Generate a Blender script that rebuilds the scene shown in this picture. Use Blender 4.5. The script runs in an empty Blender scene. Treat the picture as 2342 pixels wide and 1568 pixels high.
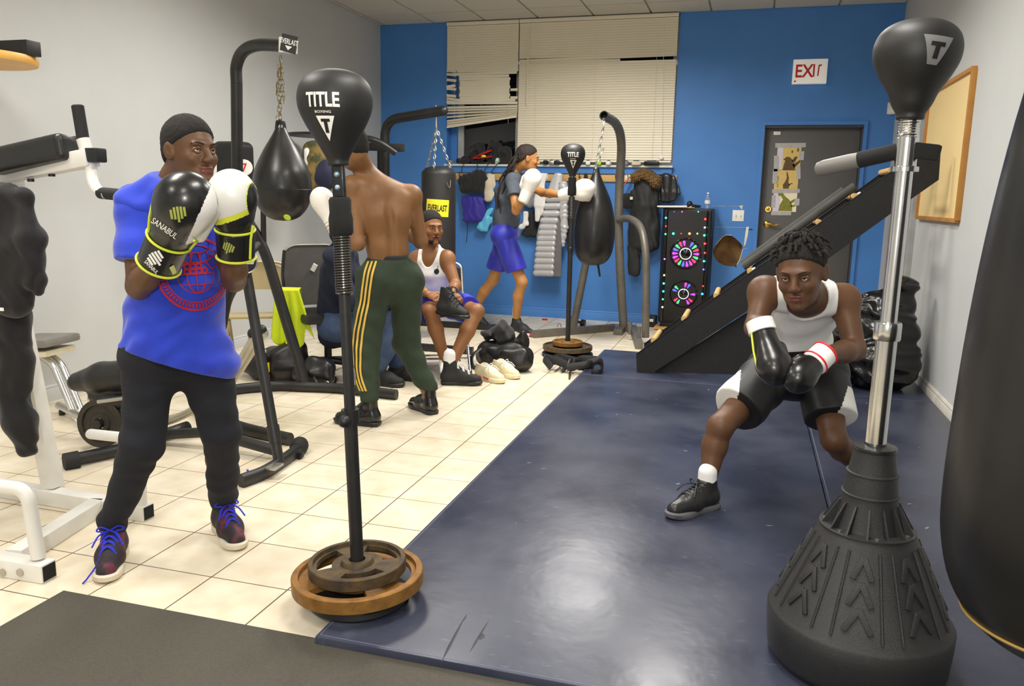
import bpy, bmesh, math, random
import numpy as np
from mathutils import Vector, Matrix, Euler
from mathutils.bvhtree import BVHTree
random.seed(7)
scn = bpy.context.scene
COL = scn.collection
# ------------------------------------------------------------------ camera
CAM = Vector((2.3607, -2.2721, 1.3432))
CR = Vector((0.9594, 0.2814, 0.0194)); CU = Vector((-0.0680, 0.1643, 0.9841)); CW = Vector((-0.2737, 0.9455, -0.1767))
FPX = 1845.31
cd = bpy.data.cameras.new('camera'); cam = bpy.data.objects.new('camera', cd); COL.objects.link(cam)
CW.normalize(); CR = (CR - CW * CR.dot(CW)).normalized(); CU = CR.cross(CW)
cam.matrix_world = Matrix((( CR.x, CU.x, -CW.x, CAM.x), (CR.y, CU.y, -CW.y, CAM.y), (CR.z, CU.z, -CW.z, CAM.z), (0, 0, 0, 1)))
cd.sensor_fit = 'HORIZONTAL'; cd.sensor_width = 36.0; cd.lens = 36.0 * FPX / 2342.0; cd.clip_start = 0.02; cd.clip_end = 60
scn.camera = cam
# ------------------------------------------------------------------ world, exposure, large lights
wd = bpy.data.worlds.new('night_outside'); scn.world = wd; wd.use_nodes = True
wd.node_tree.nodes['Background'].inputs[0].default_value = (0.012, 0.014, 0.02, 1)
wd.node_tree.nodes['Background'].inputs[1].default_value = 1.0
vs = scn.view_settings; vs.view_transform = 'Standard'; vs.look = 'None'; vs.gamma = 1.0; vs.use_curve_mapping = False
vs.exposure = -0.12
XL, XR, YB, YF, ZC = -1.885, 3.657, 6.683, -4.6, 3.266
FT = 0.3048
TROFFERS = [(-0.305, -2.9), (2.134, -2.9), (-0.305, 0.0), (2.134, 0.0), (-0.305, 2.74), (2.134, 2.74), (0.914, 4.35)]
for i, (x, y) in enumerate(TROFFERS):          # the ceiling's fluorescent fixtures
    L = bpy.data.lights.new('troffer_light', 'AREA'); L.shape = 'RECTANGLE'; L.size = 0.54; L.size_y = 1.14
    L.energy = 50 if y < 2 else (48 if y < 4 else 92); L.color = (1.0, 0.965, 0.91); L.spread = math.radians(160)
    o = bpy.data.objects.new('troffer_light', L); o.location = (x, y, ZC - 0.03); COL.objects.link(o)
FL = bpy.data.lights.new('camera_flash', 'AREA'); FL.shape = 'DISK'; FL.size = 0.16; FL.energy = 34; FL.color = (1.0, 0.97, 0.92)
fo = bpy.data.objects.new('camera_flash', FL); COL.objects.link(fo)      # the photographer's flash, held beside the camera
fo.location = CAM - CR * 0.22 + CU * 0.25 - CW * 0.1
fo.rotation_euler = (CW + CU * 0.12).to_track_quat('-Z', 'Y').to_euler()

# ------------------------------------------------------------------ helpers
def ray(x, y): return CW + CR * ((x - 1171) / FPX) + CU * ((784 - y) / FPX)
def P(x, y, Y):            # point seen at pixel (x, y) at room depth Y
    d = ray(x, y); return CAM + d * ((Y - CAM.y) / d.y)
def G(x, y, z=0.0):        # point seen at pixel (x, y) at height z
    d = ray(x, y); return CAM + d * ((z - CAM.z) / d.z)
def W(x, y, X):
    d = ray(x, y); return CAM + d * ((X - CAM.x) / d.x)
def project(p):
    d = Vector(p) - CAM; z = d.dot(CW); return (1171 + FPX * d.dot(CR) / z, 784 - FPX * d.dot(CU) / z, z)
V = Vector
def lin(c):
    c = c / 255.0
    return c / 12.92 if c <= 0.04045 else ((c + 0.055) / 1.055) ** 2.4
def srgb(c): return (lin(c[0]), lin(c[1]), lin(c[2]), 1.0)
MATS = {}
def M(name, col, rough=0.5, metal=0.0, spec=0.5, col2=None, vscale=8.0, vmix=0.5, bump=0.0, bscale=60.0, coat=0.0, emit=0.0, trans=0.0, sheen=0.0, wave=None, detail=4.0, rvar=0.0, alpha=1.0, world=False, sharp=None):
    """procedural material: noise-mixed colour, noise bump"""
    if name in MATS: return MATS[name]
    m = bpy.data.materials.new(name); m.use_nodes = True; nt = m.node_tree; b = nt.nodes['Principled BSDF']
    b.inputs['Base Color'].default_value = srgb(col); b.inputs['Roughness'].default_value = rough; b.inputs['Metallic'].default_value = metal
    b.inputs['Specular IOR Level'].default_value = spec; b.inputs['Coat Weight'].default_value = coat; b.inputs['Coat Roughness'].default_value = 0.15
    b.inputs['Transmission Weight'].default_value = trans; b.inputs['Sheen Weight'].default_value = sheen; b.inputs['Alpha'].default_value = alpha
    if emit: b.inputs['Emission Color'].default_value = srgb(col); b.inputs['Emission Strength'].default_value = emit
    N = nt.nodes.new; Lk = nt.links.new
    if world: src = N('ShaderNodeNewGeometry').outputs['Position']
    else: src = N('ShaderNodeTexCoord').outputs['Object']
    c2 = col2 if col2 else tuple(min(255, c * 1.18 + 4) for c in col)
    n = N('ShaderNodeTexNoise'); n.inputs['Scale'].default_value = vscale; n.inputs['Detail'].default_value = detail; Lk(src, n.inputs['Vector'])
    mx = N('ShaderNodeMix'); mx.data_type = 'RGBA'; mx.inputs['A'].default_value = srgb(col); mx.inputs['B'].default_value = srgb(c2)
    mr = N('ShaderNodeMapRange'); lo, hi = sharp if sharp else (0.35, 0.7)
    mr.inputs['From Min'].default_value = lo; mr.inputs['From Max'].default_value = hi; mr.inputs['To Max'].default_value = vmix
    Lk(n.outputs['Fac'], mr.inputs['Value']); Lk(mr.outputs['Result'], mx.inputs['Factor']); Lk(mx.outputs['Result'], b.inputs['Base Color'])
    if rvar:
        r = N('ShaderNodeMapRange'); r.inputs['To Min'].default_value = max(0.02, rough - rvar); r.inputs['To Max'].default_value = min(1, rough + rvar)
        Lk(n.outputs['Fac'], r.inputs['Value']); Lk(r.outputs['Result'], b.inputs['Roughness'])
    if bump:
        if wave: n2 = N('ShaderNodeTexWave'); n2.inputs['Scale'].default_value = wave; n2.inputs['Distortion'].default_value = 1.5
        else: n2 = N('ShaderNodeTexNoise'); n2.inputs['Scale'].default_value = bscale; n2.inputs['Detail'].default_value = 3
        Lk(src, n2.inputs['Vector']); bp = N('ShaderNodeBump'); bp.inputs['Strength'].default_value = bump; bp.inputs['Distance'].default_value = 0.004
        Lk(n2.outputs['Fac'], bp.inputs['Height']); Lk(bp.outputs['Normal'], b.inputs['Normal'])
    MATS[name] = m; return m
def basis(z, x=None):
    z = V(z).normalized(); x = V(x) if x is not None else (V((1, 0, 0)) if abs(z.x) < 0.9 else V((0, 1, 0)))
    x = (x - z * x.dot(z)).normalized(); y = z.cross(x)
    return Matrix((x, y, z)).transposed()
def frame(o, z, x=None):
    m = basis(z, x).to_4x4(); m.translation = V(o); return m
class MB:
    def __init__(s): s.v = []; s.f = []; s.m = []; s.sm = []
    def add(s, vs_, fs, mi=0, smooth=True, mat=None):
        o = len(s.v)
        s.v += [tuple(mat @ V(p)) if mat is not None else tuple(p) for p in vs_]
        s.f += [tuple(o + i for i in f) for f in fs]; s.m += [mi] * len(fs); s.sm += [smooth] * len(fs); return s
    def box(s, c, size, rot=None, mi=0, bev=0.0):
        m = (rot.to_4x4() if rot is not None else Matrix.Identity(4)); m = Matrix.Translation(V(c)) @ m
        bm = bmesh.new(); bmesh.ops.create_cube(bm, size=1.0)
        for q in bm.verts: q.co = V((q.co.x * size[0], q.co.y * size[1], q.co.z * size[2]))
        if bev: bmesh.ops.bevel(bm, geom=bm.edges[:], offset=bev, segments=2, profile=0.6, affect='EDGES')
        bm.verts.ensure_lookup_table(); bm.verts.index_update()
        s.add([q.co[:] for q in bm.verts], [[q.index for q in f.verts] for f in bm.faces], mi, False, m); bm.free(); return s
    def beam(s, a, b, w, h, up=(0, 0, 1), mi=0, bev=0.004, ext=0.0):
        a, b = V(a), V(b); d = (b - a).normalized(); a = a - d * ext; b = b + d * ext
        R = basis(b - a, V(up).cross(d) if abs(V(up).dot(d)) < 0.98 else V((1, 0, 0)))
        return s.box((a + b) / 2, (w, h, (b - a).length), R, mi, bev)
    def tube(s, pts, r, n=12, mi=0, closed=False, caps=True, flat=1.0, side=None):
        pts = [V(p) for p in pts]; k = len(pts); rr = r if hasattr(r, '__len__') else [r] * k
        x = None; vs_ = []; fs = []
        for i, p in enumerate(pts):
            a = pts[(i - 1) % k] if (closed or i) else p; b = pts[(i + 1) % k] if (closed or i < k - 1) else p
            t = (b - a).normalized()
            if x is None: x = V(side) if side is not None else (V((1, 0, 0)) if abs(t.x) < .8 else V((0, 1, 0)))
            elif side is not None: x = V(side)
            x = (x - t * x.dot(t)); x = x.normalized(); y = t.cross(x)
            for j in range(n):
                q = 2 * math.pi * j / n; vs_.append(p + (x * math.cos(q) + y * math.sin(q) * flat) * rr[i])
        m = k if closed else k - 1
        for i in range(m):
            for j in range(n):
                a = i * n + j; b = i * n + (j + 1) % n; c = ((i + 1) % k) * n + (j + 1) % n; d = ((i + 1) % k) * n + j; fs.append((a, b, c, d))
        s.add(vs_, fs, mi)
        if caps and not closed:
            s.add(vs_[:n], [tuple(range(n))[::-1]], mi, False); s.add(vs_[-n:], [tuple(range(n))], mi, False)
        return s
    def cyl(s, a, b, r0, r1=None, n=20, mi=0, caps=True): return s.tube([a, b], [r0, r0 if r1 is None else r1], n, mi, False, caps)
    def lathe(s, prof, n=32, mat=None, mi=0, smooth=True):
        vs_ = []; fs = []; k = len(prof)
        for (r, z) in prof:
            for j in range(n): q = 2 * math.pi * j / n; vs_.append((max(r, 1e-4) * math.cos(q), max(r, 1e-4) * math.sin(q), z))
        for i in range(k - 1):
            for j in range(n): fs.append((i * n + j, i * n + (j + 1) % n, (i + 1) * n + (j + 1) % n, (i + 1) * n + j))
        return s.add(vs_, fs, mi, smooth, mat)
    def ball(s, c, r, n=14, rot=None, mi=0):
        r = (r, r, r) if not hasattr(r, '__len__') else r
        m = Matrix.Translation(V(c)) @ (rot.to_4x4() if rot is not None else Matrix.Identity(4)) @ Matrix.Diagonal((*r, 1))
        pr = [(math.sin(math.pi * i / n), -math.cos(math.pi * i / n)) for i in range(n + 1)]
        return s.lathe(pr, n * 2, m, mi)
    def prism(s, poly, d, mat=None, mi=0, smooth=False):     # poly (x, y) extruded along z by d
        n = len(poly); a = [(x, y, 0) for x, y in poly]; b = [(x, y, d) for x, y in poly]
        fs = [tuple(range(n))[::-1], tuple(range(n, 2 * n))] + [(i, (i + 1) % n, n + (i + 1) % n, n + i) for i in range(n)]
        return s.add(a + b, fs, mi, smooth, mat)
    def grid(s, fn, nu, nv, mi=0, smooth=True, closeu=False):
        vs_ = [fn(i / (nu if closeu else nu - 1), j / (nv - 1)) for j in range(nv) for i in range(nu)]
        fs = [(j * nu + i, j * nu + (i + 1) % nu, (j + 1) * nu + (i + 1) % nu, (j + 1) * nu + i) for j in range(nv - 1) for i in range(nu if closeu else nu - 1)]
        return s.add(vs_, fs, mi, smooth)
    def mesh(s, name, off=None):
        me = bpy.data.meshes.new(name)
        vv = s.v if off is None else [(a - off[0], b - off[1], c - off[2]) for a, b, c in s.v]
        me.from_pydata(vv, [], s.f); me.update()
        me.polygons.foreach_set('material_index', s.m); me.polygons.foreach_set('use_smooth', s.sm)
        return me
    def build(s, name, mat, parent=None, sharp=None):
        off = ORG.get(parent.name, None) if parent is not None else None
        me = s.mesh(name, off)
        return link(name, me, mat, parent, off)
ORG = {}
def link(name, me, mat, parent=None, off=None):
    for m in (mat if isinstance(mat, (list, tuple)) else [mat]): me.materials.append(m)
    if any(p.use_smooth for p in me.polygons[:1]) or True:
        try: me.set_sharp_from_angle(angle=math.radians(42))
        except Exception: pass
    o = bpy.data.objects.new(name, me); COL.objects.link(o)
    if parent is not None: o.parent = parent; ORG[o.name] = off if off is not None else (0, 0, 0)
    return o
def tag(o, label=None, cat=None, group=None, kind=None):
    if label: o['label'] = label
    if cat: o['category'] = cat
    if group: o['group'] = group
    if kind: o['kind'] = kind
    return o
def thing(name, label, cat, loc, group=None):
    o = bpy.data.objects.new(name, None); o.empty_display_size = 0.05; COL.objects.link(o); o.location = V(loc)
    ORG[o.name] = tuple(V(loc)); return tag(o, label, cat, group)
def struct(o, label=None): o['kind'] = 'structure'; return tag(o, label)
def copy_tree(o, parent=None):
    c = o.copy(); COL.objects.link(c); c.parent = parent; ORG[c.name] = ORG.get(o.name, (0, 0, 0))
    for ch in list(o.children): copy_tree(ch, c)
    return c
def arc(pts, n=8):         # smooth curve (Catmull-Rom) through points
    pts = [V(p) for p in pts]; out = []
    q = [pts[0] * 2 - pts[1]] + pts + [pts[-1] * 2 - pts[-2]]
    for i in range(1, len(q) - 2):
        for j in range(n):
            t = j / n; a, b, c, d = q[i - 1], q[i], q[i + 1], q[i + 2]
            out.append(0.5 * ((2 * b) + (c - a) * t + (2 * a - 5 * b + 4 * c - d) * t * t + (3 * b - a - 3 * c + d) * t ** 3))
    return out + [pts[-1]]
def fillet(pts, r, n=6):   # polyline with rounded corners
    pts = [V(p) for p in pts]; out = [pts[0]]
    for i in range(1, len(pts) - 1):
        p = pts[i]; a = (pts[i - 1] - p); b = (pts[i + 1] - p); rr = min(r, a.length * .49, b.length * .49); a = p + a.normalized() * rr; b = p + b.normalized() * rr
        for j in range(n + 1):
            t = j / n; out.append(a * (1 - t) ** 2 + p * 2 * t * (1 - t) + b * t * t)
    return out + [pts[-1]]
# ---- writing: flat letter meshes, laid on a plane or wrapped on a surface
FONTCACHE = {}
def text2d(s, size=1.0, bold=0.0, sx=1.0):
    key = (s, bold)
    if key not in FONTCACHE:
        c = bpy.data.curves.new('letters', 'FONT'); c.body = s; c.size = 1.0; c.offset = bold; c.resolution_u = 3; c.align_x = 'CENTER'
        o = bpy.data.objects.new('letters', c); COL.objects.link(o); bpy.context.view_layer.update()
        me = bpy.data.meshes.new_from_object(o.evaluated_get(bpy.context.evaluated_depsgraph_get()))
        vs_ = [(v.co.x, v.co.y) for v in me.vertices]; fs = [tuple(p.vertices) for p in me.polygons]
        bpy.data.objects.remove(o); bpy.data.curves.remove(c); bpy.data.meshes.remove(me)
        ys = [y for _, y in vs_]; h = max(ys) - min(ys); y0 = min(ys); xs = [x for x, _ in vs_]; xc = (max(xs) + min(xs)) / 2
        FONTCACHE[key] = ([((x - xc) / h, (y - y0) / h - .5) for x, y in vs_], fs)
    v, f = FONTCACHE[key]; return [(x * size * sx, y * size) for x, y in v], f
def put2d(mb, shape, mat4, thick=0.0, mi=0):
    v, f = shape; mb.add([(x, y, 0) for x, y in v], f, mi, False, mat4); return mb
def wrap(name, shape, target, mat4, mat, parent, lift=0.0015, cell=0.012, reach=0.5):
    """lay a flat shape on the surface of target (mesh object, world coordinates) by dropping it along -z of mat4"""
    off = ORG[parent.name]; bm = bmesh.new(); v, f = shape
    vv = [bm.verts.new((x, y, 0)) for x, y in v]
    for q in f:
        try: bm.faces.new([vv[i] for i in q])
        except Exception: pass
    bmesh.ops.triangulate(bm, faces=bm.faces[:])
    for _ in range(4):
        e = [e for e in bm.edges if e.calc_length() > cell]
        if not e: break
        bmesh.ops.subdivide_edges(bm, edges=e, cuts=1); bmesh.ops.triangulate(bm, faces=bm.faces[:])
    to = V(ORG.get(target.name, (0, 0, 0)))
    key = target.name
    if key not in BVH:
        me = target.data; BVH[key] = BVHTree.FromPolygons([tuple(V(q.co) + to) for q in me.vertices], [tuple(p.vertices) for p in me.polygons])
    T = BVH[key]; d = (mat4.to_3x3() @ V((0, 0, -1))).normalized(); bad = []
    for q in bm.verts:
        w = mat4 @ q.co; h = T.ray_cast(w, d, reach)
        if h[0] is None: bad.append(q)
        else: q.co = h[0] - d * lift + h[1] * lift * 0.5 - V(off)
    if bad: bmesh.ops.delete(bm, geom=bad, context='VERTS')
    me = bpy.data.meshes.new(name); bm.to_mesh(me); bm.free()
    for p in me.polygons: p.use_smooth = True
    return link(name, me, mat, parent, off)
BVH = {}
def rect2d(w, h): return [(-w / 2, -h / 2), (w / 2, -h / 2), (w / 2, h / 2), (-w / 2, h / 2)], [(0, 1, 2, 3)]
def ring2d(r0, r1, n=40, a0=0, a1=2 * math.pi, sx=1, sy=1):
    v = []; f = []
    for i in range(n + 1):
        t = a0 + (a1 - a0) * i / n; v += [(r0 * math.cos(t) * sx, r0 * math.sin(t) * sy), (r1 * math.cos(t) * sx, r1 * math.sin(t) * sy)]
    for i in range(n): f.append((2 * i, 2 * i + 1, 2 * i + 3, 2 * i + 2))
    return v, f
def poly2d(p): return list(p), [tuple(range(len(p)))]
def line2d(a, b, w):
    a, b = V((a[0], a[1])), V((b[0], b[1])); d = (b - a).normalized() * w / 2; n = V((-d.y, d.x))
    return [tuple(a - n), tuple(b - n), tuple(b + n), tuple(a + n)], [(0, 1, 2, 3)]
def merge2d(*ss):
    v = []; f = []
    for a, b in ss: o = len(v); v += a; f += [tuple(i + o for i in q) for q in b]
    return v, f
def shift2d(s, dx, dy, rot=0, sc=1):
    c, n = math.cos(rot) * sc, math.sin(rot) * sc
    return [(x * c - y * n + dx, x * n + y * c + dy) for x, y in s[0]], s[1]
# ---- implicit surfaces: smooth unions of tapered limbs, meshed with surface nets
class SDF:
    def __init__(s): s.ops = []
    def cone(s, a, b, ra, rb=None, k=0.03, flat=1.0, side=None):
        s.ops.append(('c', np.array(a, float), np.array(b, float), ra, ra if rb is None else rb, k, flat, None if side is None else np.array(V(side).normalized()))); return s
    def chain(s, pts, rs, k=0.03, flat=1.0, side=None):
        for i in range(len(pts) - 1): s.cone(pts[i], pts[i + 1], rs[i], rs[i + 1], k if i == 0 else min(k, 0.02), flat, side)
        return s
    def ell(s, c, r, R=None, k=0.02):
        s.ops.append(('e', np.array(c, float), np.array(r, float), None if R is None else np.array(R), k)); return s
    def sub(s, c, r, R=None, k=0.01): s.ops.append(('s', np.array(c, float), np.array(r, float), None if R is None else np.array(R), k)); return s
    def cut(s, o, n, k=0.004): s.ops.append(('p', np.array(o, float), np.array(V(n).normalized()), k)); return s    # keep the side n points away from
    def box(s, c, h, R=None, r=0.02, k=0.02): s.ops.append(('b', np.array(c, float), np.array(h, float), None if R is None else np.array(R), r, k)); return s
    def disp(s, fn): s.ops.append(('d', fn)); return s
    def bounds(s):
        lo, hi = np.full(3, 1e9), np.full(3, -1e9)
        for o in s.ops:
            if o[0] == 'c':
                for p, r in ((o[1], o[3]), (o[2], o[4])): lo = np.minimum(lo, p - r * max(1, o[6])); hi = np.maximum(hi, p + r * max(1, o[6]))
            elif o[0] == 'e': r = o[2].max(); lo = np.minimum(lo, o[1] - r); hi = np.maximum(hi, o[1] + r)
            elif o[0] == 'b': r = np.linalg.norm(o[2]) + o[4]; lo = np.minimum(lo, o[1] - r); hi = np.maximum(hi, o[1] + r)
        return lo - 0.03, hi + 0.03
    def ev(s, p):
        d = np.full(len(p), 1e3); plo, phi = p.min(0), p.max(0); full = slice(None)
        for o in s.ops:
            I = full; k0 = o[0]
            if k0 in 'cesb':                      # only the points that lie near this piece
                if k0 == 'c': R_ = max(o[3], o[4]) * max(1, o[6]); lo, hi = np.minimum(o[1], o[2]) - R_, np.maximum(o[1], o[2]) + R_; mg = .11 + o[5]
                else: R_ = (np.linalg.norm(o[2]) + o[4]) if k0 == 'b' else o[2].max(); lo, hi = o[1] - R_, o[1] + R_; mg = .11 + o[5 if k0 == 'b' else 4]
                lo = lo - mg; hi = hi + mg
                if (phi < lo).any() or (plo > hi).any(): continue
                if (plo < lo).any() or (phi > hi).any():
                    I = np.nonzero(((p >= lo) & (p <= hi)).all(1))[0]
                    if len(I) == 0: continue
            pp = p[I]; dd = d[I]
            if k0 == 'c':
                a, b = o[1], o[2]; ab = b - a; L2 = ab @ ab + 1e-12
                t = np.clip((pp - a) @ ab / L2, 0, 1); v = pp - a - t[:, None] * ab; r = o[3] + (o[4] - o[3]) * t
                if o[7] is not None:
                    w = v @ o[7]; e = np.sqrt(np.maximum((v * v).sum(1) - w * w, 0) / (o[6] * o[6]) + w * w); q = (e - r) * (0.5 + 0.5 * min(1, o[6]))
                else: q = np.sqrt((v * v).sum(1)) - r
                k = o[5]
            elif k0 in 'es':
                v = pp - o[1]
                if o[3] is not None: v = v @ o[3]
                u = v / o[2]; n1 = np.sqrt((u * u).sum(1)); n2 = np.sqrt(((u / o[2]) ** 2).sum(1)) + 1e-9; q = n1 * (n1 - 1) / n2; k = o[4]
            elif k0 == 'b':
                v = pp - o[1]
                if o[3] is not None: v = v @ o[3]
                u = np.abs(v) - o[2]; q = np.sqrt((np.maximum(u, 0) ** 2).sum(1)) + np.minimum(u.max(1), 0) - o[4]; k = o[5]
            elif k0 == 'p': q = (pp - o[1]) @ o[2]; k = o[3]
            else: d = d + o[1](p); continue
            if k0 in 'ceb':
                h = np.clip(0.5 + 0.5 * (dd - q) / k, 0, 1); d[I] = np.where(dd > 100, q, dd + (q - dd) * h - k * h * (1 - h))
            else:
                q = -q if k0 == 's' else q
                h = np.clip(0.5 - 0.5 * (dd - q) / k, 0, 1); d[I] = dd + (q - dd) * h + k * h * (1 - h)
        return d
    def mesh(s, h=0.006, lo=None, hi=None, B=6):
        l0, h0 = s.bounds(); lo = l0 if lo is None else np.maximum(np.array(lo), l0); hi = h0 if hi is None else np.minimum(np.array(hi), h0)
        nb = np.maximum(1, np.ceil((hi - lo) / (h * B)).astype(int)); n = nb * B + 1
        cc = np.stack(np.meshgrid(*[lo[i] + (np.arange(nb[i]) + 0.5) * h * B for i in range(3)], indexing='ij'), -1).reshape(-1, 3)
        dc = s.ev(cc); keep = np.abs(dc) < h * B * 1.25 + 0.006
        D = np.where(dc < 0, -1.0, 1.0).reshape(nb).astype(np.float32)
        D = D.repeat(B, 0).repeat(B, 1).repeat(B, 2); D = np.pad(D, ((0, 1),) * 3, mode='edge')
        ki = np.stack(np.unravel_index(np.nonzero(keep)[0], nb), 1) * B
        oo = np.stack(np.meshgrid(*[np.arange(B + 1)] * 3, indexing='ij'), -1).reshape(-1, 3)
        for c0 in range(0, len(ki), 300):
            idx = (ki[c0:c0 + 300, None, :] + oo[None]).reshape(-1, 3)
            lin_ = (idx[:, 0] * n[1] + idx[:, 1]) * n[2] + idx[:, 2]; lin_ = np.unique(lin_); idx = np.stack(np.unravel_index(lin_, n), 1)
            D[idx[:, 0], idx[:, 1], idx[:, 2]] = s.ev(lo + idx * h)
        S = D < 0; c8 = [S[a:n[0] - 1 + a, b:n[1] - 1 + b, c:n[2] - 1 + c] for a in (0, 1) for b in (0, 1) for c in (0, 1)]
        al = c8[0].copy(); an = c8[0].copy()
        for q in c8[1:]: al &= q; an |= q
        act = an & ~al; ci = np.argwhere(act); vid = np.full(act.shape, -1, np.int32); vid[act] = np.arange(len(ci))
        acc = np.zeros((len(ci), 3)); cnt = np.zeros(len(ci)); cor = [(a, b, c) for a in (0, 1) for b in (0, 1) for c in (0, 1)]
        val = {q: D[ci[:, 0] + q[0], ci[:, 1] + q[1], ci[:, 2] + q[2]] for q in cor}
        for q in cor:
            for ax in range(3):
                if q[ax] == 0:
                    e = list(q); e[ax] = 1; e = tuple(e); a, b = val[q], val[e]; m = (a < 0) != (b < 0)
                    t = np.where(m, a / np.where(m, a - b, 1), 0)
                    pt = np.array(q, float)[None] + np.eye(3)[ax][None] * t[:, None]; acc += np.where(m[:, None], pt, 0); cnt += m
        vs_ = lo + (ci + acc / cnt[:, None]) * h; quads = []
        for ax in range(3):
            b1, b2 = (ax + 1) % 3, (ax + 2) % 3; A = np.moveaxis(S, (ax, b1, b2), (0, 1, 2)); Vd = np.moveaxis(vid, (ax, b1, b2), (0, 1, 2))
            x = A[:-1, 1:-1, 1:-1]; y = A[1:, 1:-1, 1:-1]
            for m, flip in ((x & ~y, False), (~x & y, True)):
                e = np.argwhere(m); i, j, k = e[:, 0], e[:, 1] + 1, e[:, 2] + 1
                qd = np.stack([Vd[i, j - 1, k - 1], Vd[i, j, k - 1], Vd[i, j, k], Vd[i, j - 1, k]], 1)
                quads.append(qd[:, ::-1] if flip else qd)
        Q = np.concatenate(quads) if quads else np.zeros((0, 4), int)
        Q = Q[(Q >= 0).all(1)]
        return vs_, Q
def np_mesh(name, vs_, Q, mat, parent, mi=None):
    off = ORG[parent.name] if parent is not None else (0, 0, 0)
    me = bpy.data.meshes.new(name); me.vertices.add(len(vs_)); me.vertices.foreach_set('co', (vs_ - np.array(off)).astype(np.float32).ravel())
    me.loops.add(Q.size); me.loops.foreach_set('vertex_index', Q.astype(np.int32).ravel()); me.polygons.add(len(Q))
    me.polygons.foreach_set('loop_start', np.arange(0, Q.size, 4, dtype=np.int32)); me.polygons.foreach_set('loop_total', np.full(len(Q), 4, np.int32))
    me.polygons.foreach_set('use_smooth', np.ones(len(Q), bool))
    if mi is not None: me.polygons.foreach_set('material_index', mi.astype(np.int32))
    me.update(calc_edges=True); me.validate()
    for m in (mat if isinstance(mat, (list, tuple)) else [mat]): me.materials.append(m)
    o = bpy.data.objects.new(name, me); COL.objects.link(o)
    if parent is not None: o.parent = parent; ORG[o.name] = off
    return o
def sdf_obj(name, sdf, mat, parent, h=0.006, mifn=None, boxes=None):
    parts = [sdf.mesh(h)] if boxes is None else [sdf.mesh(hh, lo, hi) for hh, lo, hi in boxes]
    vs_ = np.concatenate([a for a, _ in parts]); n = 0; qs = []
    for a, q in parts: qs.append(q + n); n += len(a)
    Q = np.concatenate(qs); mi = None
    if mifn is not None: mi = mifn(vs_[Q].mean(1))
    return np_mesh(name, vs_, Q, mat, parent, mi)
def wob(amp, f, seed=0):     # soft lumps and folds
    r = np.random.RandomState(seed); ks = r.randn(5, 3) * f; ph = r.rand(5) * 6.28
    return lambda p: amp * sum(np.sin(p @ ks[i] + ph[i]) for i in range(5)) / 2.2
def fold(amp, d, f, seed=0, warp=0.6):   # drapery: ridges across direction d
    r = np.random.RandomState(seed); d = np.array(V(d).normalized()); ks = r.randn(3, 3) * f * 0.35
    def fn(p):
        w = sum(np.sin(p @ ks[i] + i) for i in range(3)) * warp * .6
        return amp * (np.sin(p @ d * f + w * 2) ** 2 - 0.5)
    return fn
# ------------------------------------------------------------------ structure
m_grey = M('grey_wall_paint', (194, 196, 195), 0.75, col2=(188, 190, 189), vscale=3, bump=0.15, bscale=220, world=True)
m_blue = M('blue_wall_paint', (72, 132, 204), 0.55, col2=(66, 124, 196), vscale=4, bump=0.12, bscale=200, world=True)
m_ceil = M('ceiling_panel', (205, 200, 188), 0.9, col2=(190, 184, 170), vscale=60, bump=0.3, bscale=120, world=True)
m_cgrid = M('ceiling_grid', (170, 165, 150), 0.6)
m_white = M('white_paint', (225, 222, 212), 0.5)
m_grout = M('grout', (92, 74, 54), 0.9, world=True)
m_tile = M('floor_tile', (230, 220, 198), 0.32, col2=(206, 190, 160), vscale=7, vmix=0.8, bump=0.05, bscale=40, world=True, detail=8, rvar=0.1)
m_door = M('door_paint', (92, 90, 90), 0.5, col2=(84, 82, 82), vscale=5, bump=0.05)
m_jamb_shade = M('jamb_recess_shade', (60, 64, 76), 0.5)  # shadow of the door recess, put into the jamb's dark colour
m_dark = M('dark_void', (18, 18, 20), 0.9)
def wallbox(name, lo, hi, mat):
    lo, hi = V(lo), V(hi); return struct(MB().box((lo + hi) / 2, hi - lo).build(name, mat))
# floor slab with every tile laid on it
fl = wallbox('floor', (XL, YF, -0.15), (XR, YB, -0.0012), m_grout); tag(fl, 'cream ceramic tile floor with brown grout lines')
ORG[fl.name] = (0, 0, 0); fl_org = fl
TG = 0.0055
tile_meshes = {}
def tile_mesh(w, d):
    key = (round(w, 3), round(d, 3))
    if key not in tile_meshes:
        b = 0.0008; zt, zb = 0.0, -0.003; x, y = w / 2, d / 2
        vs_ = [(-x, -y, zb), (x, -y, zb), (x, y, zb), (-x, y, zb), (-x, -y, zt - b), (x, -y, zt - b), (x, y, zt - b), (-x, y, zt - b), (-x + b, -y + b, zt), (x - b, -y + b, zt), (x - b, y - b, zt), (-x + b, y - b, zt)]
        fs = [(i, (i + 1) % 4, 4 + (i + 1) % 4, 4 + i) for i in range(4)] + [(4 + i, 4 + (i + 1) % 4, 8 + (i + 1) % 4, 8 + i) for i in range(4)] + [(8, 9, 10, 11)]
        me = bpy.data.meshes.new('tile'); me.from_pydata(vs_, [], fs); me.materials.append(m_tile); tile_meshes[key] = me
    return tile_meshes[key]
rest = MB(); cand = []
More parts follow.
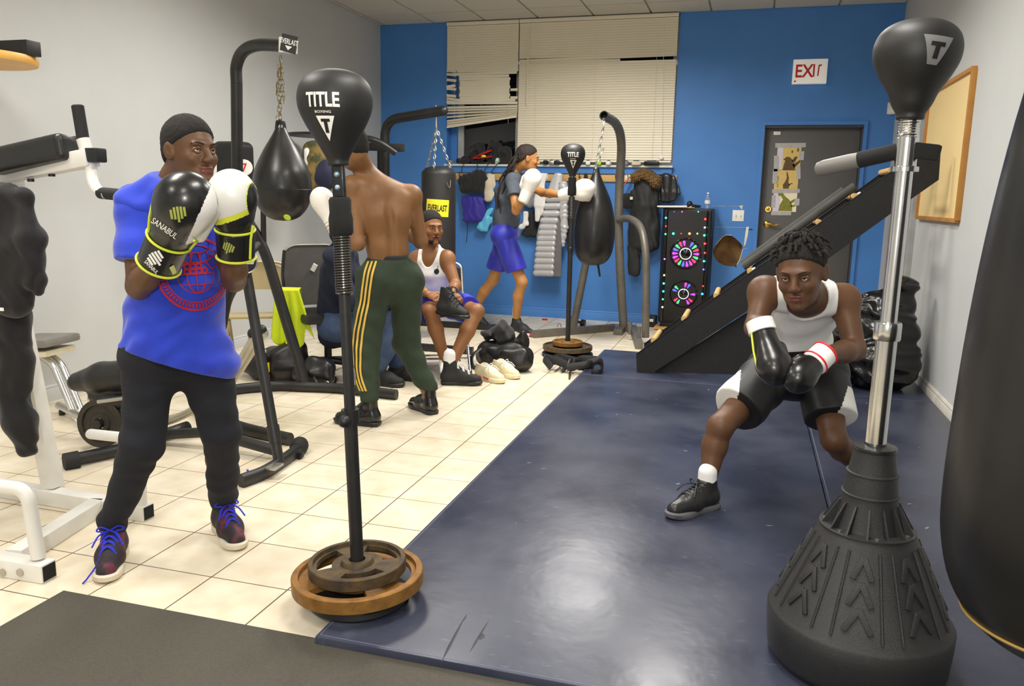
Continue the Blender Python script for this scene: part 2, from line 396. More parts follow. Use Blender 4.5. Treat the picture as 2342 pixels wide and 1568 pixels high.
for i in range(-7, 12):
    for j in range(-15, 22):
        x0, x1 = max(i * FT, XL), min((i + 1) * FT, XR); y0, y1 = max(j * FT, YF), min((j + 1) * FT, YB)
        if x1 - x0 < 0.03 or y1 - y0 < 0.03: continue
        c = V(((x0 + x1) / 2, (y0 + y1) / 2, 0)); u, v, z = project(c)
        covered = (c.x > 1.36 and -0.3 < c.y < 4.55) or (c.x > 0.3 and c.y < -0.4)
        vis = z > 0.4 and -90 < u < 2430 and v < 1680 and not covered
        cand.append((0 if vis else 1, z if z > 0 else 99, x0, x1, y0, y1))
cand.sort(); nt_ = 0
for inv, z, x0, x1, y0, y1 in cand:
    w, d = x1 - x0 - TG, y1 - y0 - TG; c = ((x0 + x1) / 2, (y0 + y1) / 2, 0)
    if not inv and nt_ < 300:
        o = bpy.data.objects.new('tile', tile_mesh(w, d)); COL.objects.link(o); o.parent = fl; o.location = c; nt_ += 1
    else:
        me = tile_mesh(w, d); rest.add([q.co[:] for q in me.vertices], [tuple(p.vertices) for p in me.polygons], 0, False, Matrix.Translation(c))
tag(rest.build('tile_field', m_tile, fl), kind='stuff')
# ceiling: grid bars and lay-in panels
ce = wallbox('ceiling', (XL, YF, ZC + 0.02), (XR, YB, ZC + 0.15), m_cgrid); tag(ce, 'white suspended panel ceiling'); ORG[ce.name] = (0, 0, 0)
cpm = {}
xs = sorted(set([XL, XR] + [0.914 + k * 2 * FT - FT for k in range(-5, 6) if XL < 0.914 + k * 2 * FT - FT < XR]))
ys = sorted(set([YF, YB] + [6.20 - k * 4 * FT for k in range(0, 10) if YF < 6.20 - k * 4 * FT < YB]))
for a in range(len(xs) - 1):
    for b in range(len(ys) - 1):
        w, d = xs[a + 1] - xs[a] - 0.02, ys[b + 1] - ys[b] - 0.02
        if w < 0.03 or d < 0.03: continue
        key = (round(w, 3), round(d, 3))
        if key not in cpm: cpm[key] = MB().box((0, 0, 0), (w, d, 0.016)).mesh('ceiling_panel'); cpm[key].materials.append(m_ceil)
        o = bpy.data.objects.new('ceiling_panel', cpm[key]); COL.objects.link(o); o.parent = ce; o.location = ((xs[a] + xs[a + 1]) / 2, (ys[b] + ys[b + 1]) / 2, ZC + 0.011)
m_troff = M('troffer_lens', (255, 246, 228), 0.5, emit=1.6)
for k, (x, y) in enumerate(TROFFERS):
    t = thing('ceiling_light', 'recessed fluorescent ceiling light fixture', 'light', (x, y, ZC), 'fluorescent lights in the ceiling')
    MB().box((x, y, ZC - 0.004), (0.60, 1.21, 0.02), bev=0.003).build('light_housing', m_white, t)
    MB().box((x, y, ZC - 0.017), (0.55, 1.15, 0.008)).build('diffuser', m_troff, t)
# walls
wallbox('wall_left', (XL - 0.15, YF, -0.15), (XL, YB + 0.15, ZC + 0.15), m_grey)
wallbox('wall_front', (XL - 0.15, YF - 0.15, -0.15), (XR + 0.15, YF, ZC + 0.15), m_grey)
# back wall: boxes around the window opening, the door opening and the punched hole
WX0, WX1, WZ0, WZ1 = -1.06, 1.515, 1.70, 3.258
DX0, DX1, DZ = 2.43, 3.385, 2.135
HX, HZ = 2.145, 0.83
def hole_poly():
    pts = []
    r_ = [(0.150, 0), (0.152, .03), (0.14, .075), (0.11, .105), (0.07, .14), (0.03, .165), (-.02, .168), (-.06, .15), (-.09, .11), (-.125, .06), (-.15, .01), (-.148, -.04), (-.125, -.085), (-.085, -.125), (-.03, -.15), (.03, -.16), (.085, -.16), (.10, -.18), (.105, -.14), (.13, -.09)]
    return r_
wb = MB(); Y0, Y1 = YB, YB + 0.15
def wbx(x0, x1, z0, z1): wb.box(((x0 + x1) / 2, (Y0 + Y1) / 2, (z0 + z1) / 2), (x1 - x0, 0.15, z1 - z0))
HB = 0.24
wbx(XL - 0.15, WX0, -0.15, ZC + .15); wbx(WX0, WX1, -0.15, WZ0); wbx(WX0, WX1, WZ1, ZC + .15); wbx(DX0, DX1, DZ, ZC + .15); wbx(DX1, XR + .15, -0.15, ZC + .15)
wbx(WX1, HX - HB, -0.15, ZC + .15); wbx(HX - HB, HX + HB, -0.15, HZ - HB); wbx(HX - HB, HX + HB, HZ + HB, ZC + .15); wbx(HX + HB, DX0, -0.15, ZC + .15)
hp = hole_poly()                           # front skin of the wall with the ragged hole in it
sq = [(HX + HB, HZ - HB), (HX + HB, HZ + HB), (HX - HB, HZ + HB), (HX - HB, HZ - HB)]
n = len(hp); ang = lambda x, z: math.atan2(z, x)
vs_ = []; fs = []
for i, (x, z) in enumerate(hp):
    a = ang(x, z); s_ = HB / max(abs(math.cos(a)), abs(math.sin(a)))
    vs_ += [(HX + x, YB, HZ + z), (HX + s_ * math.cos(a), YB, HZ + s_ * math.sin(a)), (HX + x, YB + .014, HZ + z)]
for i in range(n): j = (i + 1) % n; fs += [(3 * i, 3 * i + 1, 3 * j + 1, 3 * j), (3 * i + 2, 3 * i, 3 * j, 3 * j + 2)]
wb.add(vs_, fs, 0, False)
for cx, cz in ((1, 1), (1, -1), (-1, 1), (-1, -1)):            # corners of the skin square
    near = sorted(range(n), key=lambda i: abs(ang(*hp[i]) - math.atan2(cz, cx)))[:2]
    p = [vs_[3 * i + 1] for i in sorted(near)]; wb.add([p[0], p[1], (HX + cx * HB, YB, HZ + cz * HB)], [(0, 1, 2)], 0, False)
w_back = struct(wb.build('wall_back', m_blue)); tag(w_back, 'bright blue painted back wall'); ORG[w_back.name] = (0, 0, 0)
m_lath = M('old_plywood', (150, 112, 66), 0.85, col2=(96, 66, 40), vscale=9, vmix=0.9)
MB().box((HX, YB + 0.13, HZ), (2 * HB, 0.02, 2 * HB)).build('hole_backing', m_lath, w_back)['label'] = 'brown boarding seen through the hole punched in the wall'
m_edge = M('torn_gypsum', (214, 206, 190), 0.9)
e = MB(); e.tube([V((HX + x * 1.0, YB - 0.001, HZ + z * 1.0)) for x, z in hp[11:] ] [:0] + [V((HX + x * 1.02, YB - 0.001, HZ + z * 1.02)) for x, z in hp[5:10]], 0.004, 6)
e.tube([V((HX + x * 1.0, YB - 0.001, HZ + z * 1.0)) for x, z in (hp[18], hp[19], hp[0], hp[1])], 0.004, 6)
e.build('torn_edge', m_edge, w_back)
e = MB()
for (a, b, c, d) in [(1.965, 1.303, 2.10, 1.300), (2.13, 1.300, 2.23, 1.303), (1.97, 1.085, 2.33, 1.080), (2.30, 0.86, 2.34, 0.865)]: e.beam((a, YB - .0006, b), (c, YB - .0006, d), 0.002, 0.005, up=(0, 1, 0), bev=0)
e.prism([(2.23, 1.31), (2.27, 1.315), (2.262, 1.27), (2.245, 1.29)], 0.0012, Matrix(((1, 0, 0, 0), (0, 0, 1, YB - .0012), (0, 1, 0, 0), (0, 0, 0, 1))))
e.prism([(2.318, 1.09), (2.345, 1.095), (2.34, 1.0), (2.322, 0.90), (2.306, 0.89)], 0.0012, Matrix(((1, 0, 0, 0), (0, 0, 1, YB - .0012), (0, 1, 0, 0), (0, 0, 0, 1))))
e.build('paint_chip', m_edge, w_back)
# right wall with its own grey door near the corner
w_right = wallbox('wall_right', (XR, YF, -0.15), (XR + 0.15, YB + 0.15, ZC + 0.15), m_grey)
d2 = struct(MB().box((XR - 0.012, 5.62, 1.03), (0.024, 0.98, 2.06), bev=0.003).build('door_2', M('grey_side_door', (150, 150, 150), 0.5)), 'grey flush door in the right wall beside the corner')
t2 = struct(MB().box((XR - 0.02, 5.08, 1.06), (0.04, 0.06, 2.12)).box((XR - 0.02, 6.16, 1.06), (0.04, 0.06, 2.12)).box((XR - 0.02, 5.62, 2.10), (0.04, 1.14, 0.06)).build('trim_2', M('grey_side_trim', (168, 168, 166), 0.5)), 'grey door casing on the right wall')
ORG[d2.name] = (0, 0, 0); MB().cyl((XR - .03, 5.10, 0.98), (XR - .03, 5.10, 1.09), 0.008).build('hinge', M('steel_dark', (70, 70, 70), 0.4, 0.8), d2)
# baseboards
bbp = [(0, 0), (0.018, 0), (0.018, 0.075), (0.012, 0.085), (0.014, 0.095), (0.006, 0.108), (0, 0.108)]
def baseboard(name, a, b, nrm, mat):
    a, b, nrm = V(a), V(b), V(nrm); d = (b - a); m = Matrix((nrm, V((0, 0, 1)), d.normalized())).transposed().to_4x4(); m.translation = a
    return struct(MB().prism(bbp, d.length, m).build(name, mat))
baseboard('baseboard_back', (XL, YB, 0), (DX0 - 0.03, YB, 0), (0, -1, 0), m_blue)
baseboard('baseboard_left', (XL, YF, 0), (XL, YB, 0), (1, 0, 0), m_grey)
baseboard('baseboard_right', (XR, YF, 0), (XR, 5.05, 0), (-1, 0, 0), M('grey_base', (190, 186, 176), 0.5))
# door_1 in the back wall
d1 = struct(MB().box(((DX0 + DX1) / 2, YB + 0.085, DZ / 2), (DX1 - DX0 - 0.045, 0.045, DZ - 0.05), bev=0.004).build('door_1', m_door), 'dark grey steel exit door with taped dinosaur pictures'); ORG[d1.name] = (0, 0, 0)
fr = MB()
for x in (DX0 + 0.01, DX1 - 0.01): fr.box((x, YB + 0.076, DZ / 2 - .02), (0.02, 0.148, DZ - .04))
fr.box(((DX0 + DX1) / 2, YB + 0.075, DZ - 0.015), (DX1 - DX0, 0.15, 0.03))
struct(fr.build('trim_1', m_jamb_shade), 'jamb around the exit door, recess shadow put into its dark colour')
fr = MB(); fr.box((DX0 - .012, YB - .012, DZ / 2 - .003), (0.035, 0.03, DZ - .006)).box((DX1 + .012, YB - .012, DZ / 2 - .003), (0.035, 0.03, DZ - .006)).box(((DX0 + DX1) / 2, YB - .012, DZ + .012), (DX1 - DX0 + .059, 0.031, 0.035))
struct(fr.build('trim_6', m_blue), 'blue painted casing around the exit door')
m_brass = M('brass', (196, 160, 80), 0.25, 1.0)
k = MB(); yk = YB + 0.062
k.lathe([(0, .012), (.03, .012), (.034, .006), (.034, 0)], 24, frame((2.527, yk, 1.28), (0, -1, 0))).ball((2.527, yk - .014, 1.28), (.017, .012, .017))
k.build('deadbolt', m_brass, d1)
k = MB(); k.lathe([(0, .02), (.022, .02), (.036, .008), (.036, 0)], 24, frame((2.527, yk, 1.125), (0, -1, 0))).cyl((2.527, yk, 1.125), (2.527, yk - .055, 1.125), .012)
k.tube(arc([(2.52, yk - .05, 1.127), (2.56, yk - .055, 1.13), (2.60, yk - .05, 1.118), (2.645, yk - .048, 1.128)]), [.013] * 12 + [.011] * 10 + [.008] * 3, 10)
k.build('lever_handle', m_brass, d1)
MB().box((2.56, YB + .058, 2.055), (0.07, 0.012, 0.035), bev=.003).build('door_sensor', m_white, d1)
# window_1: reveal, aluminium frame, dark glass
m_alu = M('aluminium_frame', (176, 178, 180), 0.35, 0.6)
wf = MB(); yw = YB + 0.13
for qi, (x0, x1, z0, z1) in enumerate([(WX0 + .09, WX1, WZ0, WZ0 + .05), (WX0 + .09, WX1, WZ1 - .05, WZ1), (WX0 + .10, WX0 + .17, WZ0, WZ1), (WX1 - .06, WX1, WZ0, WZ1), (-0.27, -0.20, WZ0, WZ1), (0.62, 0.68, WZ0, WZ1)]):
    wf.box(((x0 + x1) / 2, yw, (z0 + z1) / 2), (x1 - x0, 0.05 + .002 * (qi > 1), z1 - z0))
w1 = struct(wf.build('window_1', m_alu), 'aluminium window frame with dark night glass behind the blinds'); ORG[w1.name] = (0, 0, 0)
m_glass = M('night_glass', (20, 22, 26), 0.04, spec=0.6)
for (x0, x1) in [(WX0 + .17, -0.27), (-0.20, 0.62), (0.68, WX1 - .06)]:
    MB().box(((x0 + x1) / 2, yw + .01, (WZ0 + WZ1) / 2), (x1 - x0, 0.008, WZ1 - WZ0 - .1)).build('pane', m_glass, w1)
rv = MB(); rv.box(((WX0 + WX1) / 2, YB + .22, WZ0 - .02), (WX1 - WX0, 0.30, 0.04)).box((WX0 - .02, YB + .25, (WZ0 + WZ1) / 2), (0.04, 0.2, WZ1 - WZ0)).box((WX0 + .05, YB + .16, (WZ0 + WZ1) / 2), (0.1, 0.05, WZ1 - WZ0))
struct(rv.build('trim_3', m_blue), 'blue painted reveal around the window')
sill = struct(MB().box(((WX0 + WX1) / 2, YB + .03, WZ0 + .004), (WX1 - WX0 + .02, 0.20, 0.022), bev=.004).build('trim_4', M('sill_white', (206, 206, 200), 0.5)), 'pale window sill ledge')
# stretch of blue ledge under the sill
ledge = struct(MB().box(((WX0 + WX1) / 2 , YB - .02, WZ0 - .042), (WX1 - WX0, 0.04, 0.07)).build('trim_5', m_blue), 'blue painted ledge under the window sill')
# ------------------------------------------------------------------ things on the back wall
def WALLM(x, y, z, rot=0): return Matrix.Translation((x, y, z)) @ Matrix(((1, 0, 0), (0, 0, -1), (0, 1, 0))).to_4x4() @ Matrix.Rotation(rot, 4, 'Z')
m_slat = M('blind_slat', (236, 228, 206), 0.45, col2=(228, 219, 194), vscale=3)
m_black = M('black_plastic', (22, 22, 23), 0.45, col2=(30, 30, 31), vscale=12)
m_blacksteel = M('black_powder_steel', (27, 27, 28), 0.42, spec=0.5, col2=(44, 42, 40), vscale=14, vmix=0.6, bump=0.08, bscale=150)
m_chrome = M('chrome', (205, 205, 205), 0.18, 1.0)
m_steel = M('bright_steel', (176, 174, 166), 0.3, 0.9)
m_red = M('red_print', (205, 30, 34), 0.5); m_wht = M('white_print', (235, 233, 226), 0.5); m_blk = M('black_print', (14, 14, 14), 0.6)
m_yel = M('yellow_label', (240, 214, 40), 0.5)
m_pine = M('pine_wood', (214, 172, 108), 0.5, col2=(190, 142, 80), vscale=9)
def slat_mesh(w, d=0.030, n=5):
    pts = [((i / (n - 1) - .5) * d, 0.0022 * (1 - (2 * i / (n - 1) - 1) ** 2)) for i in range(n)]
    vs_ = [(x, 0, 0) for x in ()]
    for sx in (-w / 2, w / 2):
        for t in (0, 0.0007):
            for a, b in pts: vs_.append((sx, b + t, a))
    f = []; N = n
    for i in range(n - 1): f += [(i, i + 1, 2 * N + i + 1, 2 * N + i), (N + i, 3 * N + i, 3 * N + i + 1, N + i + 1)]
    me = bpy.data.meshes.new('slat'); me.from_pydata(vs_, [], f); me.materials.append(m_slat); return me
def blind(name, label, x0, x1, ztop, zbot, slats, y, extra=None):
    t = thing(name, label, 'blind', ((x0 + x1) / 2, y, zbot), 'window blinds')
    o = ORG[t.name]; w = x1 - x0
    MB().box(((x0 + x1) / 2, y, ztop - .018), (w, 0.035, 0.036), bev=.003).build('head_rail', m_slat, t)
    me = slat_mesh(w - 0.004)
    for i, s_ in enumerate(slats):
        z, tilt, roll, dx, sc = s_
        if sc == 1.0: q = me
        else: q = slat_mesh((w - 0.004) * sc)
        b = bpy.data.objects.new('slat', q); COL.objects.link(b); b.parent = t
        b.location = ((x0 + x1) / 2 + dx - o[0], y - o[1], z - o[2]); b.rotation_euler = (tilt, roll, 0)
    c = MB()
    for x in [x0 + w * k for k in (0.12, 0.5, 0.88)]: c.cyl((x, y - .017, ztop - .03), (x, y - .017, zbot), 0.0012, n=5)
    c.build('lift_cord', m_slat, t)
    return t
yb_ = YB - 0.035
sl = []; z = 3.258 - 0.055
while z > 1.775: 
    roll = 0.0
    if abs(z - 2.845) < 0.014: roll = -0.012
    sl.append((z, -0.18 if z < 2.9 else -0.10, roll, 0, 1.0)); z -= 0.0262
# a parted slat on the right, as in a damaged blind
sl = [q for q in sl if not (2.79 < q[0] < 2.83)] + [(2.806, -0.3, 0.0, -0.30, 0.66)]
tb = blind('window_blind', 'wide cream venetian blind hanging to the sill on the right', -0.205, 1.505, 3.258, 1.745, sl, yb_)
MB().box((0.65, yb_, 1.757), (1.70, 0.026, 0.022), bev=.003).build('bottom_rail', m_slat, tb)
MB().cyl((-0.09, yb_ - .03, 3.18), (-0.10, yb_ - .03, 2.35), 0.006, n=8).build('tilt_wand', m_slat, tb)
w_ = MB(); w_.cyl((1.36, yb_ - .03, 3.2), (1.40, yb_ - .03, 1.80), 0.002, n=5).ball((1.40, yb_ - .03, 1.80), (.02, .006, .022)); w_.build('pull_cord', m_wht, tb)
sl = []; z = 3.258 - 0.055; k = 0
while z > 2.75: sl.append((z, -0.12, 0, 0, 1.0)); z -= 0.0262
for (z, tl, ro, dx, sc) in [(2.735, -.1, .0, .06, .86), (2.705, -.1, -.01, .02, .92), (2.675, 0, 0, .02, .70), (2.645, 0, .01, .03, .72), (2.615, 0, .0, .03, .70), (2.585, 0, 0, .03, .70), (2.556, 0, 0, .03, .72), (2.527, 0, 0, .03, .70), (2.50, 0, 0, .03, .70), (2.472, 0, .01, .03, .72), (2.443, 0, 0, .03, .70), (2.415, 0, -.005, .06, .80), (2.388, -.2, .01, 0, 1.0),
      (2.74, -.2, .10, -.365, .14), (2.70, -.3, .12, -.365, .14), (2.64, -.2, .12, -.365, .14), (2.575, .2, -.12, -.37, .13), (2.545, -.3, .10, -.365, .14), (2.47, -.2, .10, -.365, .14), (2.43, -.4, .14, -.33, .22), (2.40, -.2, .10, -.34, .2),
      (2.525, -.3, 0, .375, .10), (2.44, -.2, 0, .375, .10), (2.345, -.5, -.01, 0, 1.0), (2.318, -.6, -.015, 0, 1.0), (2.29, -.7, -.03, 0, 1.0), (2.262, -.7, -.06, 0, 1.0), (2.235, -.6, -.10, 0, 1.0), (2.215, -.6, -.11, 0, 1.0), (2.20, -.6, -.13, 0, 1.0)]:
    sl.append((z, tl, ro, dx, sc))
tb2 = blind('window_blind', 'shorter cream venetian blind with bent broken slats on the left', -1.052, -0.212, 3.258, 2.16, sl, yb_ + .002)
MB().box((-0.632, yb_, 2.18), (0.835, 0.026, 0.02), Euler((0, -.135, 0)).to_matrix(), bev=.003).build('bottom_rail', m_slat, tb2)
# exit sign; flash reflected off its box is put in as a faint glow
t = thing('exit_sign', 'white exit sign with worn red letters above the door', 'sign', (2.825, YB, 2.53))
sg = MB().box((2.825, YB - .03, 2.645), (0.325, 0.06, 0.235), bev=.005).build('sign_box', M('sign_flash_glow', (236, 232, 224), .4, emit=.25), t)
tx = MB(); put2d(tx, text2d('EX', 0.125, 0.018, .82), WALLM(2.775, YB - .0615, 2.650)); put2d(tx, rect2d(.016, .12), WALLM(2.862, YB - .0615, 2.652)); put2d(tx, rect2d(.013, .10), WALLM(2.905, YB - .0615, 2.648, -.06)); put2d(tx, rect2d(.03, .014), WALLM(2.918, YB - .0615, 2.700, .2))
put2d(tx, rect2d(.02, .014), WALLM(2.69, YB - .0615, 2.552, .3)); tx.build('exit_letters', m_red, t)['label'] = 'worn red letters EXIT'
# motion sensor, switch plate
t = thing('wall_sensor', 'small white wall sensor by the right corner', 'sensor', (3.612, YB, 2.23))
MB().box((3.612, YB - .02, 2.283), (0.075, 0.04, 0.115), bev=.012).build('sensor_housing', m_white, t); MB().box((3.612, YB - .041, 2.265), (0.05, 0.006, 0.05), bev=.002).build('sensor_lens', m_wht, t)
t = thing('switch_plate', 'white double switch plate beside the exit door', 'switch', (2.229, YB, 1.15))
MB().box((2.229, YB - .004, 1.206), (0.118, 0.008, 0.116), bev=.003).build('cover_plate', m_wht, t)
for dx in (-.024, .024):
    MB().box((2.229 + dx, YB - .013, 1.206), (0.010, 0.016, 0.024), Euler((.4, 0, 0)).to_matrix(), bev=.002).build('toggle', m_wht, t)
    for dz in (-.03, .03): MB().cyl((2.229 + dx, YB - .0075, 1.206 + dz), (2.229 + dx, YB - .0095, 1.206 + dz), .003, n=8).build('screw', m_steel, t)
# corkboard on the right wall
t = thing('cork_board', 'cork notice board in an oak frame on the right wall', 'board', (XR, 4.25, 1.25))
m_cork = M('cork', (236, 210, 152), 0.85, col2=(220, 190, 128), vscale=120, bump=0.2, bscale=180); m_oak = M('oak_frame', (190, 134, 62), 0.45, col2=(168, 112, 46), vscale=12)
y0, y1, z0, z1 = 3.60, 4.92, 1.255, 2.20
MB().box((XR - .008, (y0 + y1) / 2, (z0 + z1) / 2), (.016, y1 - y0, z1 - z0)).build('cork_panel', m_cork, t)
for a, b in (((y0, z0), (y1, z0)), ((y0, z1), (y1, z1)), ((y0, z0), (y0, z1)), ((y1, z0), (y1, z1))):
    MB().beam((XR - .014, a[0], a[1]), (XR - .014, b[0], b[1]), .028, .04, up=(1, 0, 0), bev=.003, ext=.0).build('frame_bar', m_oak, t)
# pictures taped on the exit door (three printed cards in a column)
yd = YB + 0.0615
def card(name, label, cx, cz, w, h, base, shapes, rot=0.0):
    t = thing(name, label, 'picture', (cx, yd, cz - h / 2), 'taped pictures on the exit door')
    MB().box((cx, yd - .001, cz), (w, .0012, h), Euler((0, -rot, 0)).to_matrix()).build('paper', base, t)
    for k, (sh, mt) in enumerate(shapes): put2d(MB(), sh, WALLM(cx, yd - .0021 - .0002 * k, cz, rot)).build('print', mt, t)
    return t
m_sand = M('card_sand', (226, 196, 118), 0.5, col2=(214, 178, 96), vscale=20); m_lil = M('card_lilac', (214, 204, 224), 0.5, col2=(236, 232, 236), vscale=20)
m_olive = M('dinosaur_olive', (120, 122, 36), 0.6, col2=(160, 156, 60), vscale=30); m_brown = M('dinosaur_brown', (86, 66, 36), 0.6, col2=(130, 100, 50), vscale=30); m_cream = M('card_cream', (240, 230, 190), 0.5)
raptor = merge2d(poly2d([(-.06, .0), (-.03, .028), (.0, .025), (.03, -.005), (.05, -.05), (.06, -.10), (-.06, -.10), (-.05, -.05), (-.04, -.01)]), poly2d([(.02, -.01), (.05, .03), (.075, .03), (.05, -.03)]), poly2d([(.03, -.05), (.10, .0), (.10, -.025), (.05, -.08)]))
c = card('dinosaur_picture', 'sand coloured reptile picture at the top of the door column', 2.693, 1.80, .235, .235, m_sand, [(shift2d(rect2d(.055, .225), -.088, 0), m_lil), (shift2d(raptor, .01, -.01, 0, 1.05), m_brown), (merge2d(shift2d(poly2d([(-.01, 0), (0, .02), (.01, 0), (0, -.02)]), .03, .07), shift2d(poly2d([(-.01, 0), (0, .03), (.012, 0), (0, -.02)]), .085, .085)), m_brown)])
tail = merge2d(poly2d([(-.035, -.09), (-.04, -.05), (-.02, -.02), (-.005, .02), (-.015, .085), (.0, .07), (.015, .02), (.012, -.02), (.025, -.05), (.02, -.09)]), poly2d([(.015, -.045), (.05, -.03), (.06, -.045), (.045, -.04), (.02, -.065)]))
c = card('dinosaur_picture', 'plain sand picture of a tail with sideways words, middle of the door column', 2.685, 1.585, .235, .20, m_sand, [(shift2d(tail, .01, 0), m_brown), (shift2d(text2d('ard Tooth', .020, .01), -.083, -.02, math.pi / 2), m_brown)])
sauro = merge2d(poly2d([(-.085, .075), (-.06, .10), (-.035, .085), (-.01, .05), (.03, .02), (.06, -.03), (.07, -.10), (-.07, -.10), (-.06, -.04), (-.03, .02), (-.055, .055), (-.08, .055)]), poly2d([(.04, .0), (.09, .03), (.095, .01), (.05, -.03)]), poly2d([(.05, -.04), (.10, -.03), (.10, -.05), (.06, -.06)]))
c = card('dinosaur_picture', 'green sitting reptile picture at the bottom of the door column', 2.688, 1.365, .235, .215, m_cream, [(shift2d(rect2d(.07, .21), -.083, 0), m_lil), (shift2d(sauro, .01, .0), m_olive)])
m_tape = M('duct_tape', (176, 174, 172), 0.4, col2=(200, 198, 196), vscale=30)
TL = ['wide tape strip across the top of the door pictures', 'short tape square right of the top picture', 'tall tape strip left of the top picture', 'tape strip left of the middle picture', 'tape strip right of the middle picture', 'wide tape strip between the middle and bottom pictures', 'tape strip left of the bottom picture', 'tape square right of the bottom picture', 'tape strip under the bottom door picture']
for ti, (x, z, w, h, r) in enumerate([(2.70, 1.935, .30, .045, .01), (2.815, 1.83, .05, .09, 0), (2.575, 1.75, .05, .16, .05), (2.57, 1.62, .045, .15, 0), (2.80, 1.66, .04, .13, .1), (2.69, 1.47, .275, .04, .03), (2.575, 1.36, .04, .13, 0), (2.808, 1.36, .05, .07, 0), (2.66, 1.24, .2, .04, .02)]):
    tag(MB().box((x, yd - .0034, z), (w, .0008, h), Euler((0, -r, 0)).to_matrix()).build('tape_strip', m_tape), 'grey ' + TL[ti], 'tape', 'tape strips on the exit door')
# coat rail with hooks and number tags
t = thing('coat_rail', 'long pine coat rail with numbered hooks under the window', 'coat rail', (0.29, YB, 1.54))
MB().box((0.29, YB - .012, 1.578), (2.56, .024, .078), bev=.003).build('rail_board', m_pine, t)
for k in range(13):
    x = -.88 + k * .20
    MB().tube(arc([(x, YB - .02, 1.59), (x, YB - .06, 1.575), (x, YB - .075, 1.60), (x, YB - .07, 1.625)], 4), .005, 6).build('hook', m_blacksteel, t)
for x, s_ in [(-.53, '1'), (.13, '2'), (1.045, '3')]:
    tg = MB().box((x, YB - .026, 1.59), (.05, .003, .06)).build('number_tag', m_wht, t); put2d(MB(), text2d(s_, .045, .01), WALLM(x, YB - .028, 1.59)).build('number', m_blk, tg)
# hanging clothes
def cloth(name, label, cat, mat, pts, depth=0.35, h=0.009, amp=0.01, f=40, seed=0, hook=None, extra=None, group='clothes on the coat rail', Y=6.57):
    """pts: list of chains; chain = [(px, py, halfwidth_m)]"""
    s_ = SDF()
    for ch in pts:
        pp = [P(x, y, Y) for x, y, _ in ch]; rr = [r for _, _, r in ch]
        if len(pp) == 1: s_.ell(pp[0], (rr[0], rr[0] * depth, rr[0])); continue
        for i in range(len(pp) - 1): s_.cone(pp[i], pp[i + 1], rr[i], rr[i + 1], .02, depth, (1, 0, 0))
    s_.disp(fold(amp, (1, .2, .12), f, seed)); s_.disp(wob(amp * .5, 25, seed + 5))
    lo, hi = s_.bounds(); t = thing(name, label, cat, ((lo[0] + hi[0]) / 2, Y, lo[2] + .03), group)
    o = sdf_obj('fabric', s_, mat, t, h)
    return t, o
m_cblack = M('black_cloth', (24, 23, 24), 0.8, col2=(36, 34, 34), vscale=10, sheen=.2, bump=.3, bscale=90)
m_cblue = M('royal_blue_cloth', (40, 30, 140), 0.55, col2=(60, 50, 170), vscale=10, sheen=.2)
m_cbeige = M('beige_cloth', (205, 196, 172), 0.8); m_cgrey = M('grey_cloth', (130, 134, 142), 0.8); m_cwhite = M('white_cloth', (226, 222, 216), 0.75)
m_silver = M('silver_nylon', (196, 196, 198), 0.34, 0.2, col2=(212, 212, 214), vscale=8); m_lining = M('grey_lining', (108, 106, 108), 0.7)
m_parka = M('parka_black', (38, 38, 38), 0.6, col2=(52, 51, 50), vscale=10, bump=.3, bscale=30); m_fur = M('brown_fur', (118, 90, 50), 0.9, col2=(72, 52, 28), vscale=60, bump=1, bscale=90)
m_leather = M('black_leather', (34, 34, 36), 0.38, col2=(52, 52, 54), vscale=14, bump=.3, bscale=60)
cloth('hanging_jacket', 'black bunched jacket on hangers at the left end of the coat rail', 'jacket', m_cblack, [[(1072, 410, .10), (1068, 430, .09)], [(1095, 402, .10), (1092, 430, .09)], [(1060, 415, .07), (1112, 408, .05)]], .7, seed=1)
cloth('hanging_shorts', 'shiny royal blue shorts hanging below the black jacket', 'shorts', m_cblue, [[(1085, 455, .11), (1083, 500, .13)], [(1062, 452, .04), (1070, 505, .05)], [(1100, 455, .05), (1105, 500, .05)]], .40, seed=2, Y=6.60)
cloth('hanging_shirt', 'small beige shirt hanging left of the man with long braids', 'shirt', m_cbeige, [[(1122, 402, .05), (1118, 455, .06)]], .5, seed=3)
cloth('hanging_bag', 'light blue plastic bag hanging behind the man in grey', 'bag', M('sky_blue_plastic', (96, 190, 232), .35), [[(1122, 478, .03), (1100, 520, .06)], [(1118, 500, .05), (1108, 525, .05)]], .5, seed=4, Y=6.60)
cloth('hanging_sweater', 'pale grey sweater hanging on the coat rail beside a white shirt', 'sweater', m_cgrey, [[(1218, 440, .10), (1214, 465, .10)]], .5, seed=5, Y=6.60)
cloth('hanging_towel', 'white shirt hanging long beside the silver puffer jacket', 'shirt', m_cwhite, [[(1240, 398, .05), (1234, 470, .07)], [(1234, 470, .06), (1229, 505, .03)]], .35, seed=6, Y=6.50)
cloth('hanging_backpack', 'black sack with white lettering hanging below the grey sweater', 'bag', m_cblack, [[(1216, 490, .09), (1213, 535, .10)]], .42, seed=7, Y=6.61)
cloth('hanging_sock', 'white sock dangling against the black hanging sack', 'sock', m_cwhite, [[(1204, 486, .03), (1202, 512, .035), (1192, 520, .03)]], .6, seed=8, Y=6.555, h=.007)
t, o = cloth('puffer_jacket', 'long silver puffer jacket hanging open on the coat rail', 'jacket', m_silver, [[(1276, 400, .06), (1262, 470, .11), (1254, 540, .13), (1248, 618, .14)]], .42, amp=.004, seed=9)
s_ = SDF();                                                     # quilted front panel with horizontal baffles
ctr = arc([P(1268, 455, 6.52), P(1256, 520, 6.51), P(1250, 570, 6.51), P(1246, 625, 6.51)], 4)
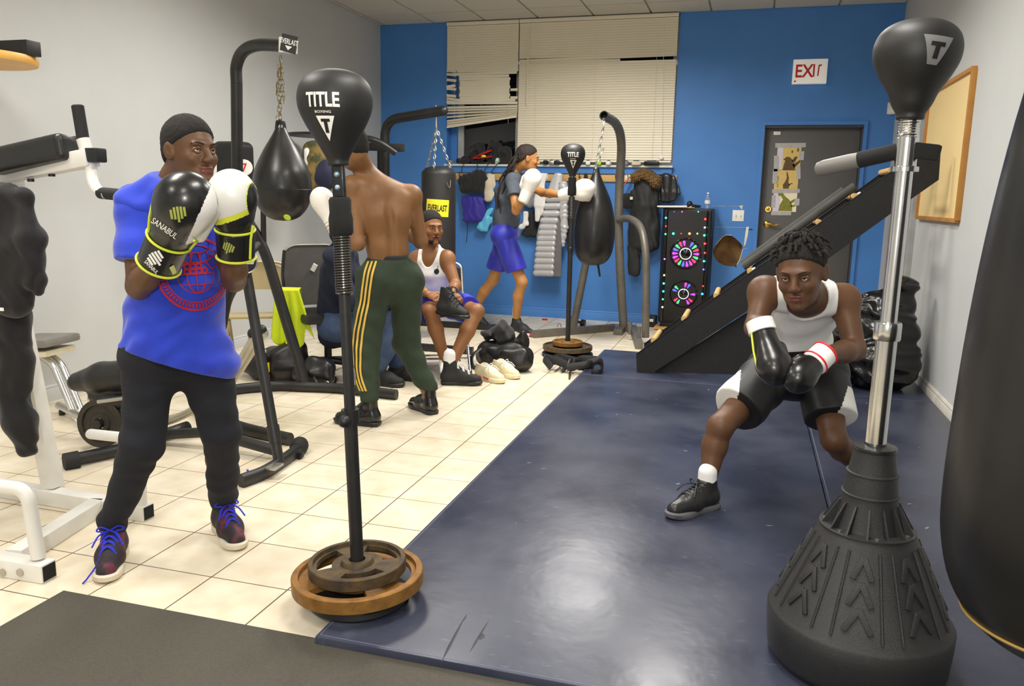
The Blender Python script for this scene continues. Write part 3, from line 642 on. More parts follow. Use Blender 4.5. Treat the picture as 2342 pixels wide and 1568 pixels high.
for i in range(len(ctr)): 
    w_ = .075 + .03 * i / len(ctr); s_.cone(ctr[i] - V((w_, 0, 0)), ctr[i] + V((w_ * .8, 0, .004)), .036, k=.006)
sdf_obj('quilted_panel', s_, m_silver, t, .007)
s_ = SDF(); s_.chain([P(1288, 420, 6.53), P(1290, 520, 6.53), P(1284, 560, 6.53)], [.05, .045, .04], flat=.6, side=(1, 0, 0)); sdf_obj('sleeve', s_.disp(fold(.008, (0, 0, 1), 50, 2)), m_silver, t, .008)
s_ = SDF(); s_.chain([P(1276, 500, 6.50), P(1276, 560, 6.50), P(1274, 630, 6.50)], [.02, .045, .05], flat=.35, side=(1, 0, 0)); sdf_obj('lining', s_, m_lining, t, .007)
cloth('hanging_hoodie', 'black hooded top hanging behind the middle teardrop bag', 'hoodie', m_cblack, [[(1341, 398, .02), (1338, 430, .06), (1335, 500, .10)], [(1310, 460, .06), (1308, 560, .05)]], .5, seed=11, Y=6.60)
t, o = cloth('shoulder_bag', 'small black shoulder bag on a red strap by the parka', 'bag', m_cblack, [[(1436, 452, .10), (1437, 468, .09)]], .5, seed=12, amp=.004)
MB().beam(P(1424, 428, 6.56), P(1441, 404, 6.60), .008, .022, up=(0, 1, 0), bev=.001).build('strap', m_red, t); MB().box(P(1444, 453, 6.50), (.03, .003, .03)).build('badge', m_wht, t)
t, o = cloth('parka', 'long black parka with brown fur hood trim hanging on the rail', 'coat', m_parka, [[(1474, 412, .11), (1474, 470, .14), (1476, 560, .15)], [(1458, 440, .07), (1451, 530, .07), (1450, 625, .065)], [(1494, 440, .05), (1494, 560, .06)]], .5, h=.009, amp=.008, seed=13)
s_ = SDF(); s_.chain(arc([P(1452, 406, 6.50), P(1472, 396, 6.49), P(1494, 410, 6.49), P(1500, 420, 6.50)], 4), [.045] * 13, k=.02); s_.disp(wob(.012, 160, 3)); sdf_obj('fur_trim', s_, m_fur, t, .006)
s_ = SDF(); s_.ell(P(1478, 398, 6.56), (.10, .06, .05)); sdf_obj('hood', s_, m_parka, t, .009)
cloth('leather_jacket', 'crumpled black leather jacket at the right end of the rail', 'jacket', m_leather, [[(1525, 405, .08), (1528, 440, .09), (1526, 456, .07)], [(1536, 410, .05), (1545, 442, .04)]], .5, seed=14, amp=.014, f=55)
# wire hangers poking out over the rail
for k, (a, b, c) in enumerate([((1055, 398), (1058, 380), (1064, 371)), ((1092, 398), (1092, 378), (1091, 371)), ((1105, 396), (1114, 378), (1120, 372)), ((1122, 394), (1136, 376), (1142, 372)), ((1068, 500), (1069, 525), (1067, 555))]):
    tag(MB().tube([P(*a, 6.57), P(*b, 6.60), P(*c, 6.62)], .004, 6).build('wire_hanger' if k < 4 else 'drawstring', m_black), ['thin black wire hanger hook over the rail, leftmost', 'thin black wire hanger hook above the blue shorts', 'slanted black wire hanger hook between shorts and beige shirt', 'slanted black wire hanger hook above the beige shirt', 'thin dark drawstring hanging below the blue shorts'][k], 'hanger' if k < 4 else 'cord')
# gear heaped on the sill
def lump(name, label, cat, mat, px, r, Y, h=.008, seed=0, amp=.012, group=None, R=None, z=None):
    c = P(px[0], px[1], Y); s_ = SDF().ell(c, r, R); s_.disp(wob(amp, 30, seed)); t = thing(name, label, cat, (c.x, c.y, c.z - r[2]), group); sdf_obj('body', s_, mat, t, h); return t
zs = WZ0 + .015
for (n_, lb, ct, mt, px, r, sd) in [('black_cap', 'black cap at the left end of the window sill', 'cap', m_cblack, (1062, 358), (.09, .07, .045), 1), ('headguard', 'black sparring headguard on the sill under the broken blind', 'headguard', m_cblack, (1092, 340), (.09, .08, .13), 2), ('headguard', 'taller black padded headguard in the middle of the sill', 'headguard', m_cblack, (1128, 338), (.09, .08, .15), 3), ('headguard', 'black padded headguard behind the braided man', 'headguard', m_cblack, (1156, 346), (.08, .08, .10), 4), ('hand_wrap_roll', 'pale mint cloth bundle on the sill', 'cloth', M('mint_cloth', (196, 224, 206), .8), (1136, 361), (.05, .05, .05), 5)]:
    c = P(px[0], px[1], 6.66); r = list(r); zc = zs + r[2] * .92
    s_ = SDF().ell((c.x, 6.67, zc), r); s_.disp(wob(.012, 30, sd)); 
    if n_ == 'headguard': s_.sub((c.x, 6.58, zc - r[2] * .15), (r[0] * .5, .05, r[2] * .5))
    t = thing(n_, lb, ct, (c.x, 6.67, zs), 'gear on the window sill'); sdf_obj('shell', s_, mt, t, .008)
t = thing('focus_paddle', 'red and yellow curved paddle lying on the sill', 'paddle', (P(1105, 358, 6.60).x, 6.60, zs), 'gear on the window sill')
MB().tube(arc([P(1082, 362, 6.59), P(1102, 352, 6.58), P(1124, 344, 6.60)], 6), [.012] * 4 + [.02] * 9, 10, flat=.5).tube(arc([P(1082, 362, 6.58), P(1105, 360, 6.57), P(1126, 358, 6.59)], 6), .014, 10, flat=.5).build('blade', m_red, t)
MB().ball(P(1106, 357, 6.565), (.03, .012, .014)).build('badge', m_yel, t)
random.seed(3)
for k, (px, w, mt, lb) in enumerate([(1248, .05, m_black, 'small black box on the sill left of the near reflex ball'), (1262, .06, m_steel, 'metal canister on the sill behind the braided man'), (1274, .06, m_black, 'black case on the sill close to the far reflex ball'), (1345, .05, m_wht, 'white tub on the sill left of the neon item'), (1370, .05, M('neon_green', (160, 214, 40), .5), 'neon green hand gripper on the sill behind the chain'), (1392, .05, m_wht, 'white tube on the sill right of the neon item'), (1432, .05, m_cgrey, 'grey pouch on the sill by the stand post'), (1455, .10, m_cbeige, 'rolled beige towel on the sill'), (1490, .16, m_black, 'long black roll lying at the right end of the sill'), (1030, .05, m_cgrey, 'crumpled pale wrapper at the left end of the sill')]):
    c = P(px, 372, 6.60); z_ = zs
    t = thing('sill_item', lb, 'gear', (c.x, 6.60, z_), 'gear on the window sill')
    MB().box((c.x, 6.60, z_ + .022), (w, .05, .044), Euler((0, 0, random.uniform(-.4, .4))).to_matrix(), bev=.012).build('body', mt, t); MB().box((c.x, 6.60, z_ + .046), (w * .6, .03, .008), bev=.003).build('cap', m_black if mt != m_black else m_cgrey, t)
# party loudspeaker
sx0, sx1, sy0, sy1, sz0, sz1 = 1.475, 1.99, 6.32, 6.63, .075, 1.275
t = thing('party_speaker', 'tall black party loudspeaker with coloured lights against the blue wall', 'speaker', (1.73, 6.45, 0.03))
MB().box(((sx0 + sx1) / 2, (sy0 + sy1) / 2 + .01, (sz0 + sz1) / 2), (sx1 - sx0, sy1 - sy0 - .02, sz1 - sz0), bev=.02).build('cabinet', m_black, t)
m_gloss = M('gloss_black', (14, 14, 15), 0.15, coat=.5)
MB().box(((sx0 + sx1) / 2, sy0 - .002, (sz0 + sz1) / 2), (sx1 - sx0 - .12, .02, sz1 - sz0 - .06), bev=.008).build('grille', M('speaker_grille', (20, 19, 20), .6, bump=.6, bscale=400), t)
for x in (sx0 + .035, sx1 - .035): MB().cyl((x, sy0 + .01, sz0 + .02), (x, sy0 + .01, sz1 - .02), .028, n=16).build('light_column', m_gloss, t)
MB().box(((sx0 + sx1) / 2, 6.47, .052), (sx1 - sx0 - .06, .24, .045), bev=.006).build('foot_plinth', m_black, t)
LED = {}
def led_mat(c, s_=6.0):
    k = (c, s_)
    if k not in LED: LED[k] = M('led_%d' % len(LED), c, .3, emit=s_)
    return LED[k]
cy, gr, rd, pu, bl, wt, orr, ye = (40, 220, 255), (60, 255, 190), (255, 50, 50), (220, 80, 255), (60, 90, 255), (220, 245, 255), (255, 130, 70), (220, 255, 130)
yl = sy0 - .02
for (x, y, c, r) in [(1523, 498, cy, 3.5), (1523, 517, rd, 2.5), (1522, 535, gr, 3), (1540, 534, gr, 4), (1558, 534, rd, 2), (1577, 534, orr, 4), (1595, 534, ye, 2.5), (1613, 501, rd, 3.5), (1612, 520, wt, 3), (1611, 538, gr, 3.5), (1612, 557, rd, 3.5), (1612, 578, rd, 3), (1610, 597, cy, 3.5), (1609, 616, bl, 3), (1520, 592, pu, 3), (1519, 629, ye, 3), (1518, 648, gr, 3.5), (1517, 666, cy, 3.5), (1516, 684, gr, 3), (1515, 702, wt, 3), (1608, 654, rd, 2.5), (1606, 672, cy, 3.5), (1560, 484, pu, 2), (1597, 484, gr, 2), (1542, 484, bl, 1.5)]:
    c_ = P(x, y, yl); MB().ball((c_.x, yl, c_.z), (r * .0030, .005, r * .0030), 6).build('led', led_mat(c, 7), t)
for (px, py, rr, petals) in [(1568, 580, .135, 18), (1563, 672, .12, 18)]:
    c_ = P(px, py, yl)
    MB().lathe([(rr * .40, 0), (rr * .415, .005), (rr * .435, .005), (rr * .45, 0)], 40, WALLM(c_.x, yl + .003, c_.z)).build('light_ring', led_mat((235, 225, 255), 2.2), t)
    MB().lathe([(0.0, .012), (rr * .3, .008), (rr * .42, 0)], 32, WALLM(c_.x, yl + .004, c_.z)).build('cone_cap', m_gloss, t)
    MB().lathe([(rr * 1.1, 0), (rr * 1.14, .008), (rr * 1.2, 0)], 40, WALLM(c_.x, yl + .006, c_.z)).build('woofer_rim', m_gloss, t)
    for k in range(petals):
        a = 2 * math.pi * k / petals
        if py > 600 and k % 4 in (1, 2) : continue
        if py < 600 and k in (4,): continue
        col = [(200, 60, 255), (80, 90, 255), (255, 50, 90), (230, 60, 235), (70, 200, 120)][(k * 2) % 5]
        MB().add([(rr * r_ * math.cos(a + d), rr * r_ * math.sin(a + d), 0) for r_, d in ((.60, -.06), (.95, -.12), (1.03, 0), (.95, .12), (.60, .06))], [(0, 1, 2, 3, 4)], 0, False, WALLM(c_.x, yl + .001, c_.z)).build('light_petal', led_mat(col, 1.5), t)
t = thing('clipboard', 'wooden clipboard with white papers lying on the loudspeaker', 'clipboard', (1.60, 6.42, sz1)); cz = sz1
MB().box((1.61, 6.43, cz + .005), (.36, .24, .008), Euler((0, 0, .08)).to_matrix(), bev=.002).build('board', m_pine, t); MB().box((1.565, 6.41, cz + .016), (.30, .235, .014), Euler((0, -.02, .04)).to_matrix()).build('paper', m_wht, t); MB().box((1.75, 6.43, cz + .015), (.03, .10, .012), bev=.004).build('clip', m_steel, t)
t = thing('microphone', 'black ball-headed microphone on the loudspeaker top', 'microphone', (1.74, 6.40, cz + .009)); MB().ball((1.74, 6.40, cz + .042), (.03, .03, .033)).build('mic_head', m_black, t); MB().tube([(1.755, 6.40, cz + .025), (1.85, 6.42, cz + .02)], [.018, .013], 12).build('mic_grip', m_black, t)
t = thing('water_bottle', 'small clear water bottle on the right of the loudspeaker', 'bottle', (1.915, 6.50, cz)); m_clear = M('clear_plastic', (220, 232, 240), .08, trans=.85, spec=.5)
MB().lathe([(0, 0), (.026, 0), (.030, .01), (.027, .04), (.030, .05), (.027, .08), (.030, .09), (.022, .125), (.011, .14), (.011, .15)], 20, Matrix.Translation((1.915, 6.50, cz))).build('bottle_body', m_clear, t); MB().cyl((1.915, 6.50, cz + .15), (1.915, 6.50, cz + .165), .013, n=16).build('bottle_cap', m_wht, t); MB().lathe([(.0302, .05), (.0302, .085)], 20, Matrix.Translation((1.915, 6.50, cz))).build('bottle_label', m_wht, t)
# low plank, small boxes by the speaker foot
t = thing('floor_dolly', 'low wooden dolly under the loudspeaker', 'dolly', (1.73, 6.40, 0)); MB().box((1.73, 6.42, .018), (.56, .34, .02), bev=.003).build('deck', m_pine, t)
for a in (-.2, .2):
    for b in (-.1, .1): MB().cyl((1.73 + a - .01, 6.42 + b, .008), (1.73 + a + .01, 6.42 + b, .008), .008, n=12).build('caster', m_black, t)
t = thing('power_box', 'small black power box on the floor beside the loudspeaker', 'box', (1.40, 6.50, 0)); MB().box((1.40, 6.50, .06), (.10, .16, .12), bev=.012).build('case', m_black, t); MB().box((1.40, 6.418, .075), (.05, .004, .03)).build('sticker', m_wht, t)
# wall-hung speed bag platform seen at the top left corner
t = thing('speed_bag_platform', 'round wooden speed bag platform on a black bracket at upper left', 'platform', (-1.6, 1.16, 1.9))
PC = V((-1.575, 1.16, 1.985))
MB().lathe([(0, 0), (.285, 0), (.29, .012), (.29, .028), (.285, .04), (0, .04)], 48, Matrix.Translation(PC)).build('platform_disc', M('plywood_edge', (222, 172, 88), .45, col2=(204, 150, 66), vscale=10), t)
MB().beam((XL, PC.y + .10, PC.z + .078), (PC.x + .285, PC.y + .10, PC.z + .078), .09, .075, bev=.004).build('bracket_arm', m_black, t)
MB().box((XL + .02, PC.y, PC.z), (.04, .5, .5), bev=.005).build('wall_plate', m_black, t)
# ------------------------------------------------------------------ mats
MT = 0.036
def vinyl():
    m = M('navy_vinyl', (44, 48, 66), 0.34, col2=(66, 70, 86), vscale=2.2, vmix=.9, bump=.45, bscale=9, world=True, rvar=.18, detail=6)
    nt = m.node_tree; b = nt.nodes['Principled BSDF']; old = b.inputs['Base Color'].links[0].from_socket
    g = nt.nodes.new('ShaderNodeNewGeometry'); mp = nt.nodes.new('ShaderNodeMapping'); mp.inputs['Scale'].default_value = (5, 16, 1); nt.links.new(g.outputs['Position'], mp.inputs['Vector'])
    n = nt.nodes.new('ShaderNodeTexNoise'); n.inputs['Scale'].default_value = 2.5; n.inputs['Detail'].default_value = 10; n.inputs['Roughness'].default_value = .7; nt.links.new(mp.outputs[0], n.inputs['Vector'])
    r = nt.nodes.new('ShaderNodeMapRange'); r.inputs['From Min'].default_value = .60; r.inputs['From Max'].default_value = .72; r.inputs['To Max'].default_value = .55; nt.links.new(n.outputs['Fac'], r.inputs['Value'])
    mx = nt.nodes.new('ShaderNodeMix'); mx.data_type = 'RGBA'; mx.inputs['B'].default_value = srgb((110, 114, 128)); nt.links.new(old, mx.inputs['A']); nt.links.new(r.outputs[0], mx.inputs['Factor']); nt.links.new(mx.outputs['Result'], b.inputs['Base Color'])
    return m
m_vinyl = vinyl(); m_seam = M('mat_stitching', (92, 96, 122), .6)
def mat_obj(name, label, x0, x1, y0, y1):
    t = thing(name, label, 'mat', ((x0 + x1) / 2, (y0 + y1) / 2, 0), 'navy gym mats')
    MB().box(((x0 + x1) / 2, (y0 + y1) / 2, MT / 2), (x1 - x0, y1 - y0, MT), bev=.006).build('padding', m_vinyl, t)
    for a, b in (((x0 + .012, y0 + .012), (x1 - .012, y0 + .012)), ((x0 + .012, y0 + .012), (x0 + .012, y1 - .012))): MB().beam((*a, MT), (*b, MT), .003, .0012, bev=0).build('stitching', m_seam, t)
    return t
mat_obj('gym_mat', 'long navy vinyl mat along the tiled floor, scuffed', 1.187, 2.768, -.29, 3.63)
mat_obj('gym_mat', 'long navy vinyl mat along the right wall, under the large plastic base', 2.772, 3.632, -.29, 3.63)
mat_obj('gym_mat', 'short navy mat across the far end, under the slanted rack', 1.187, 3.632, 3.634, 4.74)
tag(MB().box((1.9, -1.26, .006), (3.36, 2.0, .012), bev=.002).build('rubber_mat', M('black_rubber', (66, 62, 54), .75, col2=(84, 80, 68), vscale=140, bump=.3, bscale=200, world=True)), 'dark grey rubber floor mat in the near left foreground', 'mat')
gm = bpy.data.objects['gym_mat']; m_crease = M('mat_crease', (22, 24, 34), .5)
for a, b, w_ in (((1010, 1512), (1062, 1412), .010), ((1075, 1490), (1118, 1418), .008), ((1060, 1420), (1068, 1404), .006), ((1098, 1462), (1104, 1448), .022)):
    q0, q1 = G(*a, MT), G(*b, MT); MB().tube([q0, q0.lerp(q1, .3), q0.lerp(q1, .7), q1], [w_ * .1, w_ * .5, w_ * .4, w_ * .1], 6, flat=.12, side=(CR.x, CR.y, 0)).build('crease', m_crease, gm)
random.seed(21)
m_fleck = M('scuff_fleck', (112, 115, 128), .6)
for k in range(30):
    x_, y_ = random.uniform(1.3, 3.4), random.uniform(.5, 3.5); r_ = random.uniform(.003, .010)
    if abs(x_ - 2.77) < .03: x_ += .06
    a_ = random.uniform(0, 3.1); pts_ = [(r_ * (1.8 * math.cos(t_) * random.uniform(.5, 1.2)), r_ * .6 * math.sin(t_) * random.uniform(.5, 1.2)) for t_ in [2 * math.pi * i / 9 for i in range(9)]]
    MB().prism(pts_, .0006, Matrix.Translation((x_, y_, MT)) @ Matrix.Rotation(a_, 4, 'Z')).build('scuff', m_fleck, gm if x_ < 2.77 else bpy.data.objects['gym_mat.001'])
# ------------------------------------------------------------------ reflex ball stands
m_ball = M('matte_black_leather', (26, 26, 26), 0.52, col2=(34, 33, 31), vscale=6, bump=.06, bscale=300)
m_rust = M('gold_cast_iron', (150, 106, 46), .55, .25, col2=(112, 78, 36), vscale=20, vmix=.9, bump=.4, bscale=80)
m_rust2 = M('worn_cast_iron', (96, 76, 46), .6, .3, col2=(58, 52, 44), vscale=24, vmix=1, bump=.5, bscale=80)
m_foam = M('black_foam', (20, 20, 20), .9, bump=.3, bscale=300)
BALL = [(0, 0), (.030, .0), (.033, .02), (.045, .05), (.066, .095), (.090, .145), (.107, .19), (.1135, .225), (.113, .258), (.104, .292), (.086, .318), (.060, .336), (.030, .345), (0, .347)]
def smooth_prof(pr, n=5): return [(q.x, q.y) for q in arc([V((a, b, 0)) for a, b in pr], n)]
def plate(mb, ctr, axis, R, th, hub=.03, slots=3, x=None, lip=.02):
    """cast weight plate: rim, recessed web, hub and through-slots"""
    F = frame(ctr, axis, x)
    mb.lathe([(R - lip, th * .68), (R - lip + .002, th), (R - .003, th), (R, th - .003), (R, .003), (R - .003, 0), (R - lip + .002, 0), (R - lip, th * .32), (R - lip, th * .68)], 64, F)
    mb.lathe([(hub, th), (hub + .02, th), (hub + .028, th * .72), (hub + .028, th * .28), (hub + .02, 0), (hub, 0), (hub, th)], 32, F)
    r0, r1 = hub + .024, R - lip + .002; n = 60
    def rad(a):
        k = (a * slots / (2 * math.pi)) % 1.0
        return .22 < k < .78
    top, bot = th * .68, th * .3; sl0, sl1 = r0 + (r1 - r0) * .34, r0 + (r1 - r0) * .88
    for i in range(n):
        a, b = 2 * math.pi * i / n, 2 * math.pi * (i + 1) / n; segs = [(r0, r1)]
        if slots and rad((a + b) / 2): segs = [(r0, sl0), (sl1, r1)]
        for q0, q1 in segs:
            v = [(q * math.cos(c), q * math.sin(c), z) for z in (top, bot) for q, c in ((q0, a), (q1, a), (q1, b), (q0, b))]
            mb.add(v, [(0, 1, 2, 3), (7, 6, 5, 4), (0, 4, 5, 1), (1, 5, 6, 2), (2, 6, 7, 3), (3, 7, 4, 0)], 0, False, F)
    return mb
def reflex_stand(label, base, axis, zs_, bk, facing, base_r=.21):
    """zs_: heights along the axis: collar, spring bottom, spring top, foam bottom, foam top, neck top"""
    A = V(axis).normalized(); base = V(base); at = lambda s_: base + A * s_
    t = thing('reflex_ball_stand', label, 'punching ball', base, 'reflex ball stands')
    col, s0, s1, f0, f1, nk = zs_
    B_ = MB().lathe([(0, 0), (base_r, 0), (base_r + .004, .006), (base_r, .022), (base_r * .8, .034), (.05, .05), (0, .05)], 48, frame(base, A)).build('base', m_black, t)
    MB().cyl(at(.03), at(col), .0215, n=20).build('lower_tube', m_blacksteel, t)
    MB().cyl(at(col - .05), at(s0), .0175, n=20).build('upper_tube', m_blacksteel, t)
    MB().cyl(at(col - .03), at(col + .015), .028, n=20).build('collar', m_black, t)
    k = at(col - .01); d = (V(facing) * 1.0).normalized()
    MB().cyl(k, k + d * .055, .010, n=12).ball(k + d * .055, (.020, .020, .020), 8).build('knob', m_black, t)
    n = 22; pts = []
    for i in range(n * 10 + 1):
        a = i / 10 * 2 * math.pi; F = basis(A); pts.append(at(s0 + (s1 - s0) * i / (n * 10)) + F @ V((math.cos(a) * .0235, math.sin(a) * .0235, 0)))
    MB().tube(pts, .0042, 6).build('spring', M('black_spring', (96, 94, 90), .25, .9), t)
    MB().cyl(at(s0 - .01), at(s1 + .02), .016, n=16).build('spring_core', m_black, t)
    MB().lathe([(0, 0), (.03, 0), (.036, .008), (.037, .05), (.033, (f1 - f0) * .6), (.034, f1 - f0 - .01), (.028, f1 - f0), (0, f1 - f0)], 32, frame(at(f0), A)).build('foam_sleeve', m_foam, t)
    X = V(facing).normalized()
    nb = MB(); R = basis(A, A.cross(X)); nb.box(at((f1 + nk) / 2 + .01), (.036, .030, nk - f1 + .03), R, bev=.006); nb.build('neck_plate', m_gloss, t)
    for h_ in (.30, .72):
        c_ = at(f1 + (nk - f1) * h_) + X * .0155; MB().ball(c_, (.0085, .0085, .0085), 8).build('bolt', M('pale_bolt', (150, 176, 200), .3, .6), t)
    bl_ = MB().lathe(smooth_prof([(r * bk[1], z * bk[0]) for r, z in BALL]), 48, frame(at(nk), A)).build('ball', m_ball, t); kb = bk[0]
    c_ = at(nk + .21 * kb); S = basis(X, V((0, 0, 1)).cross(X)); Fm = S.to_4x4(); Fm.translation = c_ + X * .2
    wrap('brand_letters', shift2d(text2d('TITLE', .050 * kb, .030, .74), 0, .012), bl_, Fm, m_wht, bl_)
    wrap('brand_letters_small', shift2d(text2d('BOXING', .0085 * kb, .01, 1.35), 0, -.021), bl_, Fm, m_wht, bl_)
    tri = poly2d([(-.027, .024), (.027, .024), (0, -.044)])
    wrap('brand_triangle', shift2d(tri, .004, -.056), bl_, Fm, m_wht, bl_)
    wrap('brand_initial', shift2d(merge2d(rect2d(.026, .008), shift2d(rect2d(.010, .036), 0, -.016)), .004, -.044), bl_, Fm, m_blk, bl_, lift=.003)
    return t, at
A1 = V((-.034, 0.0, 1)).normalized(); b1 = V((1.205, -.035, .034))
zz = lambda y: (P(795, y, -.035).z - b1.z)
f1_ = (CAM - V((1.14, -.03, 1.5))); f1_.z = 0
t1, at1 = reflex_stand('black reflex ball on a spring pole standing on rusty plates in front', b1, A1, (zz(945), zz(672), zz(540), zz(538), zz(450), zz(378)), (.80, .98), f1_.normalized() + V((-.34, -.10, 0)), base_r=.16)
tp = thing('weight_plate', 'large gold rusty weight plate, lower one on the near ball stand', 'weight plate', at1(.052), 'plates on the near stand'); plate(MB(), at1(.052), A1, .213, .046, slots=3, lip=.024, x=(.9, -.5, 0)).build('casting', m_rust, tp)
tp = thing('weight_plate', 'smaller dark worn weight plate, upper one on the near ball stand', 'weight plate', at1(.099), 'plates on the near stand'); plate(MB(), at1(.099), A1, .158, .040, hub=.027, slots=3, lip=.018, x=(1, .1, 0)).build('casting', m_rust2, tp)
b2 = V((.905, 4.50, .004)); z2 = lambda y: P(1300, y, 4.5).z - b2.z
A2 = V((-.004, 0, 1)).normalized(); f2_ = CAM - b2; f2_.z = 0
t2_, at2 = reflex_stand('black reflex ball on a spring pole beside the man in grey', b2, A2, (z2(565), z2(500), z2(450), z2(447), z2(405), z2(403)), (.77, .90), f2_.normalized(), base_r=.22)
tp = thing('weight_plate', 'wide dark weight plate, lower one on the far ball stand', 'weight plate', at2(.052), 'plates on the far stand'); plate(MB(), at2(.052), A2, .215, .040, slots=0).build('casting', m_rust2, tp)
tp = thing('weight_plate', 'small gold weight plate, upper one on the far ball stand', 'weight plate', at2(.093), 'plates on the far stand'); plate(MB(), at2(.093), A2, .132, .036, slots=0).build('casting', m_rust, tp)
# ------------------------------------------------------------------ large reflex bag with a plastic base, right foreground
c3 = V((2.735, .085, MT)); t = thing('reflex_bag_stand', 'large black plastic reflex bag stand with chrome pole and swinging arm', 'punching bag', c3)
m_base = M('textured_black_plastic', (36, 36, 37), .42, col2=(48, 48, 47), vscale=6, bump=.5, bscale=500)
NB = 40
def fl_(r, z, k): return (r, z)
bm_ = MB().lathe([(0, 0), (.205, 0), (.232, .012), (.244, .035), (.250, .11), (.251, .150), (.246, .158), (.237, .168), (.132, .398), (.128, .406), (.126, .412), (0, .412)], 64, Matrix.Translation(c3)); bm_.build('base_tank', m_base, t)
sl_ = (.132 - .237) / (.398 - .168)
for k in range(8):                                     # flutes and chevron treads moulded on the cone
    a0 = 2 * math.pi * k / 8 - 1.72
    def cp(a, z, off=0.0):
        r = .237 + sl_ * (z - .168) + off; return c3 + V((r * math.cos(a), r * math.sin(a), z))
    for da in (-.30, .30): MB().tube([cp(a0 + da * .92, .178, .001), cp(a0 + da * .92, .388, .001)], .0045, 6).build('flute', m_base, t)
    if k % 1 == 0:
        for j in range(3):
            z = .198 + j * .062; w = .155 * (1 - j * .02)
            for sg in (-1, 1):
                p0, p1 = cp(a0, z + .055, .001), cp(a0 + sg * w, z, .001)
                nrm = V((math.cos(a0), math.sin(a0), .46)).normalized()
                MB().beam(p0, p1, .016, .010, up=nrm, bev=.003).build('tread', m_base, t)
nk_ = MB().lathe([(.128, .412), (.128, .418), (.098, .420), (.075, .49), (.0735, .510), (.0765, .512), (.0765, .516), (.0725, .518), (.066, .570), (.069, .572), (.069, .576), (.064, .578), (.056, .625), (.056, .64), (0, .64)], 48, Matrix.Translation(c3)); nk_.build('neck', m_base, t)
for k in range(14):
    a = 2 * math.pi * k / 14 + .1; d = V((math.cos(a), math.sin(a), 0)); n_ = V((-d.y, d.x, 0)); q = []
    for r, z in ((.075, .490), (.080, .490), (.122, .418), (.092, .418)): q += [c3 + d * r + V((0, 0, z)) + n_ * .003, c3 + d * r + V((0, 0, z)) - n_ * .003]
    MB().add(q, [(0, 2, 4, 6), (1, 7, 5, 3), (0, 1, 3, 2), (2, 3, 5, 4), (4, 5, 7, 6), (6, 7, 1, 0)], 0, False).build('rib', m_base, t)
for k in range(7):
    a = 2 * math.pi * k / 7 + .32; MB().cyl(c3 + V((.112 * math.cos(a), .112 * math.sin(a), .417)), c3 + V((.112 * math.cos(a), .112 * math.sin(a), .422)), .006, n=10).build('bolt', m_steel, t)
AX = (P(2078, 300, .085) - (c3 + V((0, 0, .64)))).normalized(); a3 = lambda s_: c3 + V((0, 0, .64)) + AX * s_
zt = lambda x, y: (P(x, y, .085) - (c3 + V((0, 0, .64)))).dot(AX)
MB().lathe([(0, 0), (.056, 0), (.058, .004), (.056, .012), (.03, .016), (.028, .022), (0, .022)], 40, frame(a3(-.002), AX)).build('cap_disc', M('dull_black_metal', (50, 50, 50), .3, .5), t)
zc_ = zt(2035, 740); zT = zt(2072, 352); zs0, zs1 = zt(2076, 318), zt(2082, 264)
MB().cyl(a3(.01), a3(zc_), .0275, n=24).build('lower_pole', m_chrome, t); MB().cyl(a3(zc_ - .02), a3(zT), .0215, n=24).build('upper_pole', m_chrome, t)
MB().lathe([(.022, 0), (.033, 0), (.035, .004), (.035, .045), (.033, .05), (.022, .05)], 32, frame(a3(zc_ - .045), AX)).build('pole_collar', m_chrome, t)
MB().lathe([(.02, 0), (.034, 0), (.034, .012), (.027, .014), (.027, .085), (.022, .09), (0, .09)], 32, frame(a3(zT - .045), AX)).build('swivel_hub', m_chrome, t)
pts = [a3(zs0 + (zs1 - zs0) * i / 90) + basis(AX) @ V((math.cos(i * .62) * .023, math.sin(i * .62) * .023, 0)) for i in range(91)]
MB().tube(pts, .0042, 8).build('spring', m_chrome, t); MB().cyl(a3(zs0 - .02), a3(zs1 + .02), .014, n=16).build('spring_core', m_steel, t)
h0 = a3(zT + .012); e0 = P(1866, 388, .20); d_ = (e0 - h0)
MB().tube([h0 - d_ * .02, h0 + d_ * .5], [.021, .022], 20).build('arm_foam', m_foam, t); MB().tube([h0 + d_ * .48, h0 + d_ * .6, h0 + d_ * .9, h0 + d_ * .97, h0 + d_ * 1.0], [.020, .022, .022, .019, .010], 20).build('striking_arm', M('grey_pad', (104, 102, 99), .45), t)
cw = P(2150, 350, .06); MB().beam(h0, h0 + (cw - h0) * 1.0, .034, .04, bev=.006).build('counterweight', m_foam, t)
bt = a3(zs1 - .01); bd = (P(2106, 44, .085) - bt).normalized(); sc = (P(2106, 44, .085) - bt).length / .347
B2 = MB().lathe(smooth_prof([(r * (.92 if z > .05 else 1.06), z * sc) for r, z in BALL]), 48, frame(bt, bd)).build('ball', m_ball, t)
fx = (CAM - bt); fx.z = 0; fx = fx.normalized() + V((.42, 0, 0)); fx.normalize(); Fm = basis(fx, V((0, 0, 1)).cross(fx)).to_4x4(); Fm.translation = bt + bd * .155 + fx * .3
trap = poly2d([(-.036, .032), (.036, .032), (.012, -.034), (-.012, -.034)]); Fm = Fm @ Matrix.Rotation(-.12, 4, 'Z')
wrap('brand_triangle', trap, B2, Fm, M('grey_print', (120, 120, 122), .5), B2); wrap('brand_initial', merge2d(shift2d(rect2d(.034, .010), 0, .012), shift2d(rect2d(.012, .03), 0, -.006)), B2, Fm, m_blk, B2, lift=.003)
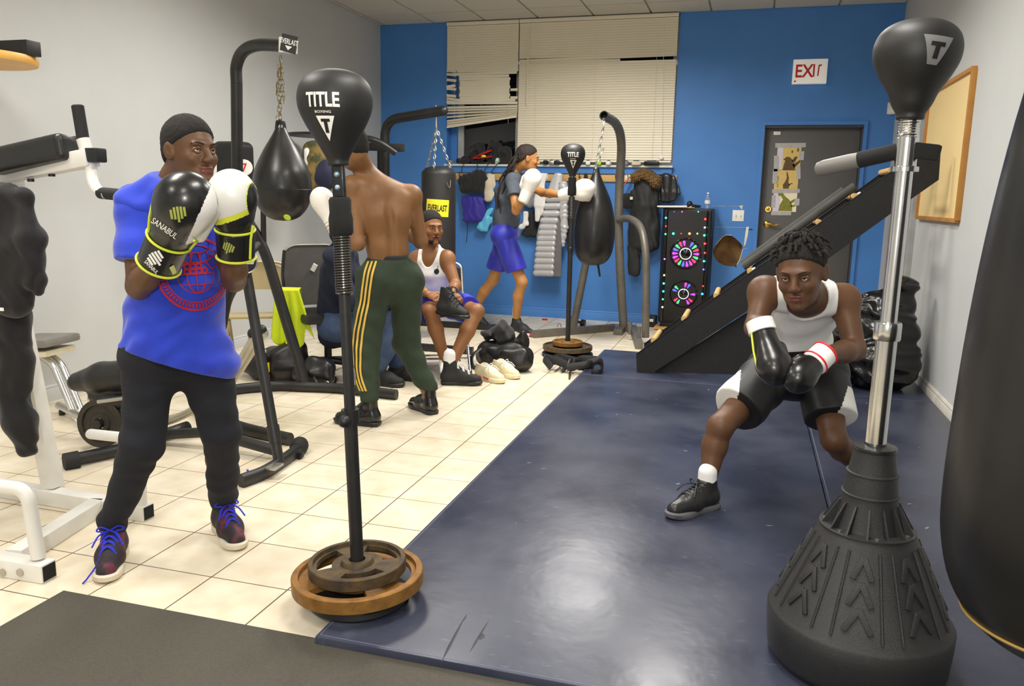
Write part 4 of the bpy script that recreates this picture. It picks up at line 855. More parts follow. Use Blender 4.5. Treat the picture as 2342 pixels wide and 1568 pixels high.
# ------------------------------------------------------------------ hanging bags
m_glossbag = M('gloss_bag_vinyl', (22, 22, 23), .36, col2=(34, 32, 30), vscale=5, vmix=.7, bump=.15, bscale=25, rvar=.10, coat=.05)
def chain(mb, a, b, r=.010, w=.0028, slack=0.0):
    a, b = V(a), V(b); L = (b - a).length; n = max(2, int(L / (r * 2.6)))
    for i in range(n):
        c = a + (b - a) * ((i + .5) / n); d = (b - a).normalized(); F = basis(d, V((1, .3, 0)) if i % 2 else V((-.3, 1, 0)))
        l_ = L / n * .68; q = [c + F @ V((math.cos(t_) * r * .62, 0, math.sin(t_) * l_)) for t_ in [2 * math.pi * j / 10 for j in range(10)]]
        mb.tube(q, w, 5, closed=True)
    return mb
hb = V((3.10, -.30, .34)); t = thing('teardrop_heavy_bag', 'huge glossy black teardrop heavy bag hanging at the right edge', 'punching bag', hb)
pr = smooth_prof([(0, 0), (.10, .012), (.18, .06), (.235, .14), (.262, .24), (.270, .34), (.268, .50), (.258, .75), (.238, 1.0), (.205, 1.25), (.155, 1.5), (.09, 1.75), (.05, 1.92), (.03, 1.98), (0, 1.98)], 4)
o = MB().lathe(pr, 72, Matrix.Translation(hb)).build('bag_body', m_glossbag, t)
MB().tube([hb + V((.205 * math.cos(a), .205 * math.sin(a), .085)) for a in [2 * math.pi * i / 60 for i in range(60)]], .004, 6, closed=True).build('piping', M('ochre_piping', (150, 122, 60), .5), t)
chain(MB(), hb + V((0, 0, 1.97)), V((hb.x, hb.y, ZC)), .018, .005).build('chain', m_steel, t)
# near aqua bag on its bent-post stand
def TP(x, y, Y): return P(x, y, Y)
sY = 2.48
t = thing('bag_stand', 'black bent-post bag stand with curved base behind the boy in blue', 'bag stand', (-.5, 2.2, 0))
pk = TP(603, 562, 2.50); foot = G(700, 884, .03); top = TP(541, 190, 2.35); tipp = TP(652, 104, 2.12)
post = fillet([foot, pk, TP(543, 470, 2.42), top], .16, 6)
MB().tube(post, .037, 16).build('post', m_blacksteel, t)
MB().tube(arc([top, TP(541, 150, 2.34), TP(556, 118, 2.30), TP(590, 103, 2.22), tipp], 6), .037, 16).build('arm', m_blacksteel, t)
MB().tube([pk - V((0, 0, .03)), TP(602, 476, 2.48)], .018, 14).build('weight_peg', m_blacksteel, t); MB().ball(TP(602, 476, 2.48), .019, 8).build('peg_cap', m_steel, t)
u_ = arc([G(907, 902, .035), G(780, 888, .035), G(690, 884, .035), V((-.72, 2.48, .035)), V((-.93, 2.25, .035)), V((-.90, 1.9, .035)), V((-.62, 1.68, .035)), G(560, 980, .035), G(664, 1004, .035)], 6)
MB().tube(u_, .036, 14, flat=.8, side=(0, 0, 1)).build('base_tube', m_blacksteel, t)
MB().tube(arc([TP(745, 882, 2.62), TP(743, 875, 2.62), TP(749, 872, 2.62), TP(754, 880, 2.62)], 4), .004, 6).build('band_loop', m_steel, t)
# brand box at the arm tip
F = frame(tipp, V((0, 0, 1))); d = (TP(668, 104, 2.08) - tipp).normalized()
eb = MB().beam(tipp - d * .0, tipp + d * .075, .085, .085, bev=.004).build('arm_end_cap', m_wht, t)
X = (CAM - tipp); X.z = 0; X.normalize(); yv = V((0, 0, 1)); xv = yv.cross(X)
ob = tipp + d * .045 + X * .050; F = Matrix((xv, yv, X)).transposed().to_4x4(); F.translation = ob; F = F @ Matrix.Rotation(-.18, 4, 'Z')
pl = MB(); pl.prism([(-.045, -.045), (.045, -.05), (.045, .05), (-.045, .05)], .003, F); q = pl.build('brand_tag', m_black, t)
put2d(MB(), shift2d(text2d('EVERLAST', .030, .02, .56), 0, .012), F @ Matrix.Translation((0, 0, .004))).build('brand_letters', m_wht, t); put2d(MB(), poly2d([(-.02, -.012), (.02, -.012), (0, -.036)]), F @ Matrix.Translation((0, 0, .004))).build('brand_mark', m_wht, t)
# aqua bag
bc = TP(645, 400, 2.12); hk = TP(645, 292, 2.12)
t = thing('teardrop_bag', 'black teardrop bag on doubled chains beside the reflex ball', 'punching bag', (bc.x, bc.y, TP(645, 505, 2.12).z), 'teardrop bags')
zb = TP(645, 505, 2.12).z; hh = hk.z - zb
pr = smooth_prof([(0, 0), (.06, .008), (.11, .035), (.15, .085), (.172, .155), (.176, .20), (.165, .27), (.14, .33), (.105, .395), (.07, .45), (.045, .49), (.030, .52)], 5)
pr = [(r * 1.0, z * hh / .52) for r, z in pr]
o = MB().lathe(pr, 56, Matrix.Translation((bc.x, bc.y, zb))).build('bag_body', m_glossbag, t)
MB().tube([V((bc.x + .177 * math.cos(a), bc.y + .177 * math.sin(a), zb + .19)) for a in [2 * math.pi * i / 48 for i in range(48)]], .0018, 5, closed=True).build('seam', m_black, t)
xr = CR.copy(); xr.z = 0; xr.normalize()
s_ = SDF().cone((bc.x, bc.y, zb + hh * .86), (bc.x, bc.y, zb + hh * 1.06), .045, .030, .02, .5, xr).sub((bc.x, bc.y, zb + hh * 1.0), (.016, .08, .028), np.array(basis((0, 0, 1), xr))); sdf_obj('hanging_eye', s_, m_glossbag, t, .005)
MB().lathe([(.021, -.004), (.026, 0), (.021, .004)], 24, frame((bc.x, bc.y, zb + hh * 1.0), CW)).build('grommet', m_steel, t)
ch = MB(); chain(ch, (bc.x, bc.y, zb + hh * 1.02), TP(642, 128, 2.12), .012, .003); chain(ch, TP(638, 270, 2.10), TP(636, 150, 2.11), .012, .003); chain(ch, TP(650, 235, 2.13), TP(644, 140, 2.12), .012, .003); chain(ch, TP(632, 215, 2.12), TP(640, 160, 2.12), .012, .003)
ch.build('chain', M('tarnished_chain', (150, 140, 116), .35, .9), t); MB().tube(arc([TP(634, 262, 2.09), TP(631, 270, 2.09), TP(636, 274, 2.09), TP(638, 266, 2.09)], 4), .004, 6).build('s_hook', m_steel, t)
MB().lathe([(0, .002), (.02, .002), (.022, 0)], 20, frame(TP(657, 497, 1.97), (.1, -.75, -.6))).build('logo_spot', M('lime_print', (190, 210, 40), .5), t)
# ------------------------------------------------------------------ far dark stand with speed-ball bracket and long yellow-label bag
t = thing('bag_stand', 'black bag stand with a long arm in the far left corner', 'bag stand', (-.86, 4.75, 0))
fY = 5.0; tp = TP(880, 300, fY); arm_e = TP(1014, 253, fY - .1)
MB().tube(fillet([V((tp.x, fY, .0)), V((tp.x, fY, TP(880, 275, fY).z)), arm_e], .16, 8), .045, 16).ball(arm_e, .045, 10).build('post', m_blacksteel, t)
MB().beam((-1.35, 5.55, .03), (.0, 5.55, .03), .06, .06).beam((-1.35, 4.25, .03), (.12, 4.25, .03), .06, .06).beam((tp.x, 4.22, .03), (tp.x, 5.58, .03), .06, .06).build('base_beam', m_blacksteel, t)
for x in (-.45, .02): MB().tube(arc([(x - .02, 5.55, .06), (x - .018, 5.55, .085), (x + .018, 5.55, .085), (x + .02, 5.55, .06)], 4), .005, 6).build('band_loop', m_steel, t)
br = TP(870, 335, fY - .05)
MB().beam(TP(760, 333, fY - .25), TP(922, 338, fY - .25), .07, .07).build('bracket_bar', m_blacksteel, t); MB().beam(V((tp.x - .06, fY + .03, .1)), V((tp.x - .06, fY + .03, br.z)), .05, .05).build('second_post', m_blacksteel, t)
MB().tube(arc([TP(905, 350, fY - .3), TP(860, 322, fY - .4), TP(810, 312, fY - .4)], 6), .03, 12).build('bracket_brace', m_blacksteel, t)
pc_ = TP(715, 312, fY - .4); MB().lathe([(.0, 0), (.30, 0), (.305, .01), (.30, .02), (0, .02)], 40, Matrix.Translation((pc_.x + .08, pc_.y, pc_.z))).build('platform_disc', m_blacksteel, t); MB().beam(TP(735, 322, fY - .4), TP(812, 322, fY - .4), .06, .05).build('platform_support', m_blacksteel, t)
# long bag
lb_ = TP(1003, 540, 4.95); zt_ = TP(1003, 392, 4.95).z
t = thing('long_heavy_bag', 'black cylindrical heavy bag with a yellow label behind the seated man', 'punching bag', (lb_.x, lb_.y, .35))
o = MB().lathe([(0, .36), (.13, .362), (.158, .38), (.162, .45), (.162, zt_ - .03), (.158, zt_ - .005), (.12, zt_ + .035), (.06, zt_ + .045), (0, zt_ + .045)], 48, Matrix.Translation((lb_.x, lb_.y, 0))).build('bag_body', M('dull_bag_vinyl', (34, 33, 33), .5, col2=(46, 45, 44), vscale=7, bump=.3, bscale=14), t)
fx = CAM - lb_; fx.z = 0; fx.normalize(); yv = V((0, 0, 1)); xv = yv.cross(fx); F = Matrix((xv, yv, fx)).transposed().to_4x4(); F.translation = V((lb_.x, lb_.y, TP(1003, 475, 4.95).z)) + fx * .4
lp = wrap('label_patch', shift2d(rect2d(.205, .155), -.01, 0, -.05), o, F, m_yel, t); wrap('label_letters', shift2d(text2d('EVERLAST', .06, .02, .50), -.01, .0, -.05), o, F, m_blk, lp, lift=.003)
MB().tube(arc([V((lb_.x, lb_.y, zt_ - .10)) + fx * .165 + xv * .075, V((lb_.x, lb_.y, zt_ - .15)) + fx * .15 + xv * .10, V((lb_.x, lb_.y, zt_ - .08)) + fx * .14 + xv * .11], 4), .003, 6).build('d_ring', m_steel, t)
ap = TP(998, 292, 4.95); ch = MB()
chain(ch, V((lb_.x - .13, lb_.y, zt_)), ap, .014, .004); chain(ch, V((lb_.x + .13, lb_.y, zt_)), ap, .014, .004); chain(ch, V((lb_.x, lb_.y - .13, zt_)), ap, .014, .004); ch.build('chain', m_steel, t)
MB().cyl(ap, ap + V((0, 0, .10)), .010, n=8).cyl(TP(997, 258, 4.95), TP(997, 240, 4.95), .006, n=8).tube([ap + V((.02 * math.cos(a), 0, .12 + .02 * math.sin(a))) for a in [2 * math.pi * i / 12 for i in range(12)]], .004, 6, closed=True).cyl(ap + V((0, 0, .14)), TP(997, 258, 4.95), .005, n=8).build('swivel', m_steel, t)
# ------------------------------------------------------------------ grey steel stand with large teardrop bag
m_gst = M('worn_grey_steel', (116, 112, 104), .45, .35, col2=(92, 84, 72), vscale=10, bump=.15, bscale=90)
gY = 6.0
t = thing('bag_stand', 'worn grey steel bag stand between the coats and the loudspeaker', 'bag stand', (1.08, gY, 0), 'bag stands')
at_ = P(1381, 264, 5.35); pz = P(1424, 345, gY)
px_ = P(1426, 748, gY).x
post = arc([V((px_ + .0, gY, .05)), P(1420, 650, gY), P(1415, 520, gY), P(1417, 420, gY), P(1421, 330, gY - .08), P(1410, 285, gY - .3), at_], 6)
MB().tube(post, .044, 18, caps=False).build('post', m_gst, t); MB().lathe([(.044, 0), (.036, 0), (.036, -.05), (0, -.05)], 20, frame(at_, at_ - P(1410, 285, gY - .3))).build('tube_bore', m_dark, t)
MB().beam(G(1218, 764, .035), (px_ - .10, gY + .02, .035), .07, .07).beam((px_ - .14, gY + .02, .035), (px_ + .12, gY + .02, .035), .07, .07).beam((px_ + .1, gY + .02, .035), G(1462, 790, .035), .07, .07).beam((px_ - .02, gY - .25, .03), (px_ - .02, gY, .03), .09, .06).build('base_beam', m_gst, t)
MB().tube(arc([P(1415, 502, gY - .03), P(1440, 500, gY - .2), P(1465, 520, gY - .45), P(1476, 570, gY - .6), V((P(1478, 650, gY - .62).x, gY - .62, 1.0)) if False else P(1478, 650, gY - .62), V((P(1476, 775, gY - .62).x, gY - .62, .06))], 6), .036, 14).build('side_brace', m_gst, t)
MB().tube([P(1340, 600, gY), P(1311, 748, gY)], .04, 14).build('left_brace', m_gst, t)
for q in (P(1441, 760, gY - .5), P(1462, 770, gY - .75)): MB().cyl(V((q.x, q.y, .06)), V((q.x, q.y, .18)), .018, n=12).build('plate_peg', m_gst, t)
MB().tube(arc([P(1275, 748, 5.75), P(1276, 741, 5.75), P(1282, 741, 5.75), P(1283, 748, 5.75)], 4), .005, 6).build('band_loop', m_steel, t)
bc2 = P(1360, 500, 5.30); zb2 = P(1360, 607, 5.30).z; zt2 = P(1362, 385, 5.30).z
t = thing('teardrop_bag', 'large black teardrop bag on the grey stand, hit by the white glove', 'punching bag', (bc2.x, bc2.y, zb2), 'teardrop bags'); H_ = zt2 - zb2
pr = smooth_prof([(0, 0), (.07, .01), (.13, .05), (.172, .13), (.190, .25), (.192, .38), (.180, .52), (.150, .66), (.105, .78), (.062, .88), (.035, .95), (.026, 1.0)], 5)
MB().lathe([(r, z * H_) for r, z in pr], 48, Matrix.Translation((bc2.x, bc2.y, zb2))).build('bag_body', m_glossbag, t)
ch = MB(); chain(ch, P(1362, 388, 5.30), P(1381, 285, 5.32), .014, .004); chain(ch, P(1381, 290, 5.32), at_ + V((0, 0, -.03)), .014, .004); chain(ch, P(1358, 395, 5.28), P(1379, 340, 5.32), .014, .004); ch.build('chain', m_steel, t)
MB().beam(P(1368, 606, 5.30), P(1372, 632, 5.30), .02, .006, up=(0, 1, 0), bev=0).build('tail_strap', m_cblack, t)
# ------------------------------------------------------------------ slanted rack with wooden rungs
rY0, rY1 = 3.87, 4.36
t = thing('slanted_rung_rack', 'long black slanted rack with wooden rungs leaning to the right wall', 'rack', (2.5, 4.1, MT))
m_board = M('black_carpeted_board', (26, 26, 27), .8, col2=(36, 36, 36), vscale=30, bump=.5, bscale=250); m_lipm = M('black_gloss_edge', (16, 16, 17), .25)
pp = [P(x, y, rY0) for x, y in [(1455, 811), (2052, 384), (2130, 339), (2152, 341), (2147, 411), (2084, 455), (1903, 585), (1492, 862), (1456, 862)]]
poly = [(p.x, max(p.z, MT + .002)) for p in pp]
FM = lambda Y: Matrix(((1, 0, 0, 0), (0, 0, -1, Y), (0, 1, 0, 0), (0, 0, 0, 1)))
for Y in (rY0 + .022, rY1): MB().prism(poly, .022, FM(Y)).build('side_board', m_board, t)
for Y in (rY0 + .011, rY1 - .011): MB().beam((poly[0][0], Y, poly[0][1] + .003), (poly[1][0], Y, poly[1][1] + .003), .026, .008, up=(-.6, 0, 1), bev=.002).build('edge_trim', m_lipm, t)
sp = [P(x, y, rY0 + .05) for x, y in [(1495, 862), (1830, 636), (1830, 860)]]; MB().prism([(p.x, max(p.z, MT + .002)) for p in sp], .02, FM(rY0 + .06)).build('lower_panel', m_board, t)
R0, R1 = V((poly[0][0], 0, poly[0][1])), V((poly[1][0], 0, poly[1][1])); dr = (R1 - R0); m_rung = M('wood_dowel', (214, 178, 118), .5, col2=(196, 154, 92), vscale=14)
nd = V((-dr.z, 0, dr.x)).normalized()
for k, (x, y) in enumerate([(1498, 776), (1567, 727), (1640, 675), (1716, 620), (1792, 562), (1868, 504), (1948, 443), (2030, 385)]):
    q = P(x, y, rY0 + .1); s_ = (V((q.x, 0, q.z)) - R0).dot(dr) / dr.length_squared; c = R0 + dr * s_ + nd * .010
    MB().cyl((c.x, rY0 + .02, c.z), (c.x, rY1 - .02, c.z), .021, n=16).build('rung', m_rung, t)
    if k in (3, 6): MB().box((c.x + .03, rY0 + .05, c.z + .01), (.03, .03, .035), Euler((0, -.6, 0)).to_matrix(), bev=.003).build('rung_clip', m_wht, t)
for k, (a, b, dy, lbl) in enumerate([((1700, 611), (1954, 424), .12, 'thick grey foam roller lying on the slanted rack, nearer one'), ((1694, 599), (1926, 430), .30, 'thick grey foam roller lying on the slanted rack, farther one')]):
    q0 = R0 + dr * ((V((P(*a, rY0 + dy).x, 0, P(*a, rY0 + dy).z)) - R0).dot(dr) / dr.length_squared); q1 = R0 + dr * ((V((P(*b, rY0 + dy).x, 0, P(*b, rY0 + dy).z)) - R0).dot(dr) / dr.length_squared)
    o_ = nd * (.062 if k == 0 else .075)
    tag(MB().tube([V((q0.x, rY0 + dy, q0.z)) + o_, V((q1.x, rY0 + dy, q1.z)) + o_], .030, 20).build('foam_roller', M('grey_foam', (62, 62, 60), .85, bump=.2, bscale=300)), lbl, 'roller', 'foam rollers on the rack')
# ------------------------------------------------------------------ white power tower on the left
m_wsteel = M('white_powder_steel', (228, 226, 220), .4, col2=(214, 211, 202), vscale=9, vmix=.6, bump=.06, bscale=120)
m_pad = M('black_vinyl_pad', (22, 22, 22), .4, col2=(34, 34, 33), vscale=9, bump=.12, bscale=100)
m_grip = M('black_rubber_grip', (26, 26, 27), .75, bump=.2, bscale=200)
t = thing('power_tower', 'white steel dip and knee-raise tower at the left edge', 'exercise machine', (-.4, .2, 0))
SQ = .066
def sqtube(a, b, name='frame_tube', w=SQ, open_end=False):
    a, b = V(a), V(b); MB().beam(a, b, w, w, bev=.006).build(name, m_wsteel, t)
    if open_end:
        d = (b - a).normalized(); MB().beam(b - d * .001, b + d * .0015, w - .012, w - .012, bev=0).build('tube_opening', m_dark, t)
h_ = SQ / 2
sqtube((-1.15, .385, h_), (.048, .352, h_), open_end=True)
sqtube((-.60, -.215, h_), (.10, -.20, h_), open_end=True)
sqtube((-.10, -.16, h_), (-.20, .345, h_))
ub = V((-.475, .385, SQ)); ut = P(36, 691, .385); ud = (ut - ub).normalized()
uT = ub + ud * ((1.42 - SQ) / ud.z)
sqtube(ub, uT, 'upright')
for x_ in (-.6,): MB().box(ub + V((.04, -.034, -.02)), (.008, .004, .008)).build('bolt', m_steel, t)
aY = .20; A0 = P(-60, 413, aY + .05); A1_ = P(212, 360, aY - .05)
MB().beam(A0, A1_, .06, .062, bev=.006).build('arm_beam', m_wsteel, t)
MB().beam(uT + V((-.02, 0, -.01)), P(20, 395, aY + .04), .06, .06, bev=.006).build('arm_beam', m_wsteel, t)
MB().beam(P(40, 405, aY + .04) - V((0, 0, .02)), P(25, 470, aY + .14), .05, .05, bev=.006).build('arm_strut', m_wsteel, t)
pa, pb = P(6, 372, aY), P(170, 336, aY - .03); d_ = (pb - pa).normalized()
s_ = SDF().box((pa + pb) / 2, ((pb - pa).length / 2 - .012, .050, .026), np.array(basis(V((0, 1, 0)).cross(d_) * -1, d_)), .022); s_.sub(pb + V((-.045, 0, .062)), (.055, .034, .034), None, .02); sdf_obj('arm_pad', s_, m_pad, t, .006)
gb = P(203, 360, aY - .05); g1 = P(190, 318, aY - .05); g2 = P(177, 240, aY - .05)
MB().tube([gb, g1], .023, 16).build('grip_post', m_wsteel, t); MB().tube([g1, g1 * .03 + g2 * .97, g2], [.021, .021, .017], 18).build('grip', m_grip, t)
MB().box(P(219, 355, aY - .05), (.055, .05, .05), bev=.006).build('end_cap', m_black, t)
hc = fillet([P(208, 376, aY - .05), P(210, 410, aY - .06), P(222, 436, aY - .07), P(238, 442, aY - .08), P(245, 443, aY - .085)], .03, 5)
MB().tube(hc, .020, 16).build('lower_handle', m_wsteel, t); MB().tube([P(230, 441, aY - .075), P(292, 447, aY - .11)], .021, 16).build('grip', m_grip, t)
for x, y in ((70, 408), (118, 396)): MB().cyl(P(x, y, aY - .02), P(x, y, aY - .02) - V((0, 0, .012)), .012, n=10).build('bolt', m_black, t)
MB().tube(fillet([(-.62, -.20, .30), P(0, 1112, -.20), P(62, 1118, -.19), P(88, 1275, -.19)], .07, 6), .024, 16).build('step_handle', m_wsteel, t)
MB().tube([P(208, 992, .30), P(320, 1004, .30)], .021, 16).ball(P(208, 992, .30), .021, 8).build('foot_peg', m_wsteel, t)
MB().tube([P(318, 1000, .34), P(325, 1165, .345)], .022, 14).build('foot_peg_post', m_wsteel, t)
for x in (8, 47): MB().cyl(P(x, 1308, -.235), P(x, 1308, -.235) - V((0, .006, 0)), .014, n=14).build('bolt', m_steel, t)
MB().beam((-.515, .385, .05), (-.515, .385, .06), .10, .10, bev=0).build('foot_plate', m_wsteel, t)
# clothes hung over the tower
def garment(name, label, cat, mat, chains, h=.008, amp=.008, f=44, seed=0, group=None, root=None):
    s_ = SDF()
    for pts, rs, fl in chains: s_.chain([V(p) for p in pts], rs, .03, fl, (1, 0, 0))
    s_.disp(fold(amp, (1, .3, .2), f, seed)).disp(wob(amp * .6, 18, seed + 3)); lo, hi = s_.bounds()
    t = thing(name, label, cat, root or ((lo[0] + hi[0]) / 2, (lo[1] + hi[1]) / 2, lo[2] + .03), group); sdf_obj('fabric', s_, mat, t, h); return t
m_night = M('black_fleece', (17, 16, 18), .85, col2=(26, 25, 27), vscale=20, sheen=.15, bump=.35, bscale=140)
cY = .10
tj = garment('hanging_coat', 'black jacket hung over the white tower at the left edge', 'jacket', m_night, [([P(10, 452, cY), P(20, 560, cY), P(25, 690, cY)], [.085, .10, .10], .6), ([P(58, 450, cY), P(70, 540, cY), P(72, 640, cY)], [.035, .05, .05], .9), ([P(-50, 452, cY), P(-50, 680, cY)], [.1, .13], .6)], seed=1)
s_ = SDF().chain([P(82, 590, cY), P(90, 640, cY), P(88, 665, cY)], [.02, .024, .02], .02); sdf_obj('cuff', s_, m_night, tj, .008)
MB().box(P(3, 707, cY - .07), (.02, .004, .012)).build('zip_pull', m_wht, tj)
tj = garment('hanging_sweatpants', 'black sweatpants hanging below the jacket on the white tower', 'trousers', m_night, [([P(20, 720, cY + .06), P(25, 800, cY + .06), P(28, 880, cY + .06)], [.09, .09, .085], .7), ([P(20, 900, cY + .05), P(45, 960, cY + .05), P(62, 1025, cY + .05)], [.065, .062, .045], .9), ([P(-40, 720, cY + .08), P(-30, 900, cY + .08)], [.09, .10], .7)], seed=2)
# ------------------------------------------------------------------ padded chrome bench by the left wall
bY = 1.52
t = thing('chrome_bench', 'grey padded bench with chrome double legs by the left wall', 'bench', (-1.6, bY, 0))
sc_ = P(108, 783, bY)
MB().box(sc_ + V((-.06, .02, .006)), (.30, .30, .05), Euler((0, -.06, .1)).to_matrix(), bev=.02).build('seat_pad', M('grey_vinyl', (120, 116, 112), .5), t)
MB().box(sc_ + V((-.07, .02, -.06)), (.27, .26, .035), Euler((0, -.06, .1)).to_matrix(), bev=.01).build('seat_base', M('cream_plastic', (214, 204, 176), .5), t)
for dy in (-.03, .03): MB().tube(fillet([P(112, 815, bY) + V((-.06, dy, .02)), P(130, 830, bY) + V((0, dy, 0)), P(186, 962, bY - .05) + V((0, dy, 0))], .05, 4), .019, 14).build('leg', m_chrome, t)
f0, f1 = P(136, 942, bY + .02), P(245, 985, bY - .1); MB().tube([V((f0.x, f0.y, .045)), V((f1.x, f1.y - .1, .045))], .024, 14).build('foot_tube', m_chrome, t)
MB().tube([V((f0.x + .05, f0.y + .2, .045)), V((f1.x + .05, f1.y + .05, .045))], .024, 14).build('foot_tube', m_chrome, t)
for q in (.12, .8): p_ = f0.lerp(f1, q); MB().cyl((p_.x, p_.y - .02, .0), (p_.x, p_.y - .02, .028), .018, n=12).build('rubber_foot', m_black, t)
# ------------------------------------------------------------------ ab machine with sliding knee carriage
t = thing('ab_machine', 'black ab machine with curved rails, knee pads and round badge', 'exercise machine', (-.3, 1.2, 0))
fb = arc([G(551, 1100, .03), G(600, 1082, .03), G(640, 1058, .03), G(672, 1035, .03), G(688, 1020, .035)], 5)
MB().tube(fb, .035, 14, flat=.75, side=(0, 0, 1)).build('front_stabilizer', m_blacksteel, t)
e_ = G(684, 1020, .04); MB().ball(e_, (.045, .06, .05), 10).build('end_boot', m_grip, t)
for q in ((612, 1082), (686, 1040)): p_ = G(*q, .015); MB().cyl(p_ + V((.01, -.03, .0)), p_ + V((.01, .0, .0)), .014, n=12).box(p_ + V((0, -.01, .012)), (.05, .03, .02), bev=.005).build('transport_wheel', m_black, t)
MB().box(G(628, 1066, .058), (.05, .09, .012), Euler((0, 0, .1)).to_matrix(), bev=.003).build('mount_plate', m_steel, t)
pb_ = G(638, 1056, .04); pt_ = P(562, 618, 1.22)
MB().tube([pb_, pb_.lerp(pt_, .5), pt_], [.026, .026, .026], 14).build('front_post', m_blacksteel, t); MB().cyl(pb_.lerp(pt_, .10), pb_.lerp(pt_, .19), .031, n=14).build('post_sleeve', m_blacksteel, t)
bc_ = P(560, 598, 1.18); fx = (CAM - bc_).normalized()
MB().lathe([(0, .012), (.056, .012), (.060, .008), (.060, -.012), (0, -.012)], 40, frame(bc_, fx, CR)).build('badge', m_black, t)
MB().lathe([(.054, .013), (.057, .016), (.060, .013)], 40, frame(bc_, fx, CR)).build('badge_ring', m_steel, t)
put2d(MB(), text2d('AbCoaster', .026, .02, .58), frame(bc_ + fx * .0135, fx, CR)).build('badge_letters', m_wht, t)
MB().tube(arc([P(561, 612, 1.24), P(535, 650, 1.24), P(515, 690, 1.22), P(500, 760, 1.18), P(470, 830, 1.15)], 6), .032, 14).build('rear_curve_tube', m_blacksteel, t)
MB().tube(fillet([P(590, 560, 1.60), P(560, 590, 1.35), P(520, 640, 1.25)], .05, 4), .020, 12).build('handle_bar', m_blacksteel, t)
m_rail = M('brushed_rail', (190, 182, 160), .35, .6, col2=(170, 160, 136), vscale=20)
pxr = [(582, 770), (545, 832), (505, 888), (445, 935), (385, 962), (320, 972), (262, 958), (205, 915)]
for dy in (0, .16):
    pts = [P(x + (18 if dy else 0), y - (8 if dy else 0), 1.50 + dy - .055 * k) for k, (x, y) in enumerate(pxr)]
    MB().tube(arc(pts, 6), .022, 14, flat=1.6, side=(0, 0, 1)).ball(pts[0], .035, 8).build('rail', m_rail, t); MB().ball(pts[0] + V((.0, -.01, .02)), .032, 8).build('rail_cap', m_black, t)
kY = 1.06
s_ = SDF().chain([P(182, 872, kY), P(235, 862, kY + .02), P(300, 858, kY + .04)], [.065, .098, .105], .03, .8, (0, 1, 0)).chain([P(215, 905, kY), P(260, 915, kY), P(310, 915, kY)], [.03, .045, .05], .03); s_.chain([P(190, 868, kY + .22), P(300, 850, kY + .24)], [.05, .07], .03); sdf_obj('knee_pad', s_, m_pad, t, .007)
MB().tube([P(225, 918, kY - .085), P(300, 908, kY - .085)], .012, 8).build('carriage_bar', m_steel, t)
pcn = P(236, 966, kY - .03); plate(MB(), pcn, (.15, -1, .1), .125, .035, hub=.03, slots=0, lip=.03).build('loaded_plate', M('black_cast_plate', (46, 42, 36), .55, .2, col2=(66, 58, 46), vscale=20, bump=.3, bscale=80), t); MB().cyl(pcn + V((0, .08, 0)), pcn + V((.012, -.06, .006)), .024, n=16).build('plate_post', m_black, t)
MB().tube([G(150, 1055, .035), G(275, 1028, .035), V((-.62, 1.45, .035))], .032, 14).build('rear_stabilizer', m_blacksteel, t); MB().tube([G(146, 1056, .038), G(180, 1050, .038)], [.042, .044], 14).build('end_boot', m_grip, t)
MB().tube([V((-.68, 1.2, .05)), V((-.3, 1.22, .10)), V((.10, 1.2, .05))], .028, 12).build('spine_tube', m_blacksteel, t)
# ------------------------------------------------------------------ chairs
def folding_chair(label, loc, rz, mat, legm, group='folding chairs'):
    t = thing('folding_chair', label, 'chair', (0, 0, 0), group)
    MB().box((0, .0, .435), (.40, .38, .022), Euler((.06, 0, 0)).to_matrix(), bev=.010).build('seat', mat, t)
    MB().grid(lambda u, v: V(((u - .5) * .40, -.245 - .035 * (1 - (2 * u - 1) ** 2) - .03 * v, .60 + .20 * v - .05 * max(0, abs(2 * u - 1) - .6) * v * 2)), 14, 6).grid(lambda u, v: V(((.5 - u) * .40, -.250 - .035 * (1 - (2 * u - 1) ** 2) - .03 * v, .60 + .20 * v - .05 * max(0, abs(2 * u - 1) - .6) * v * 2)), 14, 6).build('backrest', mat, t)
    for s_ in (-1, 1):
        MB().tube(fillet([(s_ * .12, -.285, .815), (s_ * .205, -.28, .80), (s_ * .208, -.19, .56), (s_ * .21, .22, .012)], .05, 4), .012, 10).build('leg', legm, t)
        MB().tube([(s_ * .185, .14, .425), (s_ * .19, -.26, .012)], .011, 10).build('leg', legm, t)
        for y in (.22, -.26): MB().cyl((s_ * (.21 if y > 0 else .19), y, 0), (s_ * (.21 if y > 0 else .19), y, .02), .015, n=10).build('rubber_foot', m_black, t)
    MB().tube([(-.20, .13, .10), (.20, .13, .10)], .009, 8).build('stretcher', legm, t); MB().tube([(-.19, -.21, .06), (.19, -.21, .06)], .009, 8).build('stretcher', legm, t); MB().tube([(-.12, -.285, .815), (.12, -.285, .815)], .012, 8).build('top_tube', legm, t)
    t.location = V(loc); t.rotation_euler = (0, 0, rz); return t
m_beige = M('beige_chair_steel', (184, 168, 124), .35, .2, col2=(170, 152, 108), vscale=8)
folding_chair('beige metal folding chair standing behind the ab machine', (-1.17, 2.98, 0), math.radians(-150), m_beige, m_beige)
folding_chair('black folding chair with chrome legs under the man in a white tank top', (.06, 3.62, 0), math.radians(-152), M('black_chair', (24, 24, 26), .5), m_chrome)
